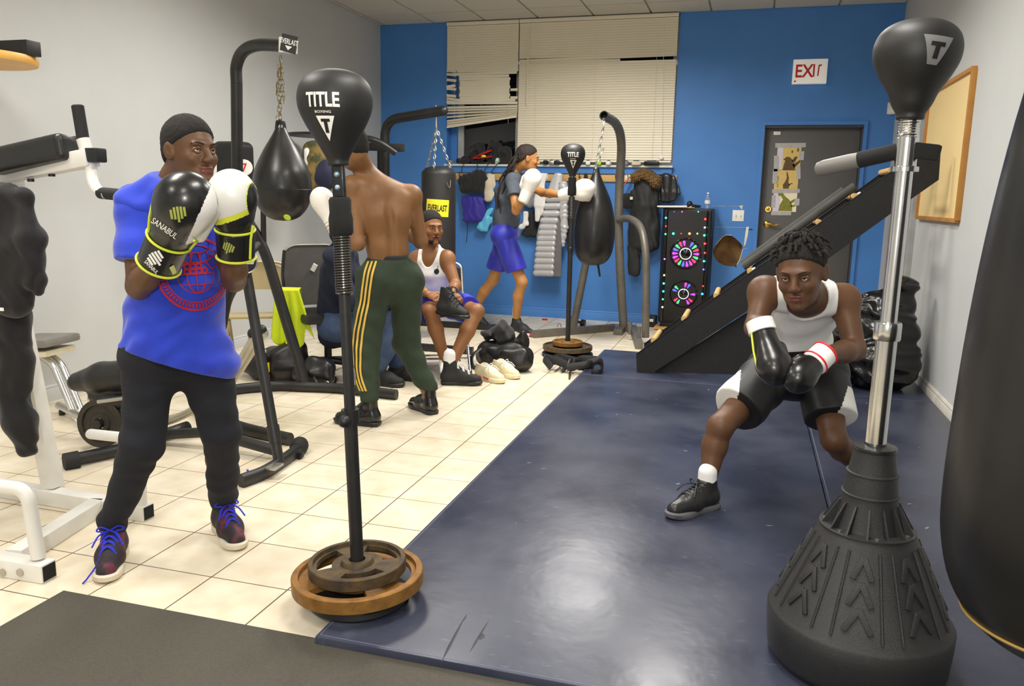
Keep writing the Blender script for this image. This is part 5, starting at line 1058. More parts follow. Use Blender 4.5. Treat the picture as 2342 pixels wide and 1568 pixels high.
# office chair with mesh back
oc = V((-.62, 3.06, 0)); fd = V((.75, -.66, 0)).normalized(); rd_ = V((-fd.y, fd.x, 0)); rz_ = math.atan2(-fd.x, fd.y)
t = thing('office_chair', 'dark mesh-backed office chair with a silver rim along the top', 'chair', oc)
m_mesh = M('charcoal_mesh', (62, 60, 56), .7, bump=.5, bscale=500)
RM = Matrix.Rotation(rz_, 4, 'Z'); TM = Matrix.Translation(oc) @ RM
bk = lambda u, v: TM @ V(((u - .5) * (.42 + .05 * math.sin(math.pi * v)), -.26 - .05 * math.cos((u - .5) * 2.4) - .05 * v, .50 + .46 * v - .10 * max(0, abs(2 * u - 1) - .55) ** 2 * 2 * (1 if v > .6 else 0)))
o_ = MB(); o_.grid(bk, 16, 12); o_.grid(lambda u, v: bk(1 - u, v) + (TM.to_3x3() @ V((0, -.015, 0))), 16, 12); o_.build('backrest', m_mesh, t)
MB().tube([bk(k / 15, 1.0) for k in range(16)], .010, 8).build('top_rim', m_steel, t)
for u in (0, 1): MB().tube([bk(u, k / 8) for k in range(9)], .012, 8).build('side_rim', m_black, t)
MB().box(oc + V((0, 0, .46)), (.48, .46, .07), RM.to_3x3(), bev=.03).build('seat', m_black, t)
for s_ in (-1, 1):
    MB().box(TM @ V((s_ * .27, .0, .635)), (.06, .15, .03), RM.to_3x3(), bev=.012).build('armrest', m_black, t); MB().tube(fillet([TM @ V((s_ * .27, 0, .62)), TM @ V((s_ * .29, 0, .45)), TM @ V((s_ * .15, 0, .42))], .04, 4), .016, 10).build('arm_support', m_black, t)
MB().cyl(oc + V((0, 0, .08)), oc + V((0, 0, .43)), .028, n=16).build('gas_column', m_black, t)
for k in range(5):
    a = k * 2 * math.pi / 5 + .3; e_ = oc + V((.30 * math.cos(a), .30 * math.sin(a), .075)); MB().tube([oc + V((0, 0, .12)), e_], [.028, .018], 10).build('star_leg', m_black, t); MB().cyl(e_ + V((0, -.012, -.045)), e_ + V((0, .012, -.045)), .030, n=14).build('caster', m_black, t)
tg = bk(.42, .62) + V((.0, -.03, 0)); MB().box(tg, (.035, .01, .06), Euler((.2, .5, .4)).to_matrix()).build('paper_tag', m_wht, t)
# neon towel over the armrest
ac = TM @ V((-.27, 0, .652)) if (TM @ V((-.27, 0, .652))).y < (TM @ V((.27, 0, .652))).y else TM @ V((.27, 0, .652))
tw = thing('neon_towel', 'neon yellow towel draped over the chair armrest', 'towel', (ac.x, ac.y, .2))
xa = CR.copy(); xa.z = 0; xa.normalize(); ya = V((-xa.y, xa.x, 0))
def towel(u, v):
    w = .17 + .14 * max(0, v) ** 1.0
    L_ = .42 + .14 * math.sin(u * 5.1 + .6) + (.10 if .55 < u < .75 else 0) - (.16 if u < .35 else 0)
    zz_ = ac.z + .012 - max(0, v) * L_; f_ = .020 * math.sin(u * 21) * min(1, max(0, v) * 2.5)
    return V((ac.x, ac.y, 0)) + xa * ((u - .5) * w + .03 * v) + ya * (-.080 - f_ if v > 0 else (-.080 + .16 * (-v))) + V((0, 0, zz_))
tm = MB(); nv = 40
def tw2(u, q):
    q = q * 1.5 - .5
    if q < -.25: 
        p_ = towel(u, -.999); return V((p_.x, p_.y, ac.z + .012 - ((-q - .25) / .25) * .22)) + ya * .0
    if q < 0: return towel(u, q * 4)
    return towel(u, q)
tm.grid(tw2, 36, 60); to_ = tm.build('cloth', M('neon_yellow_terry', (214, 232, 40), .8, col2=(200, 220, 30), vscale=40, bump=.4, bscale=200), tw)
sm = to_.modifiers.new('thick', 'SOLIDIFY'); sm.thickness = .006
# ------------------------------------------------------------------ bags, bottle, shoes on the floor
m_nyl = M('black_nylon', (22, 21, 22), .35, col2=(36, 35, 36), vscale=10, bump=.35, bscale=40); m_poly = M('garbage_plastic', (16, 16, 17), .22, col2=(24, 24, 25), vscale=8, bump=.5, bscale=18)
def bagobj(name, label, cat, mat, prims, h=.009, amp=.012, seed=0, ff=26, z0=0.0, group=None, f2=None):
    s_ = SDF()
    for c, r, k in prims: s_.ell(c, r, None, k)
    s_.disp(wob(amp, ff, seed))
    if f2: s_.disp(fold(*f2))
    s_.cut((0, 0, z0 + .001), (0, 0, -1), .008); lo, hi = s_.bounds(); t = thing(name, label, cat, ((lo[0] + hi[0]) / 2, (lo[1] + hi[1]) / 2, z0), group); sdf_obj('shell', s_, mat, t, h); return t
g = G(632, 880); bY_ = 2.80
t = bagobj('backpack', 'black crumpled backpack on the floor behind the bag stand', 'bag', m_nyl, [((P(645, 840, bY_).x, bY_, .12), (.20, .13, .15), .05), ((P(600, 850, bY_).x, bY_, .08), (.16, .12, .10), .05), ((P(668, 830, bY_).x, bY_ + .03, .20), (.10, .08, .12), .05)], seed=4)
t = bagobj('gym_bag', 'black gym bag under the office chair beside the towel', 'bag', m_nyl, [((-.55, 2.72, .09), (.17, .08, .10), .05), ((-.50, 2.74, .15), (.1, .07, .06), .05)], seed=9)
MB().tube(arc([(-.52, 2.66, .10), (-.46, 2.60, .06), (-.40, 2.60, .02), (-.36, 2.62, .006)], 5), .010, 8, flat=.4).build('strap', m_nyl, t)
sb = P(606, 872, 2.66); sb = V((P(606, 860, 2.64).x, 2.64, 0)); t = thing('soda_bottle', 'soda bottle with yellow label beside the black backpack', 'bottle', sb); zt_ = P(604, 800, 2.64).z
k_ = zt_ / .24
MB().lathe([(0, 0), (.030, 0), (.033, .012 * k_), (.031, .05 * k_), (.033, .09 * k_), (.033, .15 * k_), (.026, .185 * k_), (.013, .215 * k_), (.013, .225 * k_)], 20, Matrix.Translation(sb)).build('bottle_body', M('dark_soda', (40, 14, 10), .1, coat=.3), t); MB().cyl(sb + V((0, 0, .222 * k_)), sb + V((0, 0, .24 * k_)), .015, n=14).build('bottle_cap', m_wht, t); MB().lathe([(.0335, .085 * k_), (.0335, .155 * k_)], 20, Matrix.Translation(sb)).build('bottle_label', m_yel, t); MB().lathe([(.0337, .03 * k_), (.0337, .07 * k_)], 20, Matrix.Translation(sb)).build('bottle_band', m_red, t)
# duffel
dY = 3.78; dx_ = lambda px, py: P(px, py, dY)
s_ = SDF().cone((.42, dY + .04, .105), (.68, dY - .06, .10), .115, .11, .03).ell((.73, dY - .06, .10), (.06, .09, .09)).sub((.52, dY + .04, .23), (.15, .07, .06), None, .03).disp(wob(.010, 26, 6)).cut((0, 0, .002), (0, 0, -1), .01)
t = thing('duffel_bag', 'open black duffel bag on the floor beside the cream sneakers', 'bag', (.6, dY, 0)); sdf_obj('shell', s_, m_nyl, t, .008)
s_ = SDF().ell((.535, dY + .07, .23), (.09, .07, .11)).ell((.49, dY + .08, .31), (.06, .045, .05), None, .04).ell((.42, dY + .10, .25), (.09, .045, .04), None, .04).disp(wob(.014, 30, 8)); sdf_obj('stuffed_sweater', s_, m_cblack, t, .008)
s_ = SDF().ell((.69, dY + .0, .22), (.06, .016, .085), np.array(Euler((0, .3, .3)).to_matrix())); sdf_obj('lifted_flap', s_.disp(wob(.006, 40, 3)), m_nyl, t, .007)
MB().tube(arc([(.36, dY - .02, .16), (.31, dY - .1, .10), (.33, dY - .13, .02), (.37, dY - .10, .006)], 5), .016, 8, flat=.35).build('shoulder_strap', m_nyl, t); MB().box((.60, dY - .125, .15), (.05, .004, .022), Euler((0, 0, -.35)).to_matrix()).build('badge', m_steel, t)
# crumpled straps
t = thing('strap_heap', 'heap of black straps lying at the far corner of the mat', 'straps', (1.10, 3.85, 0)); random.seed(12)
for k in range(9):
    c = V((1.10 + random.uniform(-.12, .14), 3.85 + random.uniform(-.12, .12), .02 + random.uniform(0, .03))); q = [c + V((random.uniform(-.12, .12), random.uniform(-.10, .10), random.uniform(0, .07))) for _ in range(4)]
    if k == 0: q = [G(1285, 850, .01), G(1305, 832, .05), G(1330, 820, .08), G(1365, 822, .09)]
    if k == 1: q = [G(1302, 866, .006), G(1305, 845, .04), G(1318, 838, .06), G(1345, 835, .05)]
    if k == 2: q = [G(1345, 830, .08), G(1372, 826, .10), G(1376, 850, .05), G(1352, 852, MT + .01)]
    MB().tube(arc(q, 6), .028, 8, flat=.15, side=(.3, .2, 1)).build('strap', m_nyl if k % 3 else m_cblack, t)
MB().tube(arc([G(1268, 850, .006), G(1282, 838, .02), G(1290, 830, .05), G(1283, 852, .006)], 5), .006, 6).build('buckle_wire', m_steel, t)
# garbage bags
bagobj('garbage_bag', 'tall knotted black garbage bag against the right wall', 'garbage bag', m_poly, [((3.33, 4.00, .20 + MT), (.27, .24, .24), .05), ((3.34, 4.02, .42 + MT), (.23, .2, .22), .08), ((3.42, 4.03, .70 + MT), (.11, .10, .13), .10), ((3.22, 4.03, .58 + MT), (.11, .10, .10), .10)], .010, .012, 5, 24, MT, 'garbage bags', (.010, (.1, .2, 1), 34, 2, 1.0))
bagobj('garbage_bag', 'slumped black garbage bag behind the crouching boy', 'garbage bag', m_poly, [((2.92, 3.92, .15 + MT), (.14, .16, .17), .05), ((2.94, 3.95, .30 + MT), (.10, .11, .13), .08)], .010, .012, 15, 26, MT, 'garbage bags', (.010, (.5, .2, 1), 36, 4, 1.0))
# camo bag, round-badged shield hanging near the stands
cb = P(724, 385, 4.3); t = thing('camo_backpack', 'brown camouflage backpack hanging from the far stand bracket', 'bag', cb - V((0, 0, .3)))
m_camo = M('camouflage_cloth', (134, 112, 58), .8, col2=(70, 72, 40), vscale=9, vmix=1, sharp=(.45, .55), bump=.2, bscale=90)
s_ = SDF().cone(P(722, 345, 4.3), P(730, 425, 4.3), .12, .14, .03, .7, (1, 0, 0)).disp(wob(.014, 20, 2)); sdf_obj('shell', s_, m_camo, t, .009); MB().tube([P(722, 350, 4.3), P(724, 312, 4.35)], .012, 8).build('strap', m_camo, t)
s_ = SDF().ell(P(748, 400, 4.1), (.10, .09, .13)).disp(wob(.012, 24, 4)); sdf_obj('side_pouch', s_, M('navy_cloth', (34, 36, 62), .8), t, .009); s_ = SDF().chain([P(703, 345, 4.25), P(704, 372, 4.25)], [.03, .03], .02); sdf_obj('white_tag', s_, m_wht, t, .008)
sc = P(536, 395, 3.0); t = thing('strike_shield', 'black padded strike shield with white round badges behind the stand post', 'shield', (sc.x, 3.0, sc.z - .27))
s_ = SDF().box(P(536, 400, 3.0), (.075, .05, .19), None, .05); so = sdf_obj('padding', s_, m_pad, t, .008); MB().box(P(512, 328, 3.0), (.09, .04, .03), bev=.005).build('top_strap', m_black, t)
MB().beam(V((sc.x - .02, 3.05, sc.z - .35)), V((XL + .01, 3.05, sc.z - .35)), .04, .04).build('shelf_bracket', m_blacksteel, t)
for x, y in ((559, 383), (494, 388)):
    q = P(x, y, 2.9); MB().lathe([(0, .004), (.055, .004), (.057, 0)], 28, frame(q, (CAM - q).normalized())).build('badge', m_wht, t)
q = P(559, 383, 2.9); put2d(MB(), text2d('7', .06, .01), frame(q + (CAM - q).normalized() * .006, (CAM - q).normalized(), CR)).build('badge_number', m_red, t)
# small litter
tag(MB().tube([G(566, 1075, .006), G(573, 1090, .02)], [.006, .004], 8).build('pen', M('blue_pen', (40, 50, 170), .4)), 'small blue pen cap on the floor by the ab machine', 'pen')
tag(MB().box(G(1246, 730, .008), (.06, .04, .016), bev=.005).build('wrapper', m_red), 'small red wrapper on the floor by the blue wall', 'litter')
t = thing('dumbbell', 'short black dumbbell on the floor by the blue wall', 'dumbbell', P(1320, 733, 6.4)); q = G(1320, 736, .04)
MB().cyl(q + V((-.07, 0, .02)), q + V((.07, 0, -.01)), .016, n=12).build('handle', m_black, t)
for s_ in (-1, 1): MB().cyl(q + V((s_ * .04, 0, .005 - s_ * .010)), q + V((s_ * .09, 0, .005 - s_ * .016)), .038, n=8).build('head', m_black, t)
# ------------------------------------------------------------------ people
def meshes_join(parts):
    vs_ = np.concatenate([a for a, _ in parts]); n = 0; qs = []
    for a, q in parts: qs.append(q + n); n += len(a)
    return vs_, np.concatenate(qs)
def multi(name, sdfs, mat, parent, h, mifn=None):
    vs_, Q = meshes_join([s_.mesh(h) for s_ in sdfs]); return np_mesh(name, vs_, Q, mat, parent, mifn(vs_[Q].mean(1)) if mifn else None)
class Head:
    def __init__(s, c, fwd, up, sc=1.0):
        s.c = V(c); s.y = V(fwd).normalized(); s.x = s.y.cross(V(up)).normalized(); s.z = s.x.cross(s.y); s.R = Matrix((s.x, s.y, s.z)).transposed(); s.k = sc
    def w(s, x, y, z): return s.c + s.R @ (V((x, y, z)) * s.k)
    def loc(s, p): return (p - np.array(s.c)) @ np.array(s.R) / s.k
    def ell(s, S, c, r, k=.02, rot=None): S.ell(s.w(*c), np.array(r) * s.k, np.array(s.R @ rot if rot else s.R), k * s.k)
    def sub(s, S, c, r, k=.01): S.sub(s.w(*c), np.array(r) * s.k, np.array(s.R), k * s.k)
    def build(s, S, fine=True):
        s.ell(S, (0, -.014, .032), (.074, .094, .084), .04); s.ell(S, (0, .028, -.026), (.058, .062, .074), .03); s.ell(S, (0, .036, -.076), (.046, .050, .036), .03)
        if not fine:
            s.ell(S, (0, .095, -.012), (.014, .018, .024), .012)
        else:
            s.ell(S, (0, .080, .022), (.046, .014, .010), .018)
            for q in (-1, 1):
                s.sub(S, (q * .030, .099, .004), (.018, .013, .011), .012); s.ell(S, (q * .037, .062, -.026), (.022, .022, .020), .02); s.ell(S, (q * .012, .099, -.031), (.009, .010, .008), .008)
            S.cone(s.w(0, .086, .012), s.w(0, .106, -.026), .0085 * s.k, .0125 * s.k, .010 * s.k)
            s.ell(S, (0, .090, -.056), (.024, .011, .0075), .007); s.ell(S, (0, .088, -.068), (.021, .011, .0085), .007); s.ell(S, (0, .080, -.096), (.022, .018, .015), .02)
            s.sub(S, (0, .103, -.0615), (.022, .008, .0016), .003)
        for q in (-1, 1):
            rot = Euler((.15, 0, q * .35)).to_matrix(); s.ell(S, (q * .076, -.008, -.006), (.009, .020, .031), .008, rot); 
            if fine: s.sub(S, (q * .088, .000, -.002), (.008, .010, .017), .006)
    def parts(s, root, irisdir=(0, 0), brow=(16, 11, 8), mouth=False):
        for q in (-1, 1):
            MB().ball(s.w(q * .030, .0745, .003), .0118 * s.k, 10).build('eye', M('eye_white', (200, 190, 178), .25), root)
            d = s.R @ V((irisdir[0] * .35, 1, irisdir[1] * .35)).normalized(); MB().ball(s.w(q * .030, .0745, .003) + d * .0072 * s.k, .0060 * s.k, 8).build('iris', M('dark_iris', (18, 11, 8), .1), root)
            pts = [s.w(q * (.030 + dx), .0915 - abs(dx) * .38 - (.006 if dx * q > .01 else 0), .024 + dz) for dx, dz in ((-.018 * q * q, .0), (-.006, .005), (.007, .005), (.019, -.001))]
            pts = [s.w(q * a, b, c) for a, b, c in ((.014, .0945, .021), (.026, .0935, .0255), (.037, .086, .0255), (.047, .074, .020))]
            MB().tube(arc(pts, 3), .0034 * s.k, 6, flat=.6).build('eyebrow', M('eyebrow_hair', brow, .9), root)
            MB().tube(arc([s.w(q * a, b, c) for a, b, c in ((.016, .0835, .001), (.024, .0875, .0085), (.034, .0855, .0085), (.044, .0745, .000))], 3), .0040 * s.k, 6).tube(arc([s.w(q * a, b, c) for a, b, c in ((.016, .0835, .001), (.025, .0865, -.0060), (.034, .0845, -.0060), (.044, .0745, .000))], 3), .0030 * s.k, 6).build('eyelid', s.skin, root)
    def lipfn(s, tint=True):
        def fn(c):
            l_ = s.loc(c); m = (np.abs(l_[:, 0]) < .024) & (l_[:, 1] > .078) & (l_[:, 2] < -.050) & (l_[:, 2] > -.076); return m.astype(int)
        return fn
    def hair(s, root, mat, h=.004, line=(.074, .052), tilt=(.60, -.80), puff=0.0, amp=.0012, f=420):
        S = SDF(); s.ell(S, (0, -.016, .036), (.0775 + puff, .0965 + puff, .0865 + puff), .01); s.ell(S, (0, -.055, -.02), (.060 + puff, .045, .05), .03)
        S.disp(wob(amp, f, 3)); S.cut(s.w(0, *line), s.R @ V((0, tilt[0], tilt[1])), .012)
        return sdf_obj('hair', S, mat, root, h)
def skinmat(name, col, col2): return M(name, col, .5, col2=col2, vscale=6, vmix=.6, bump=.05, bscale=150, spec=.45)
def limb_arm(S, sh, el, wr, s_=1.0, hand=True):
    S.ell(sh, (.058 * s_,) * 3, None, .04).cone(sh, el, .054 * s_, .040 * s_, .03).cone(el, el.lerp(wr, .35), .041 * s_, .043 * s_, .02).cone(el.lerp(wr, .35), wr, .043 * s_, .027 * s_, .02)
def limb_leg(S, hip, kn, an, s_=1.0, back=None):
    b = V(back) * .018 if back is not None else V((0, 0, 0))
    S.cone(hip, kn, .088 * s_, .056 * s_, .04).ell(kn, (.055 * s_,) * 3, None, .02).cone(kn, kn.lerp(an, .35) + b, .052 * s_, .056 * s_, .02).cone(kn.lerp(an, .35) + b, an, .056 * s_, .034 * s_, .02)
def torso(S, hL, hR, sL, sR, nk, s_=1.0, bulge=None, chestf=.66):
    pel = (hL + hR) / 2; sm = (sL + sR) / 2; side = (sR - sL).normalized(); hs = (hR - hL).normalized(); wa = pel.lerp(sm, .36); ch = pel.lerp(sm, .72)
    if bulge is not None: wa = wa + V(bulge) * .5; ch = ch + V(bulge)
    S.cone(hL, hR, .098 * s_, None, .03).cone(pel, wa, .130 * s_, .118 * s_, .05, .72, hs).cone(wa, ch, .118 * s_, .150 * s_, .05, .66, side).cone(ch, sm, .150 * s_, .11 * s_, .05, .62, side).cone(sL, sR, .056 * s_, None, .06).cone(sm.lerp(nk, -.1), nk, .06 * s_, .054 * s_, .05)
    for q in (sL, sR): S.cone(q.lerp(sm, .2), nk.lerp(sm, .3), .042 * s_, .05 * s_, .04)
    return pel, wa, ch, sm, side
def glove(root, wr, tip, back, mats, sc=1.0, mifn=None, name='boxing_glove', h=.006, thumb=1, cuffm=None, pipem=None):
    """wr wrist, tip knuckle end, back direction of the back of the hand"""
    z = (V(tip) - V(wr)).normalized(); y = V(back); y = (y - z * y.dot(z)).normalized(); x = y.cross(z) * thumb; R = Matrix((x, y, z)).transposed(); wr = V(wr)
    L = (V(tip) - wr).length; k = L / .25; w = lambda a, b, c: wr + R @ (V((a, b, c)) * k); RA = np.array(R); S = SDF()
    S.cone(w(0, 0, .0), w(0, .004, .10), .043 * k, .050 * k, .03).ell(w(0, .008, .165), np.array((.066, .066, .082)) * k, RA, .03 * k).ell(w(0, .02, .185), np.array((.060, .055, .062)) * k, RA, .03 * k).ell(w(0, -.035, .17), np.array((.056, .034, .052)) * k, RA, .02 * k)
    S.cone(w(.050, -.012, .10), w(.060, -.040, .165), .026 * k, .024 * k, .016 * k); S.cut(w(0, 0, -.02), -z, .006)
    loc = lambda c: (c - np.array(wr)) @ RA / k
    o = sdf_obj(name, S, mats, root, h, (lambda c: mifn(loc(c))) if mifn else None)
    return o, w, R, k
def shoe(root, heel, toe, mats, high=.06, wide=.046, laces=None, name='shoe', h=.006, up=(0, 0, 1), foot=True, soleh=.028):
    """upper + sole + laces; heel and toe are on the ground"""
    heel, toe = V(heel), V(toe); f = (toe - heel); L = f.length; f.normalize(); u = V(up); u = (u - f * f.dot(u)).normalized(); sd = f.cross(u); w = lambda a, b, c: heel + f * (a * L) + sd * b + u * c; k = L / .28
    S = SDF(); S.cone(w(.12, 0, .050 * k), w(.55, 0, .048 * k), wide * .86, wide * .98, .03).cone(w(.55, 0, .045 * k), w(.86, 0, .034 * k), wide * .98, wide * .72, .03).cone(w(.18, 0, .06 * k), w(.20, 0, (.075 + high) * k), wide * .92, wide * .86, .03).cone(w(.30, 0, (.055 + high * .7) * k), w(.55, 0, .058 * k), wide * .6, wide * .6, .03)
    S.cut(w(0, 0, soleh * .55), -u, .004); S.cut(w(.2, 0, (.075 + high) * k), u, .006)
    if not foot: S.sub(w(.22, 0, (.085 + high) * k), np.array((wide * 1.3, wide * .62, .05)), np.array(Matrix((f, sd, u)).transposed()), .006)
    up_ = sdf_obj(name, S, mats[0], root, h)
    T = SDF(); T.cone(w(.10, 0, soleh * .6), w(.62, 0, soleh * .6), wide * .93, wide * 1.05, .03, .34, sd) if False else None
    pts = []
    prof = [(.0, .55), (.03, .80), (.10, .95), (.25, .92), (.40, .86), (.55, .96), (.68, 1.08), (.80, 1.05), (.90, .85), (.97, .52), (1.0, .15)]
    out = [(a * L, wide * b) for a, b in prof] + [(a * L, -wide * b) for a, b in reversed(prof)]
    pr = arc([V((a, b, 0)) for a, b in out] + [V((out[0][0], out[0][1], 0))], 3)[:-1]
    mb = MB(); n = len(pr); rows = []
    for z, g in ((0, .94), (.006, 1.0), (soleh * .8, 1.02), (soleh, .96)):
        rows.append([heel + f * (L * .5 + (p.x - L * .5) * g) + sd * (p.y * g) + u * (z + .012 * max(0, p.x / L - .75) * 2) for p in pr])
    vs_ = [q for r in rows for q in r]; fs = [(i * n + j, i * n + (j + 1) % n, (i + 1) * n + (j + 1) % n, (i + 1) * n + j) for i in range(3) for j in range(n)]
    mb.add(vs_, fs); mb.add(rows[0], [tuple(range(n))[::-1]], 0, False); mb.add(rows[3], [tuple(range(n))], 0, False); mb.build('sole', mats[1], up_ if name == 'shoe' else root)
    if laces:
        ml, nl = laces; lm = MB()
        for i in range(nl):
            a = .44 + .26 * i / max(1, nl - 1); z = (.055 + high * .7) * k * (1 - (a - .3) / .5) + .052 * k * ((a - .3) / .5) + wide * .62
            lm.tube(arc([w(a, -wide * .62, z - .020), w(a - .03, -wide * .2, z + .002), w(a - .05, wide * .2, z + .004), w(a - .03, wide * .62, z - .018)], 4), .0032, 6)
            lm.tube(arc([w(a, wide * .62, z - .020), w(a - .03, wide * .2, z + .003), w(a - .05, -wide * .2, z + .004), w(a - .03, -wide * .62, z - .018)], 4), .0032, 6)
        b = w(.42, 0, (.055 + high * .7) * k + wide * .5)
        for s_ in (-1, 1): lm.tube(arc([b, b + sd * s_ * .03 + u * .015, b + sd * s_ * .045 - f * .005, b + sd * s_ * .02 + f * .01], 4), .003, 6); lm.tube(arc([b, b + sd * s_ * .03 + f * .04, b + sd * s_ * .05 + f * .07 - u * .03], 4), .003, 6)
        lm.build('laces', ml, up_ if name == 'shoe' else root)
    return w, up_
def hand(S, wr, d, n, s_=1.0, curl=.6, spread=.10, thumbside=1):
    """palm and five fingers added to a body; d pointing direction, n back-of-hand normal"""
    d = V(d).normalized(); n = V(n); n = (n - d * n.dot(d)).normalized(); x = d.cross(n) * thumbside; wr = V(wr)
    S.cone(wr, wr + d * .05 * s_, .026 * s_, .032 * s_, .015, .62, x).cone(wr + d * .05 * s_, wr + d * .088 * s_, .034 * s_, .036 * s_, .012, .45, x)
    for i, (o, ln) in enumerate(((.027, .068), (.009, .078), (-.009, .072), (-.026, .056))):
        p0 = wr + (d * .086 + x * o) * s_; a = curl; d1 = d * math.cos(a * .7) - n * math.sin(a * .7) + x * spread * (o / .03) * .5; p1 = p0 + d1 * ln * .48 * s_; d2 = d * math.cos(a * 1.7) - n * math.sin(a * 1.7); p2 = p1 + d2 * ln * .32 * s_; d3 = d * math.cos(a * 2.3) - n * math.sin(a * 2.3); p3 = p2 + d3 * ln * .25 * s_
        S.chain([p0, p1, p2, p3], [.0092 * s_, .0085 * s_, .0078 * s_, .0065 * s_], .004)
    t0 = wr + (d * .022 + x * .024) * s_; t1 = t0 + (d * .030 + x * .026 - n * .008) * s_; t2 = t1 + (d * .030 + x * .006 - n * .014) * s_; t3 = t2 + (d * .020 - x * .004 - n * .012) * s_
    S.chain([t0, t1, t2, t3], [.014 * s_, .0115 * s_, .0098 * s_, .0078 * s_], .008)
m_lip = M('lip_dark', (96, 52, 44), .4)
HB_ = M('black_short_hair', (20, 16, 14), .9, col2=(34, 27, 22), vscale=120, bump=.8, bscale=260)
# ======== boy in the blue shirt
sk1 = skinmat('skin_deep_brown', (90, 60, 35), (106, 72, 44))
toeR, toeL = G(240, 1338), G(548, 1262); hR_ = toeR + (G(268, 1262) - toeR).normalized() * .285; hL_ = toeL + (G(496, 1190) - toeL).normalized() * .285
root = thing('person', 'boy in a blue printed T-shirt and dark sweatpants with raised boxing gloves', 'person', ((toeR + hR_ + toeL + hL_) / 4))
B = {k: P(*v) for k, v in dict(shR=(312, 470, .02), shL=(492, 462, .24), nk=(412, 402, .11), elR=(318, 655, -.06), wrR=(360, 600, -.13), elL=(535, 640, .16), wrL=(540, 575, .06), hR=(345, 808, .04), hL=(462, 812, .17), knR=(325, 1012, -.03), knL=(506, 990, .19)).items()}
fR = (toeR - hR_).normalized(); fL = (toeL - hL_).normalized(); B['anR'] = hR_ + fR * .065 + V((0, 0, .11)); B['anL'] = hL_ + fL * .065 + V((0, 0, .11))
S = SDF(); face = (CR * .80 - CW * .55); face.z = -.02
pel, wa, ch, sm, side = torso(S, B['hL'], B['hR'], B['shL'], B['shR'], B['nk'], .90)
limb_arm(S, B['shR'], B['elR'], B['wrR'], .95); limb_arm(S, B['shL'], B['elL'], B['wrL'], .95); limb_leg(S, B['hR'], B['knR'], B['anR'], .84, -face); limb_leg(S, B['hL'], B['knL'], B['anL'], .84, -face)
H1 = Head(P(435, 345, .09), face, (.06, 0, 1), .98); H1.skin = sk1; S.cone(B['nk'], H1.w(0, -.02, -.05), .054, .056, .03); H1.build(S)
zc = H1.c.z - .125
lo, hi = S.bounds(); bd = sdf_obj('body', S, [sk1, m_lip], root, boxes=[(.0065, lo, (hi[0], hi[1], zc)), (.0036, (lo[0], lo[1], zc - .008), hi)], mifn=H1.lipfn()); H1.parts(root, (.3, .25)); H1.hair(root, HB_, line=(.068, .056), puff=.002)
# T-shirt
m_tee = M('royal_blue_jersey', (34, 62, 196), .85, col2=(28, 52, 176), vscale=14, vmix=.7, sheen=.25, bump=.12, bscale=300)
T = SDF(); torso(T, B['hL'], B['hR'], B['shL'], B['shR'], B['nk'], .90); T.disp(lambda p: -.016); T.cone(B['hL'] + V((0, 0, -.04)), B['hR'] + V((0, 0, -.04)), .122, None, .05); hemc = P(415, 832, .10); fwd = V((face.x, face.y, 0)).normalized()
T.cone(pel + V((0, 0, -.13)), wa, .173, .151, .05, .93, side).cone(wa, ch, .145, .148, .05, .80, side).cone(ch, sm, .148, .112, .05, .70, side).cone(B['shL'], B['shR'], .060, None, .05)
for q in (B['shL'], B['shR']): T.cone(q.lerp(sm, .1), B['nk'].lerp(sm, .42), .056, .060, .04)
T.disp(fold(.009, (.8, .2, 1), 27, 5, .5)); T.disp(fold(.006, (-.8, .1, 1), 41, 6, .5)); T.disp(wob(.005, 14, 9)); hemn = (P(290, 792, .0) - P(520, 858, .2)).cross(CW).normalized(); hemn = hemn if hemn.z < 0 else -hemn
T.cut(hemc, hemn, .006); T.cut(B['nk'] + V((0, 0, -.012)), V((0, 0, 1)) + fwd * .35, .006)
sl = []
for sh, el in ((B['shR'], B['elR']), (B['shL'], B['elL'])):
    q = SDF().cone(sh.lerp(sm, .55), sh, .066, .066, .03).cone(sh, sh.lerp(el, .9), .062, .080, .03).disp(fold(.006, (el - sh).normalized() + V((.5, 0, 0)), 34, 3, .3)); q.cut(sh.lerp(el, .70), (el - sh) + V((-.05, 0, -.02)), .005); sl.append(q)
tee = multi('tshirt', [T] + sl, m_tee, root, .0065)
MB().tube([B['nk'] + V((0, 0, -.020)) + (side * math.cos(a) * .066 + V((-side.y, side.x, 0)) * math.sin(a) * .060) + V((0, 0, -.028)) * (V((-side.y, side.x, 0)) * math.sin(a)).dot(fwd) for a in [2 * math.pi * i / 28 for i in range(28)]], .007, 6, closed=True).build('collar', m_tee, root)
m_rprint = M('red_shirt_print', (176, 30, 52), .8)
pc = P(437, 612, .0); xd = CR.copy() * .85 + CW * .5; xd.z = 0; xd.normalize(); pn = V((0, 0, 1)); nn = xd.cross(pn); nn.normalize()
F = Matrix((xd, pn, nn)).transposed().to_4x4(); F.translation = P(437, 620, .14) + nn * .45
if (CAM - F.translation).dot(nn) < 0: nn = -nn
emb = [ring2d(.118, .126, 60), ring2d(.095, .099, 60), ring2d(.062, .065, 40, math.pi, 2 * math.pi), ring2d(.030, .033, 30, math.pi, 2 * math.pi, 1, 2), line2d((-.062, 0), (.062, 0), .004), line2d((0, 0), (0, -.064), .003), line2d((-.05, -.035), (.05, -.035), .003)]
for i in range(5): emb.append(shift2d(merge2d(shift2d(rect2d(.034, .004), 0, .016), shift2d(rect2d(.034, .004), 0, -.016), shift2d(rect2d(.004, .034), .016, 0), shift2d(rect2d(.004, .034), -.016, 0)), -.06 + .03 * i, .035 + .022 * (i % 2) + (.02 if i == 2 else 0), .35 * (i - 2)))
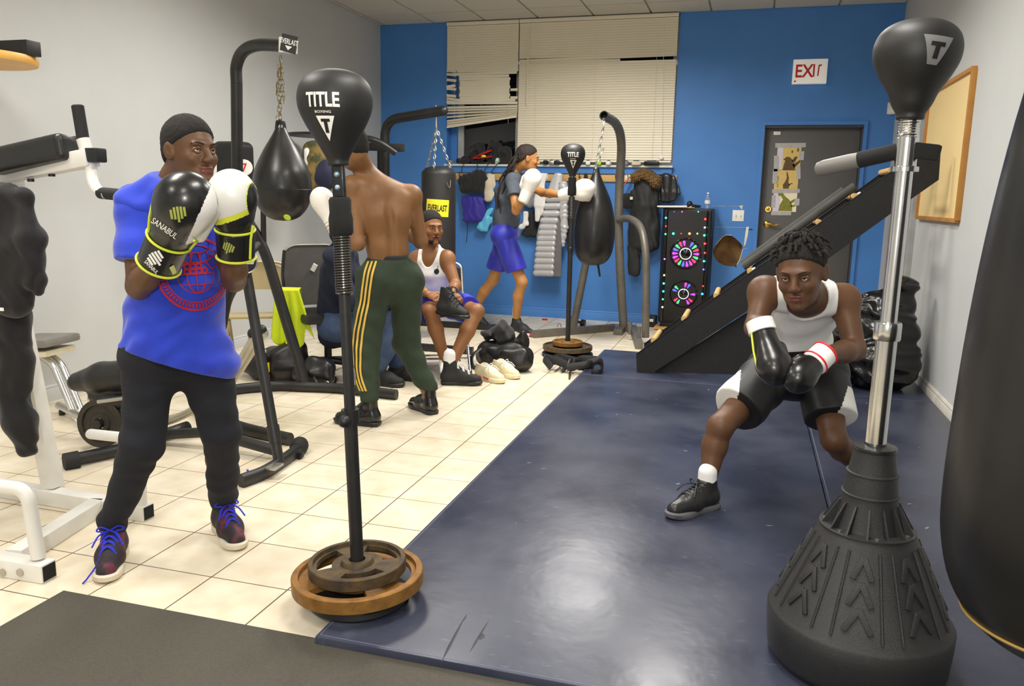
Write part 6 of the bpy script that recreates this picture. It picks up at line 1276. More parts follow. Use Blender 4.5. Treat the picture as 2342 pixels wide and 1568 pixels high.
for i in range(34):
    a = math.pi * (.95 + 1.1 * i / 33); emb.append(shift2d(rect2d(.006, .013), .108 * math.cos(a), .108 * math.sin(a), a + math.pi / 2))
for i in range(7): emb.append(shift2d(ring2d(.006, .013, 12), -.03 + .02 * (i % 4), .0 + .016 * (i // 4 + .6)))
wrap('shirt_print', merge2d(*emb), tee, F, m_rprint, root, lift=.002, cell=.014, reach=.8)
# sweatpants
m_sweat = M('dark_navy_sweat', (25, 26, 33), .95, col2=(32, 33, 40), vscale=30, sheen=.0, bump=.25, bscale=220)
T = SDF().cone(B['hL'], B['hR'], .100, None, .05).cone(pel, pel.lerp(wa, .3), .118, .108, .05, .76, side)
for hp_, kn, an, f_ in ((B['hR'], B['knR'], B['anR'], fR), (B['hL'], B['knL'], B['anL'], fL)):
    T.cone(hp_, kn, .094, .068, .05).cone(kn, kn.lerp(an, .6), .069, .061, .03).cone(kn.lerp(an, .6), an + V((0, 0, .035)), .061, .052, .02).cone(an + V((0, 0, .045)), an + V((0, 0, .02)), .052, .048, .02)
T.disp(fold(.005, (.35, .2, 1), 34, 8, .35)); T.disp(wob(.005, 12, 4)); T.cut(V((0, 0, min(B['anR'].z, B['anL'].z) - .02)), (0, 0, -1), .006); T.cut(hemc - hemn * .035, -hemn, .004); sdf_obj('sweatpants', T, m_sweat, root, .0065)
m_shoe1 = M('dark_patterned_knit', (38, 28, 34), .7, col2=(96, 34, 52), vscale=16, vmix=1, sharp=(.5, .6), bump=.3, bscale=120); m_sole = M('cream_sole', (206, 196, 178), .6); m_lace = M('blue_lace', (34, 44, 190), .7)
for a, b, nm in ((hR_, toeR, 'shoe'), (hL_, toeL, 'shoe')):
    w, up_ = shoe(root, a, b, (m_shoe1, m_sole), .075, .046, (m_lace, 4), h=.005)
q = toeR + V((-.03, .02, .05)); MB().tube(arc([q + fR * -.10 + V((0, 0, .06)), q + V((-.03, .02, .01)), q + V((-.045, -.015, -.035)), toeR + V((-.075, -.02, .004))], 6), .003, 6).build('loose_lace', m_lace, root)
# gloves
m_gblk = M('black_glove_leather', (20, 20, 21), .3, col2=(30, 30, 30), vscale=10, coat=.15, bump=.08, bscale=60); m_gwht = M('white_glove_leather', (232, 230, 226), .35, col2=(220, 218, 212), vscale=10, bump=.05, bscale=40); m_lime = M('lime_trim', (206, 216, 60), .5)
gw, gt = P(368, 592, -.15), P(450, 400, -.20)
toC = (CAM - gw).normalized()
z_ = (gt - gw).normalized(); y_ = (toC - z_ * toC.dot(z_)).normalized(); x_ = y_.cross(z_); gs1 = 1 if x_.dot(CR) > 0 else -1
o, w, R, k = glove(root, gw, gt, toC, [m_gblk, m_gwht, m_lime], mifn=lambda l_: np.where((l_[:, 0] > .036) & (l_[:, 2] > .09), 1, 0), h=.0035, thumb=gs1 * 1); gs1 = 1
gloveR = o
def wrapg(nm, shp, obj, w, R, at_, nrm, xdir, mat_, sc_=1, reach=.3, lift=.002):
    n_ = V(nrm).normalized(); x1 = V(xdir); x1 = (x1 - n_ * x1.dot(n_)).normalized(); F = Matrix((x1, n_.cross(x1), n_)).transposed().to_4x4(); F.translation = V(at_) + n_ * .15
    return wrap(nm, shp, obj, F, mat_, gloveR, lift=lift, reach=reach, cell=.01)
logo = merge2d(*[shift2d(rect2d(.0065, [.026, .034, .044, .034, .026][i]), -.018 + .009 * i, [-.002, 0, -.004, 0, .002][i]) for i in range(5)])
wrapg('glove_emblem', shift2d(logo, .0, .012), gloveR, w, R, w(0, .05, .155), toC, CR * .9 + CU * .1, M('lime_emblem', (152, 160, 74), .5))
wrapg('glove_letters', text2d('SANABUL', .017, .01, .8), gloveR, w, R, w(-.018 * gs1, .05, .115), toC, CR * .82 - CU * .57, m_wht)
def cuff(w, R, k, strap, pipe, z0=-.018, z1=.062, r=.052, gp=None):
    S = SDF().cone(w(0, 0, z0 + .01), w(0, .002, z1), r * k * .98, r * k * 1.02, .02); S.cut(w(0, 0, z0), -(R @ V((0, 0, 1))), .004); S.cut(w(0, 0, z1), R @ V((0, 0, 1)), .004); o = sdf_obj('cuff_strap', S, strap, gp, .005)
    for z in (z0 + .002, z1): MB().tube([w(0, 0, z) + R @ V((math.cos(a) * r * k * 1.01, math.sin(a) * r * k * 1.01, 0)) for a in [2 * math.pi * i / 30 for i in range(30)]], .0042, 7, closed=True).build('cuff_piping', pipe, gp)
    return o
cf = cuff(w, R, k, m_gblk, m_lime, gp=gloveR)
wrapg('cuff_emblem', logo, cf, w, R, w(-.012 * gs1, .05, .030), toC, CR * .85 + CU * .45, m_wht); wrapg('cuff_patch', rect2d(.014, .030), cf, w, R, w(.034 * gs1, .04, .010), toC + CR * .4, CR * .8 + CU * .5, M('lime_patch', (190, 196, 110), .5))
wrapg('cuff_letters', text2d('SANABUL', .011, .01, .75), cf, w, R, w(-.012 * gs1, .05, .002), toC, CR * .70 - CU * .70, m_wht)
MB().tube([w(-.048 * gs1, .02, .07), w(-.058 * gs1, .018, .11), w(-.064 * gs1, .016, .15)], .004, 6).build('lime_piping', m_lime, gloveR); MB().tube([w(.050 * gs1, .02, .07), w(.058 * gs1, .022, .10), w(.050 * gs1, .05, .115)], .004, 6).build('lime_piping', m_lime, gloveR)
gw, gt = P(540, 580, .02), P(532, 388, -.04)
z_ = (gt - gw).normalized(); y_ = (-CW - z_ * (-CW).dot(z_)).normalized(); x_ = y_.cross(z_); gs2 = 1 if x_.dot(CR) > 0 else -1
o, w, R, k = glove(root, gw, gt, -CW, [m_gblk, m_gwht, m_lime], mifn=lambda l_: np.where((l_[:, 2] > .130 - l_[:, 0] * .45) & (l_[:, 0] > -.055), 1, np.where((l_[:, 2] > .112 - l_[:, 0] * .45) & (l_[:, 0] > -.057), 2, 0)), h=.0035, thumb=-gs2); gs2 = -1
gloveR = o; cf = cuff(w, R, k, m_gblk, m_lime, -.012, .075, .055, gp=o); wrapg('cuff_emblem', shift2d(logo, 0, 0, -.5, .8), cf, w, R, w(0, .05, .035), -CW, CR, M('lime_emblem', (152, 160, 74), .5))
MB().tube([w(.052 * gs2, .03, .0), w(.056 * gs2, .03, .06), w(.060 * gs2, .02, .10)], .0045, 6).build('lime_piping', m_lime, gloveR)
# ======== shirtless man seen from behind
sk2 = skinmat('skin_brown', (122, 84, 50), (142, 100, 62))
hL_, tL_ = G(868, 972), None; hL_ = V((.335, 1.945, 0)); tL_ = hL_ + (V((.10, 1.93, 0)) - hL_).normalized() * .29; hR_ = V((.545, 2.285, 0)); tR_ = hR_ + (V((.33, 2.44, 0)) - hR_).normalized() * .28
root = thing('person', 'shirtless man in green track pants seen from behind, hitting the teardrop bag', 'person', (.33, 2.15, 0))
fl, fr_ = (tL_ - hL_).normalized(), (tR_ - hR_).normalized()
B = {k: P(*v) for k, v in dict(shL=(806, 428, 2.00), shR=(940, 448, 2.24), nk=(833, 392, 2.10), elL=(818, 556, 1.96), wrL=(765, 520, 2.02), elR=(962, 552, 2.30), wrR=(925, 520, 2.48), hL=(858, 640, 2.05), hR=(925, 640, 2.22), knL=(838, 790, 2.02), knR=(930, 785, 2.30)).items()}
B['anL'] = hL_ + fl * .06 + V((0, 0, .11)); B['anR'] = hR_ + fr_ * .06 + V((0, 0, .11))
S = SDF(); away = (CW - CR * .45); away.z = 0; away.normalize()
pel, wa, ch, sm, side = torso(S, B['hL'], B['hR'], B['shL'], B['shR'], B['nk'], 1.0, -away * .02)
limb_arm(S, B['shL'], B['elL'], B['wrL'], 1.02); limb_arm(S, B['shR'], B['elR'], B['wrR'], 1.02); limb_leg(S, B['hL'], B['knL'], B['anL']); limb_leg(S, B['hR'], B['knR'], B['anR'])
for q in (B['shL'], B['shR']): S.ell(q.lerp(ch, .45) - away * .055, (.05, .03, .075), np.array(basis((0, 0, 1), side)), .04)     # shoulder blades
for k in range(6):                                      # spine furrow
    q = pel.lerp(sm, .15 + .15 * k) - away * (.115 if k > 2 else .105); S.sub(q, (.014, .02, .06), None, .035)
H2 = Head(P(806, 338, 2.02), away * .8 - CR * .5 + V((0, 0, -.3)), (-.15, 0, 1), 1.0); H2.skin = sk2; S.cone(B['nk'], H2.w(0, -.03, -.05), .058, .056, .03); H2.build(S, False)
sdf_obj('body', S, [sk2], root, .0075); H2.hair(root, HB_, h=.006, line=(.075, .045))
m_green = M('dark_green_track', (38, 52, 36), .85, col2=(48, 62, 44), vscale=24, bump=.2, bscale=200); m_gold = M('gold_stripe', (206, 168, 70), .7)
T = SDF().cone(B['hL'], B['hR'], .108, None, .05).cone(pel, pel.lerp(wa, .55), .138, .128, .05, .78, side).ell(B['hL'] - away * .05, (.09, .09, .10), None, .04).ell(B['hR'] - away * .05, (.09, .09, .10), None, .04)
for hp_, kn, an in ((B['hL'], B['knL'], B['anL']), (B['hR'], B['knR'], B['anR'])): T.cone(hp_, kn, .108, .086, .05).cone(kn, kn.lerp(an, .65), .086, .066, .03).cone(kn.lerp(an, .65), an + V((0, 0, .06)), .066, .054, .02)
T.disp(fold(.006, (.4, .2, 1), 30, 18, .4)); T.disp(wob(.006, 12, 14)); wl = P(893, 588, 2.13); T.cut(wl, V((0, 0, 1)) - away * .10, .006); T.cut(V((0, 0, .15)), (0, 0, -1), .006)
pants = sdf_obj('track_pants', T, m_green, root, .0075)
wb_ = SDF().cone(pel, pel.lerp(wa, .9), .134, .124, .03, .76, side); wb_.cut(wl + V((0, 0, -.05)), (0, 0, -1), .004); wb_.cut(wl + V((0, 0, .022)), V((0, 0, 1)) - away * .1, .004); sdf_obj('waistband', wb_, m_cblack, root, .007)
xs_ = V((CR.x, CR.y, 0)).normalized()
for k in range(3):                                      # three stripes down the outer left leg
    pts = [P(836 + 9 * k, 600, 1.9), P(824 + 9 * k, 680, 1.9), P(806 + 10 * k, 770, 1.9), P(808 + 8 * k, 850, 1.9), P(824 + 7 * k, 893, 1.9)]
    pp_ = arc(pts, 6); v = []; f_ = []
    for i, p in enumerate(pp_): v += [p - xs_ * .006, p + xs_ * .006]
    for i in range(len(pp_) - 1): f_.append((2 * i, 2 * i + 1, 2 * i + 3, 2 * i + 2))
    F = Matrix.Identity(4); nrm = (CAM - P(830, 740, 1.9)); nrm.z = 0; nrm.normalize(); F = Matrix((xs_, V((0, 0, 1)), xs_.cross(V((0, 0, 1))))).transposed().to_4x4(); F.translation = P(830, 740, 1.70); Fi = F.inverted()
    wrap('leg_stripe', ([((Fi @ q).x, (Fi @ q).y) for q in v], f_), pants, F, m_gold, root, lift=.003, cell=.03, reach=.8)
m_bshoe = M('patent_black_shoe', (18, 18, 19), .25, col2=(34, 34, 34), vscale=14, coat=.3)
shoe(root, hL_, tL_, (m_bshoe, m_black), .10, .046, None, h=.007); shoe(root, hR_, tR_, (m_bshoe, m_black), .10, .046, None, h=.007)
m_wg = M('white_glove', (238, 234, 226), .4, col2=(228, 224, 214), vscale=10, bump=.1, bscale=50)
o, w, R, k = glove(root, P(766, 522, 1.98), P(728, 432, 2.00), -CW + CR * -.2, [m_wg], h=.007, thumb=-1)
for i in range(3): MB().tube([w(0, 0, .0 + .02 * i) + R @ V((math.cos(a) * .047 * k, math.sin(a) * .047 * k, 0)) for a in [2 * math.pi * j / 24 for j in range(24)]], .0022, 5, closed=True).build('glove_binding', M('faded_glove_print', (176, 164, 140), .7), root)
glove(root, P(925, 520, 2.48), P(890, 440, 2.55), CW, [m_wg], h=.009)
# ======== seated man in the white tank top
sk3 = skinmat('skin_warm_brown', (130, 86, 50), (148, 100, 60))
root = thing('person', 'seated man in a white tank top and blue shorts holding a black shoe', 'person', (.25, 3.3, 0))
B = {k: P(*v) for k, v in dict(shR=(955, 592, 3.52), shL=(1022, 592, 3.50), nk=(985, 566, 3.52), elR=(938, 650, 3.38), wrR=(978, 672, 3.22), elL=(1042, 652, 3.42), wrL=(1034, 668, 3.24), hR=(968, 690, 3.60), hL=(1012, 690, 3.62), knR=(985, 712, 3.18), knL=(1090, 712, 3.36)).items()}
tS = G(1103, 880); hS = tS + (G(1018, 878) - tS).normalized() * .30; sock = G(1018, 842)
B['anL'] = hS + (tS - hS).normalized() * .06 + V((0, 0, .12)); B['anR'] = P(1018, 825, 3.24); B['anR'].z = max(B['anR'].z, .09)
S = SDF(); face = (CAM - P(988, 510, 3.45)); face.z = 0; face = face.normalized() + CR * .42 + V((0, 0, -.08))
pel, wa, ch, sm, side = torso(S, B['hL'], B['hR'], B['shL'], B['shR'], B['nk'], .98)
limb_arm(S, B['shR'], B['elR'], B['wrR'], 1.0); limb_arm(S, B['shL'], B['elL'], B['wrL'], 1.0); limb_leg(S, B['hR'], B['knR'], B['anR']); limb_leg(S, B['hL'], B['knL'], B['anL'])
dn = (CAM - B['wrR']).normalized()
hand(S, B['wrR'], P(1006, 684, 3.16) - B['wrR'], dn * .7 + V((0, 0, .6)), .98, .75, thumbside=-1); hand(S, B['wrL'], P(1052, 688, 3.14) - B['wrL'], dn * .7 + V((0, 0, .6)), .98, .7, thumbside=1)
H3 = Head(P(987, 520, 3.46), face, (0, 0, 1), 1.08); H3.skin = sk3; S.cone(B['nk'], H3.w(0, -.02, -.05), .060, .058, .03); H3.build(S); H3.sub(S, (0, .100, -.0615), (.014, .016, .0055), .004)
fa = B['anR']; S.cone(fa, fa + V((.05, -.10, -.05)), .036, .034, .02)
zc = H3.c.z - .13; lo, hi = S.bounds(); sdf_obj('body', S, [sk3, m_lip], root, boxes=[(.0065, lo, (hi[0], hi[1], zc)), (.0045, (lo[0], lo[1], zc - .01), hi)], mifn=H3.lipfn()); H3.parts(root, (.1, 0)); H3.hair(root, HB_, h=.005, line=(.070, .062), puff=.001)
s_ = SDF(); H3.ell(s_, (0, .050, -.088), (.046, .046, .026), .02); H3.sub(s_, (0, .04, -.05), (.06, .10, .024)); sdf_obj('beard', s_, M('short_beard', (34, 24, 18), .9), root, .005)
m_tank = M('white_ribbed_cotton', (238, 236, 232), .85, bump=.2, bscale=160)
def tank(B, pel, sm, side, fwd, k, bulge=None, drop=.12, off=.009, hem=0.0):
    """torso surface, slightly inflated, with neck and arm openings cut into it"""
    T = SDF(); torso(T, B['hL'], B['hR'], B['shL'], B['shR'], B['nk'], k, bulge); T.disp(lambda p: -off); up = (sm - pel).normalized(); fw = side.cross(up).normalized(); fw = fw if fw.dot(fwd) > 0 else -fw
    T.disp(fold(.005, up * 1.0 + side * .3, 34, 4, .4)); RB = np.array(basis(up, side)); hw = (B['shL'] - sm).length; T.cut(pel - up * hem, -up, .006)
    for q in (B['shL'], B['shR']): T.sub(q + (q - sm).normalized() * (.075 - .26 * hw) + up * .02, (.075, .30, .135), RB, .006)
    T.sub(sm + up * (.085) + fw * .07, (.50 * hw, .13, drop), RB, .006); T.sub(B['nk'] + up * .05, (.50 * hw, .12, .09), RB, .006)
    return [T]
fwd = V((face.x, face.y, 0)).normalized()
multi('tank_top', tank(B, pel, sm, side, fwd, .98), m_tank, root, .006)
m_bshorts = M('royal_blue_shorts', (34, 40, 176), .7, col2=(44, 54, 196), vscale=14, sheen=.1)
T = SDF().cone(B['hL'], B['hR'], .120, None, .05).cone(pel, pel.lerp(wa, .5), .145, .132, .05, .78, side); LG = []
for hp_, kn in ((B['hR'], B['knR']), (B['hL'], B['knL'])):
    q = SDF().cone(hp_, hp_.lerp(kn, .92), .112, .105, .04).disp(fold(.008, (1, .3, .5), 30, 6, .4)); q.cut(hp_.lerp(kn, .80), (kn - hp_), .006); LG.append(q)
multi('shorts', [T] + LG, m_bshorts, root, .008)
m_bk = M('black_canvas_shoe', (26, 26, 26), .7, col2=(36, 36, 35), vscale=20); m_sock = M('white_sock', (232, 230, 228), .85, bump=.2, bscale=150)
shoe(root, hS, tS, (m_bk, m_black), .10, .050, (m_wht, 3), h=.007)
T = SDF().cone(B['anR'] + V((0, 0, .06)), B['anR'] - V((0, 0, .02)), .043, .042, .02).cone(B['anR'] - V((0, 0, .02)), B['anR'] + V((.045, -.12, -.052)), .042, .036, .02).cone(B['anL'] + V((0, 0, .10)), B['anL'] + V((0, 0, .0)), .043, .044, .001); T.cut((0, 0, .004), (0, 0, -1), .004); sdf_obj('socks', T, m_sock, root, .007)
nck = B['nk']; MB().tube(arc([nck + side * .062 + V((0, 0, .0)), nck + side * .04 + fwd * .075 - V((0, 0, .06)), nck + fwd * .118 - V((0, 0, .155)), nck - side * .04 + fwd * .075 - V((0, 0, .06)), nck - side * .062], 6), .0045, 6).build('necklace_chain', M('silver_chain', (200, 196, 188), .3, .9), root); MB().lathe([(0, .006), (.018, .006), (.022, 0)], 20, frame(nck + fwd * .122 - V((0, 0, .172)), fwd)).build('pendant', M('dark_pendant', (60, 66, 70), .3, .8), root)
wl_ = B['wrL']; el = B['elL']; dd = (wl_ - el).normalized(); MB().lathe([(.030, -.014), (.034, -.012), (.034, .012), (.030, .014)], 24, frame(wl_ - dd * .035, dd)).build('wristwatch', m_black, root); dd = (B['wrR'] - B['elR']).normalized(); MB().lathe([(.030, -.003), (.033, 0), (.030, .003)], 24, frame(B['wrR'] - dd * .02, dd)).build('bracelet', M('gold_bracelet', (200, 160, 80), .3, .8), root)
hs0 = P(1003, 716, 3.12); ht0 = P(1063, 730, 3.02); ts = thing('high_top_shoe', 'black high-top shoe held in the seated man\'s hands', 'shoe', hs0)
shoe(ts, hs0, hs0 + (ht0 - hs0).normalized() * .29, (m_bk, m_black), .12, .050, (m_black, 4), 'upper', .007, up=V((-.12, .1, 1)), foot=False)
# cream sneakers
m_crm = M('cream_knit', (232, 222, 186), .7, col2=(218, 206, 166), vscale=20, bump=.2, bscale=150)
for k, (a, b, lb) in enumerate((((1092, 862), (1152, 878), 'cream sneaker with red side stripe, nearer one of the pair'), ((1122, 850), (1186, 868), 'cream sneaker, farther one of the pair beside the duffel bag'))):
    tb_ = G(*b); hb_ = tb_ + (G(*a) - tb_).normalized() * .30; ts = thing('sneaker', lb, 'shoe', hb_, 'cream sneakers')
    w, u_ = shoe(ts, hb_, tb_, (m_crm, m_crm), .035, .048, (m_wht, 4), 'upper', .006, foot=False, soleh=.034)
    if k == 0:
        for q0, q1 in ((.10, .34), (.42, .62)): MB().tube([w(q0, .0, .028) + (w(0, 1, 0) - w(0, 0, 0)) * .046, w(q1, .0, .022) + (w(0, 1, 0) - w(0, 0, 0)) * .050], .006, 6).build('side_stripe', m_red, ts)
# ======== seated person in a navy hoodie, mostly hidden
root = thing('person', 'seated person in a navy hoodie and jeans behind the shirtless man', 'person', (-.2, 3.05, 0)); sk4 = skinmat('skin_tan', (170, 120, 84), (184, 134, 98))
B = {k: P(*v) for k, v in dict(shL=(790, 575, 3.15), shR=(765, 590, 2.88), nk=(800, 540, 3.0), elR=(800, 690, 2.85), wrR=(915, 690, 2.92), elL=(830, 690, 3.2), wrL=(925, 685, 3.1), hR=(765, 745, 2.93), hL=(770, 742, 3.13), knR=(915, 730, 2.95), knL=(925, 725, 3.15)).items()}
h4 = G(890, 866); t4 = h4 + V((.27, .03, 0)); h5 = G(838, 862); h5 = V((-.20, 2.92, 0)); t5 = h5 + V((.27, -.02, 0))
B['anL'] = h4 + V((.06, 0, .11)); B['anR'] = h5 + V((.06, 0, .11))
S = SDF(); pel, wa, ch, sm, side = torso(S, B['hL'], B['hR'], B['shL'], B['shR'], B['nk'], 1.0); limb_arm(S, B['shR'], B['elR'], B['wrR']); limb_arm(S, B['shL'], B['elL'], B['wrL']); limb_leg(S, B['hR'], B['knR'], B['anR']); limb_leg(S, B['hL'], B['knL'], B['anL'])
hand(S, B['wrL'], V((1, -.1, -.2)), V((0, -.6, .8)), .95, .8); hand(S, B['wrR'], V((1, .1, -.1)), V((0, -.6, .8)), .95, .8, thumbside=-1)
H4 = Head(P(838, 500, 3.0), V((1, -.1, -.3)), (0, 0, 1), 1.0); H4.skin = sk4; S.cone(B['nk'], H4.w(0, -.03, -.05), .058, .056, .03); H4.build(S); sdf_obj('body', S, [sk4, m_lip], root, .008, H4.lipfn()); H4.parts(root); H4.hair(root, HB_, h=.007)
m_navy = M('navy_hoodie', (26, 32, 52), .9, col2=(34, 42, 64), vscale=20, bump=.2, bscale=200)
T = SDF().cone(pel - V((0, 0, .04)), wa, .165, .165, .05, .8, side).cone(wa, ch, .165, .175, .05, .75, side).cone(ch, sm, .175, .13, .05, .7, side).cone(B['shL'], B['shR'], .075, None, .05).ell(B['nk'] - V((.06, 0, 0)), (.09, .10, .07), None, .04)
for sh, el, wr in ((B['shR'], B['elR'], B['wrR']), (B['shL'], B['elL'], B['wrL'])): T.cone(sh, el, .078, .066, .03).cone(el, el.lerp(wr, .9), .066, .045, .03)
T.disp(fold(.010, (.5, .3, 1), 24, 7, .5)); sdf_obj('hoodie', T, m_navy, root, .009)
m_jean = M('blue_denim', (52, 70, 104), .85, col2=(84, 104, 138), vscale=12, bump=.3, bscale=180); T = SDF().cone(B['hL'], B['hR'], .12, None, .05)
for hp_, kn, an in ((B['hL'], B['knL'], B['anL']), (B['hR'], B['knR'], B['anR'])): T.cone(hp_, kn, .105, .082, .04).cone(kn, an + V((0, 0, .03)), .080, .066, .03)
T.disp(fold(.007, (1, .3, .6), 30, 9, .5)); T.cut((0, 0, .09), (0, 0, -1), .005); sdf_obj('jeans', T, m_jean, root, .009)
shoe(root, h4, t4, (m_bk, m_black), .06, .05, None, h=.008); shoe(root, h5, t5, (m_bk, m_black), .06, .05, None, h=.008)
# ======== man with long braids punching the far teardrop bag
sk5 = skinmat('skin_light_brown', (176, 122, 70), (190, 136, 84))
root = thing('person', 'man with long braids in a grey T-shirt and blue shorts throwing a punch', 'person', (.2, 5.45, 0))
B = {k: P(*v) for k, v in dict(shR=(1172, 412, 5.30), shL=(1178, 408, 5.62), nk=(1172, 390, 5.45), elR=(1180, 482, 5.15), wrR=(1198, 452, 5.08), elL=(1240, 440, 5.40), wrL=(1290, 446, 5.16), hR=(1150, 538, 5.36), hL=(1160, 535, 5.54), knR=(1194, 645, 5.35), knL=(1128, 640, 5.60)).items()}
t5 = G(1219, 770); h5 = t5 + (G(1160, 758) - t5).normalized() * .31; h6 = V((-.42, 5.68, .06)); t6 = h6 + V((.25, -.12, -.05))
B['anR'] = h5 + (t5 - h5).normalized() * .06 + V((0, 0, .12)); B['anL'] = h6 + V((.05, 0, .11))
fwd = CR.copy() + CW * .12; fwd.z = 0; fwd.normalize()
S = SDF(); pel, wa, ch, sm, side = torso(S, B['hL'], B['hR'], B['shL'], B['shR'], B['nk'], .98, -fwd * .03); limb_arm(S, B['shR'], B['elR'], B['wrR'], .95); limb_arm(S, B['shL'], B['elL'], B['wrL'], .95); limb_leg(S, B['hR'], B['knR'], B['anR'], .95, -fwd); limb_leg(S, B['hL'], B['knL'], B['anL'], .95, -fwd)
H5 = Head(P(1207, 362, 5.42), fwd + V((0, 0, -.12)), V((.05, 0, 1)), 1.06); H5.skin = sk5; S.cone(B['nk'], H5.w(0, -.03, -.05), .054, .054, .03); H5.build(S); zc = H5.c.z - .12; lo, hi = S.bounds()
sdf_obj('body', S, [sk5, m_lip], root, boxes=[(.008, lo, (hi[0], hi[1], zc)), (.005, (lo[0], lo[1], zc - .01), hi)], mifn=H5.lipfn()); H5.parts(root); m_br = M('braided_hair', (30, 22, 18), .8, col2=(58, 42, 32), vscale=40, bump=.6, bscale=140); H5.hair(root, m_br, h=.006, line=(.062, .060), puff=.004, amp=.003, f=160); hair5 = [c for c in root.children if c.name.startswith('hair')][0]
random.seed(5)
for k in range(22):                                     # braids falling down the back
    a = k / 21; st = H5.w(-.055 + .11 * ((k * 7) % 11) / 10, -.085 - .02 * random.random(), .05 - .07 * a); e_ = P(1138 + random.uniform(-8, 16), random.uniform(455, 530), 5.34 + random.uniform(-.05, .2)); m1 = P(1172 + random.uniform(-8, 6), 378 + random.uniform(-6, 14), 5.36 + random.uniform(-.06, .16)); m2 = P(1150 + random.uniform(-8, 8), 415 + random.uniform(-6, 10), 5.30 + random.uniform(-.04, .2))
    pp_ = arc([st, m1, m2, e_], 8); MB().tube(pp_, [.0085 + .0018 * (i % 2) for i in range(len(pp_))], 6).build('braid', m_br, hair5)
m_gtee = M('heather_grey_tee', (72, 78, 88), .9, col2=(84, 90, 100), vscale=30, bump=.15, bscale=200)
T = SDF().cone(pel - V((0, 0, .03)) + fwd * .0, wa, .168, .150, .05, .82, side).cone(wa, ch, .150, .160, .05, .80, side).cone(ch, sm, .160, .120, .05, .75, side).cone(B['shL'], B['shR'], .062, None, .05).cone(sm, B['nk'].lerp(sm, .4), .07, .06, .03); T.disp(fold(.012, (.8, .1, 1), 20, 6, .4)); T.cut(P(1155, 528, 5.4), V((.35, 0, -1)), .006); sl = []
for sh, el in ((B['shR'], B['elR']), (B['shL'], B['elL'])): q = SDF().cone(sh.lerp(sm, .5), sh, .062, .066, .03).cone(sh, sh.lerp(el, .8), .066, .078, .03).disp(fold(.006, (.5, 0, 1), 30, 2, .3)); q.cut(sh.lerp(el, .55), el - sh, .005); sl.append(q)
multi('tshirt', [T] + sl, m_gtee, root, .008)
m_bs2 = M('blue_satin_shorts', (40, 44, 168), .5, col2=(56, 60, 190), vscale=10, sheen=.1); T = SDF().cone(B['hL'], B['hR'], .125, None, .05).cone(pel, wa, .14, .13, .05, .8, side); LG = []
for hp_, kn in ((B['hR'], B['knR']), (B['hL'], B['knL'])): q = SDF().cone(hp_, hp_.lerp(kn, .95), .108, .106, .04).disp(fold(.010, (1, .2, .3), 24, 6, .4)); q.cut(hp_.lerp(kn, .76), (kn - hp_) + V((0, 0, -.2)), .006); LG.append(q)
multi('shorts', [T] + LG, m_bs2, root, .009)
m_bred = M('black_red_sneaker', (32, 32, 34), .6); shoe(root, h5, t5, (m_bred, m_wht), .07, .052, None, h=.007); shoe(root, h6, t6, (m_bred, m_wht), .07, .052, None, h=.009)
S = SDF().cone(B['anR'] + V((0, 0, .14)), B['anR'], .042, .043, .01); sdf_obj('sock', S, M('grey_sock', (170, 164, 152), .9), root, .008)
d_ = (t5 - h5).normalized(); MB().ball(t5 - d_ * .02 + V((0, 0, .02)), (.03, .045, .018), 8).build('toe_bumper', m_red, root); S = SDF().ell(h5 + d_ * .03 + V((0, 0, .09)), (.030, .050, .05)); sdf_obj('heel_panel', S, m_red, root, .007)
o, w, R, k = glove(root, P(1197, 458, 5.06), P(1226, 388, 5.10), -CW, [m_wg], h=.007, thumb=1)
o, w, R, k = glove(root, P(1287, 446, 5.15), P(1358, 432, 5.04), CU, [m_wg], h=.007, thumb=1)
# ======== crouching boy in the white tank top
sk6 = skinmat('skin_dark_brown', (88, 58, 36), (104, 70, 44))
t7 = G(1527, 1188, MT); h7 = t7 + (G(1622, 1160, MT) - t7).normalized() * .29; h8 = G(1985, 1128, MT); h8 = V((2.93, 1.68, MT)); t8 = h8 + V((-.05, -.28, 0))
root = thing('person', 'crouching boy in a white tank top and black shorts weaving on the mat', 'person', ((h7 + t7 + h8 + t8) / 4))
B = {k: P(*v) for k, v in dict(shR=(1748, 668, 1.12), shL=(1930, 686, 1.22), nk=(1838, 668, 1.05), elR=(1728, 748, 1.02), wrR=(1742, 745, .84), elL=(1955, 800, 1.12), wrL=(1880, 812, .88), hR=(1768, 850, 1.55), hL=(1878, 855, 1.60), knR=(1648, 975, 1.22), knL=(1908, 1005, 1.38)).items()}
B['anR'] = h7 + (t7 - h7).normalized() * .06 + V((0, 0, .11)); B['anL'] = h8 + (t8 - h8).normalized() * .06 + V((0, 0, .11))
S = SDF(); face = (CAM - P(1828, 620, .95)).normalized() * .9 - CR * .22 + V((0, 0, -.30))
up = ((B['shL'] + B['shR']) / 2 - (B['hL'] + B['hR']) / 2).normalized(); 
pel, wa, ch, sm, side = torso(S, B['hL'], B['hR'], B['shL'], B['shR'], B['nk'], .98, V((0, .02, .05)))
limb_arm(S, B['shR'], B['elR'], B['wrR'], 1.0); limb_arm(S, B['shL'], B['elL'], B['wrL'], 1.0); fk = -CW.copy(); fk.z = 0; limb_leg(S, B['hR'], B['knR'], B['anR'], .95, -fk); limb_leg(S, B['hL'], B['knL'], B['anL'], .95, -fk)
H6 = Head(P(1832, 622, .93), face, (-.06, .15, 1), 1.12); H6.skin = sk6; S.cone(B['nk'], H6.w(0, -.03, -.05), .056, .056, .03); H6.build(S); lo, hi = S.bounds(); hd = np.array(H6.c)
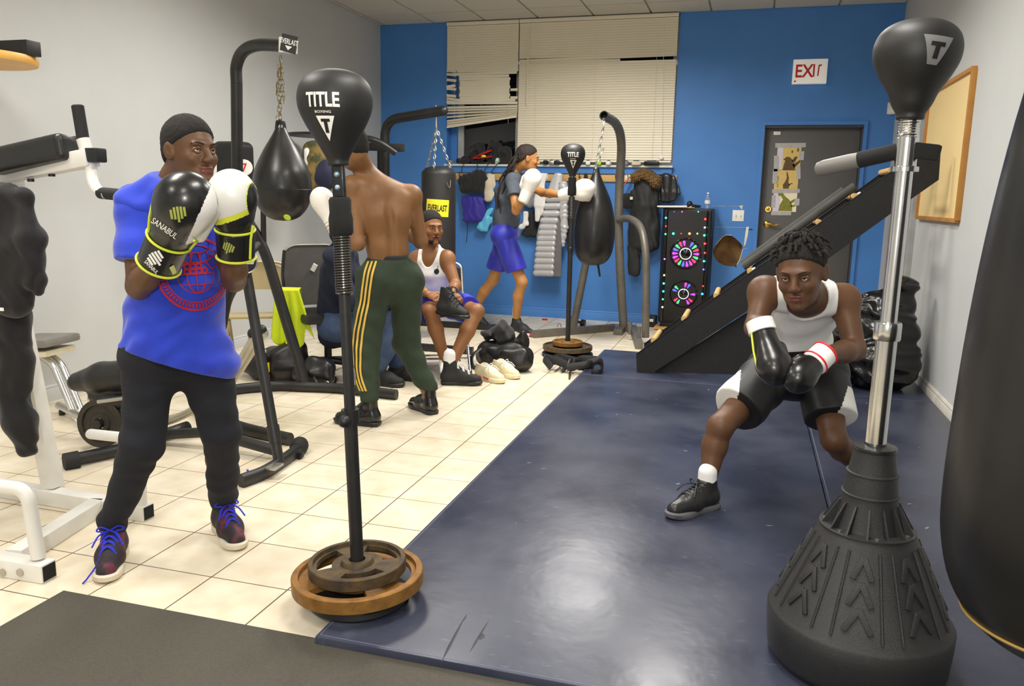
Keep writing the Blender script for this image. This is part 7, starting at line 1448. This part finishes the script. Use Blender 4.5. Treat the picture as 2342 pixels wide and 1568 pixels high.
zc = H6.c.z - .13; sdf_obj('body', S, [sk6, m_lip], root, boxes=[(.0065, lo, (hi[0], hi[1], zc)), (.0042, (lo[0], lo[1], zc - .008), hi)], mifn=H6.lipfn()); H6.parts(root, (0, .3)); m_tw = M('short_twists', (18, 14, 13), .85, col2=(40, 32, 26), vscale=50, bump=.8, bscale=160); hair6 = H6.hair(root, m_tw, line=(.064, .058), puff=.003, amp=.002, f=200)
random.seed(8)
for k in range(90):
    a = random.uniform(0, 2 * math.pi); e = random.uniform(.25, 1.35); n_ = V((math.cos(a) * math.cos(e), math.sin(a) * math.cos(e), math.sin(e)))
    if n_.y > .62 and n_.z < .60: continue
    b_ = H6.w(n_.x * .080, n_.y * .098 - .016, n_.z * .090 + .036); d_ = (H6.R @ n_); MB().tube(arc([b_ - d_ * .006, b_ + d_ * .016, b_ + d_ * .022 + H6.R @ V((n_.x * .012, n_.y * .01, -.018))], 3), [.007] * 4 + [.0062] * 3, 6).build('twist', m_tw, hair6)
fwd = side.cross(up); fwd = fwd if fwd.dot(CW) < 0 else -fwd
st = tank(B, pel, sm, side, fwd, .98, V((0, .02, .05)), .15, .010)
multi('tank_top', st, m_tank, root, .0065)
m_bsh = M('black_satin_shorts', (18, 18, 20), .55, col2=(28, 28, 30), vscale=12); m_wsh = M('white_short_panel', (230, 226, 218), .7)
LG = [SDF().cone(B['hL'], B['hR'], .125, None, .05).cone(pel, wa, .140, .134, .05, .8, side)]
def panel(c):
    out = np.zeros(len(c), int)
    for hp_, kn, sg in ((B['hR'], B['knR'], -1), (B['hL'], B['knL'], 1)):
        ax = kn - hp_; L2 = ax.length_squared; v = c - np.array(hp_); t_ = v @ np.array(ax) / L2; o_ = (v - t_[:, None] * np.array(ax)) @ np.array(CR) * sg
        out |= ((t_ > .34) & (o_ > .068 - (t_ - .34) * .16) & (np.abs((c - np.array(hp_)) @ np.array(CR)) < .6)).astype(int)
    return out
for hp_, kn in ((B['hR'], B['knR']), (B['hL'], B['knL'])): q = SDF().cone(hp_, hp_.lerp(kn, .95), .118, .112, .04).disp(fold(.007, (1, .2, .4), 26, 6, .4)); q.cut(hp_.lerp(kn, .70), (kn - hp_), .006); LG.append(q)
multi('shorts', LG, [m_bsh, m_wsh], root, .0065, panel)
m_sk = M('black_basketball_shoe', (24, 24, 25), .4, col2=(40, 40, 40), vscale=18, coat=.1); m_gs = M('grey_sole', (92, 92, 94), .6)
shoe(root, h7, t7, (m_sk, m_gs), .060, .047, (m_black, 5), h=.005); shoe(root, h8, t8, (m_sk, m_gs), .075, .047, (m_black, 5), h=.007)
for an in (B['anR'], B['anL']): S = SDF().cone(an + V((0, 0, .055)), an + V((0, 0, -.01)), .040, .041, .01); sdf_obj('sock', S, m_sock, root, .006)
w_ = h7 + (t7 - h7) * .30; sd = (t7 - h7).normalized().cross(V((0, 0, 1))); MB().tube(arc([w_ + sd * .046 + V((0, 0, .035)), w_ + (t7 - h7) * .12 + sd * .050 + V((0, 0, .055)), w_ + (t7 - h7) * .3 + sd * .05 + V((0, 0, .030))], 4), .003, 6).build('red_piping', m_red, root)
o, w, R, k = glove(root, P(1740, 745, .80), P(1782, 882, .70), -CW, [m_gblk], h=.006, thumb=1)
MB().lathe([(.047 * k, -.012), (.053 * k, -.010), (.054 * k, .034), (.049 * k, .036)], 28, frame(w(0, 0, -.01), R @ V((0, 0, 1)))).build('wrist_wrap', m_wht, o)
MB().tube([w(-.05, .02, .03), w(-.062, .02, .10), w(-.066, .015, .17)], .0035, 6).build('lime_piping', m_lime, o)
o, w, R, k = glove(root, P(1888, 806, .80), P(1800, 888, .68), -CW + CU * .4, [m_gblk], h=.006, thumb=-1)
MB().lathe([(.048 * k, .004), (.055 * k, .008), (.057 * k, .075), (.050 * k, .08)], 28, frame(w(0, 0, -.01), R @ V((0, 0, 1)))).build('wrist_wrap', m_wht, o)
for z in (.0, .066): MB().tube([w(0, 0, z) + R @ V((math.cos(a) * .056 * k, math.sin(a) * .056 * k, 0)) for a in [2 * math.pi * i / 28 for i in range(28)]], .0045, 6, closed=True).build('red_wrap_edge', m_red, o)
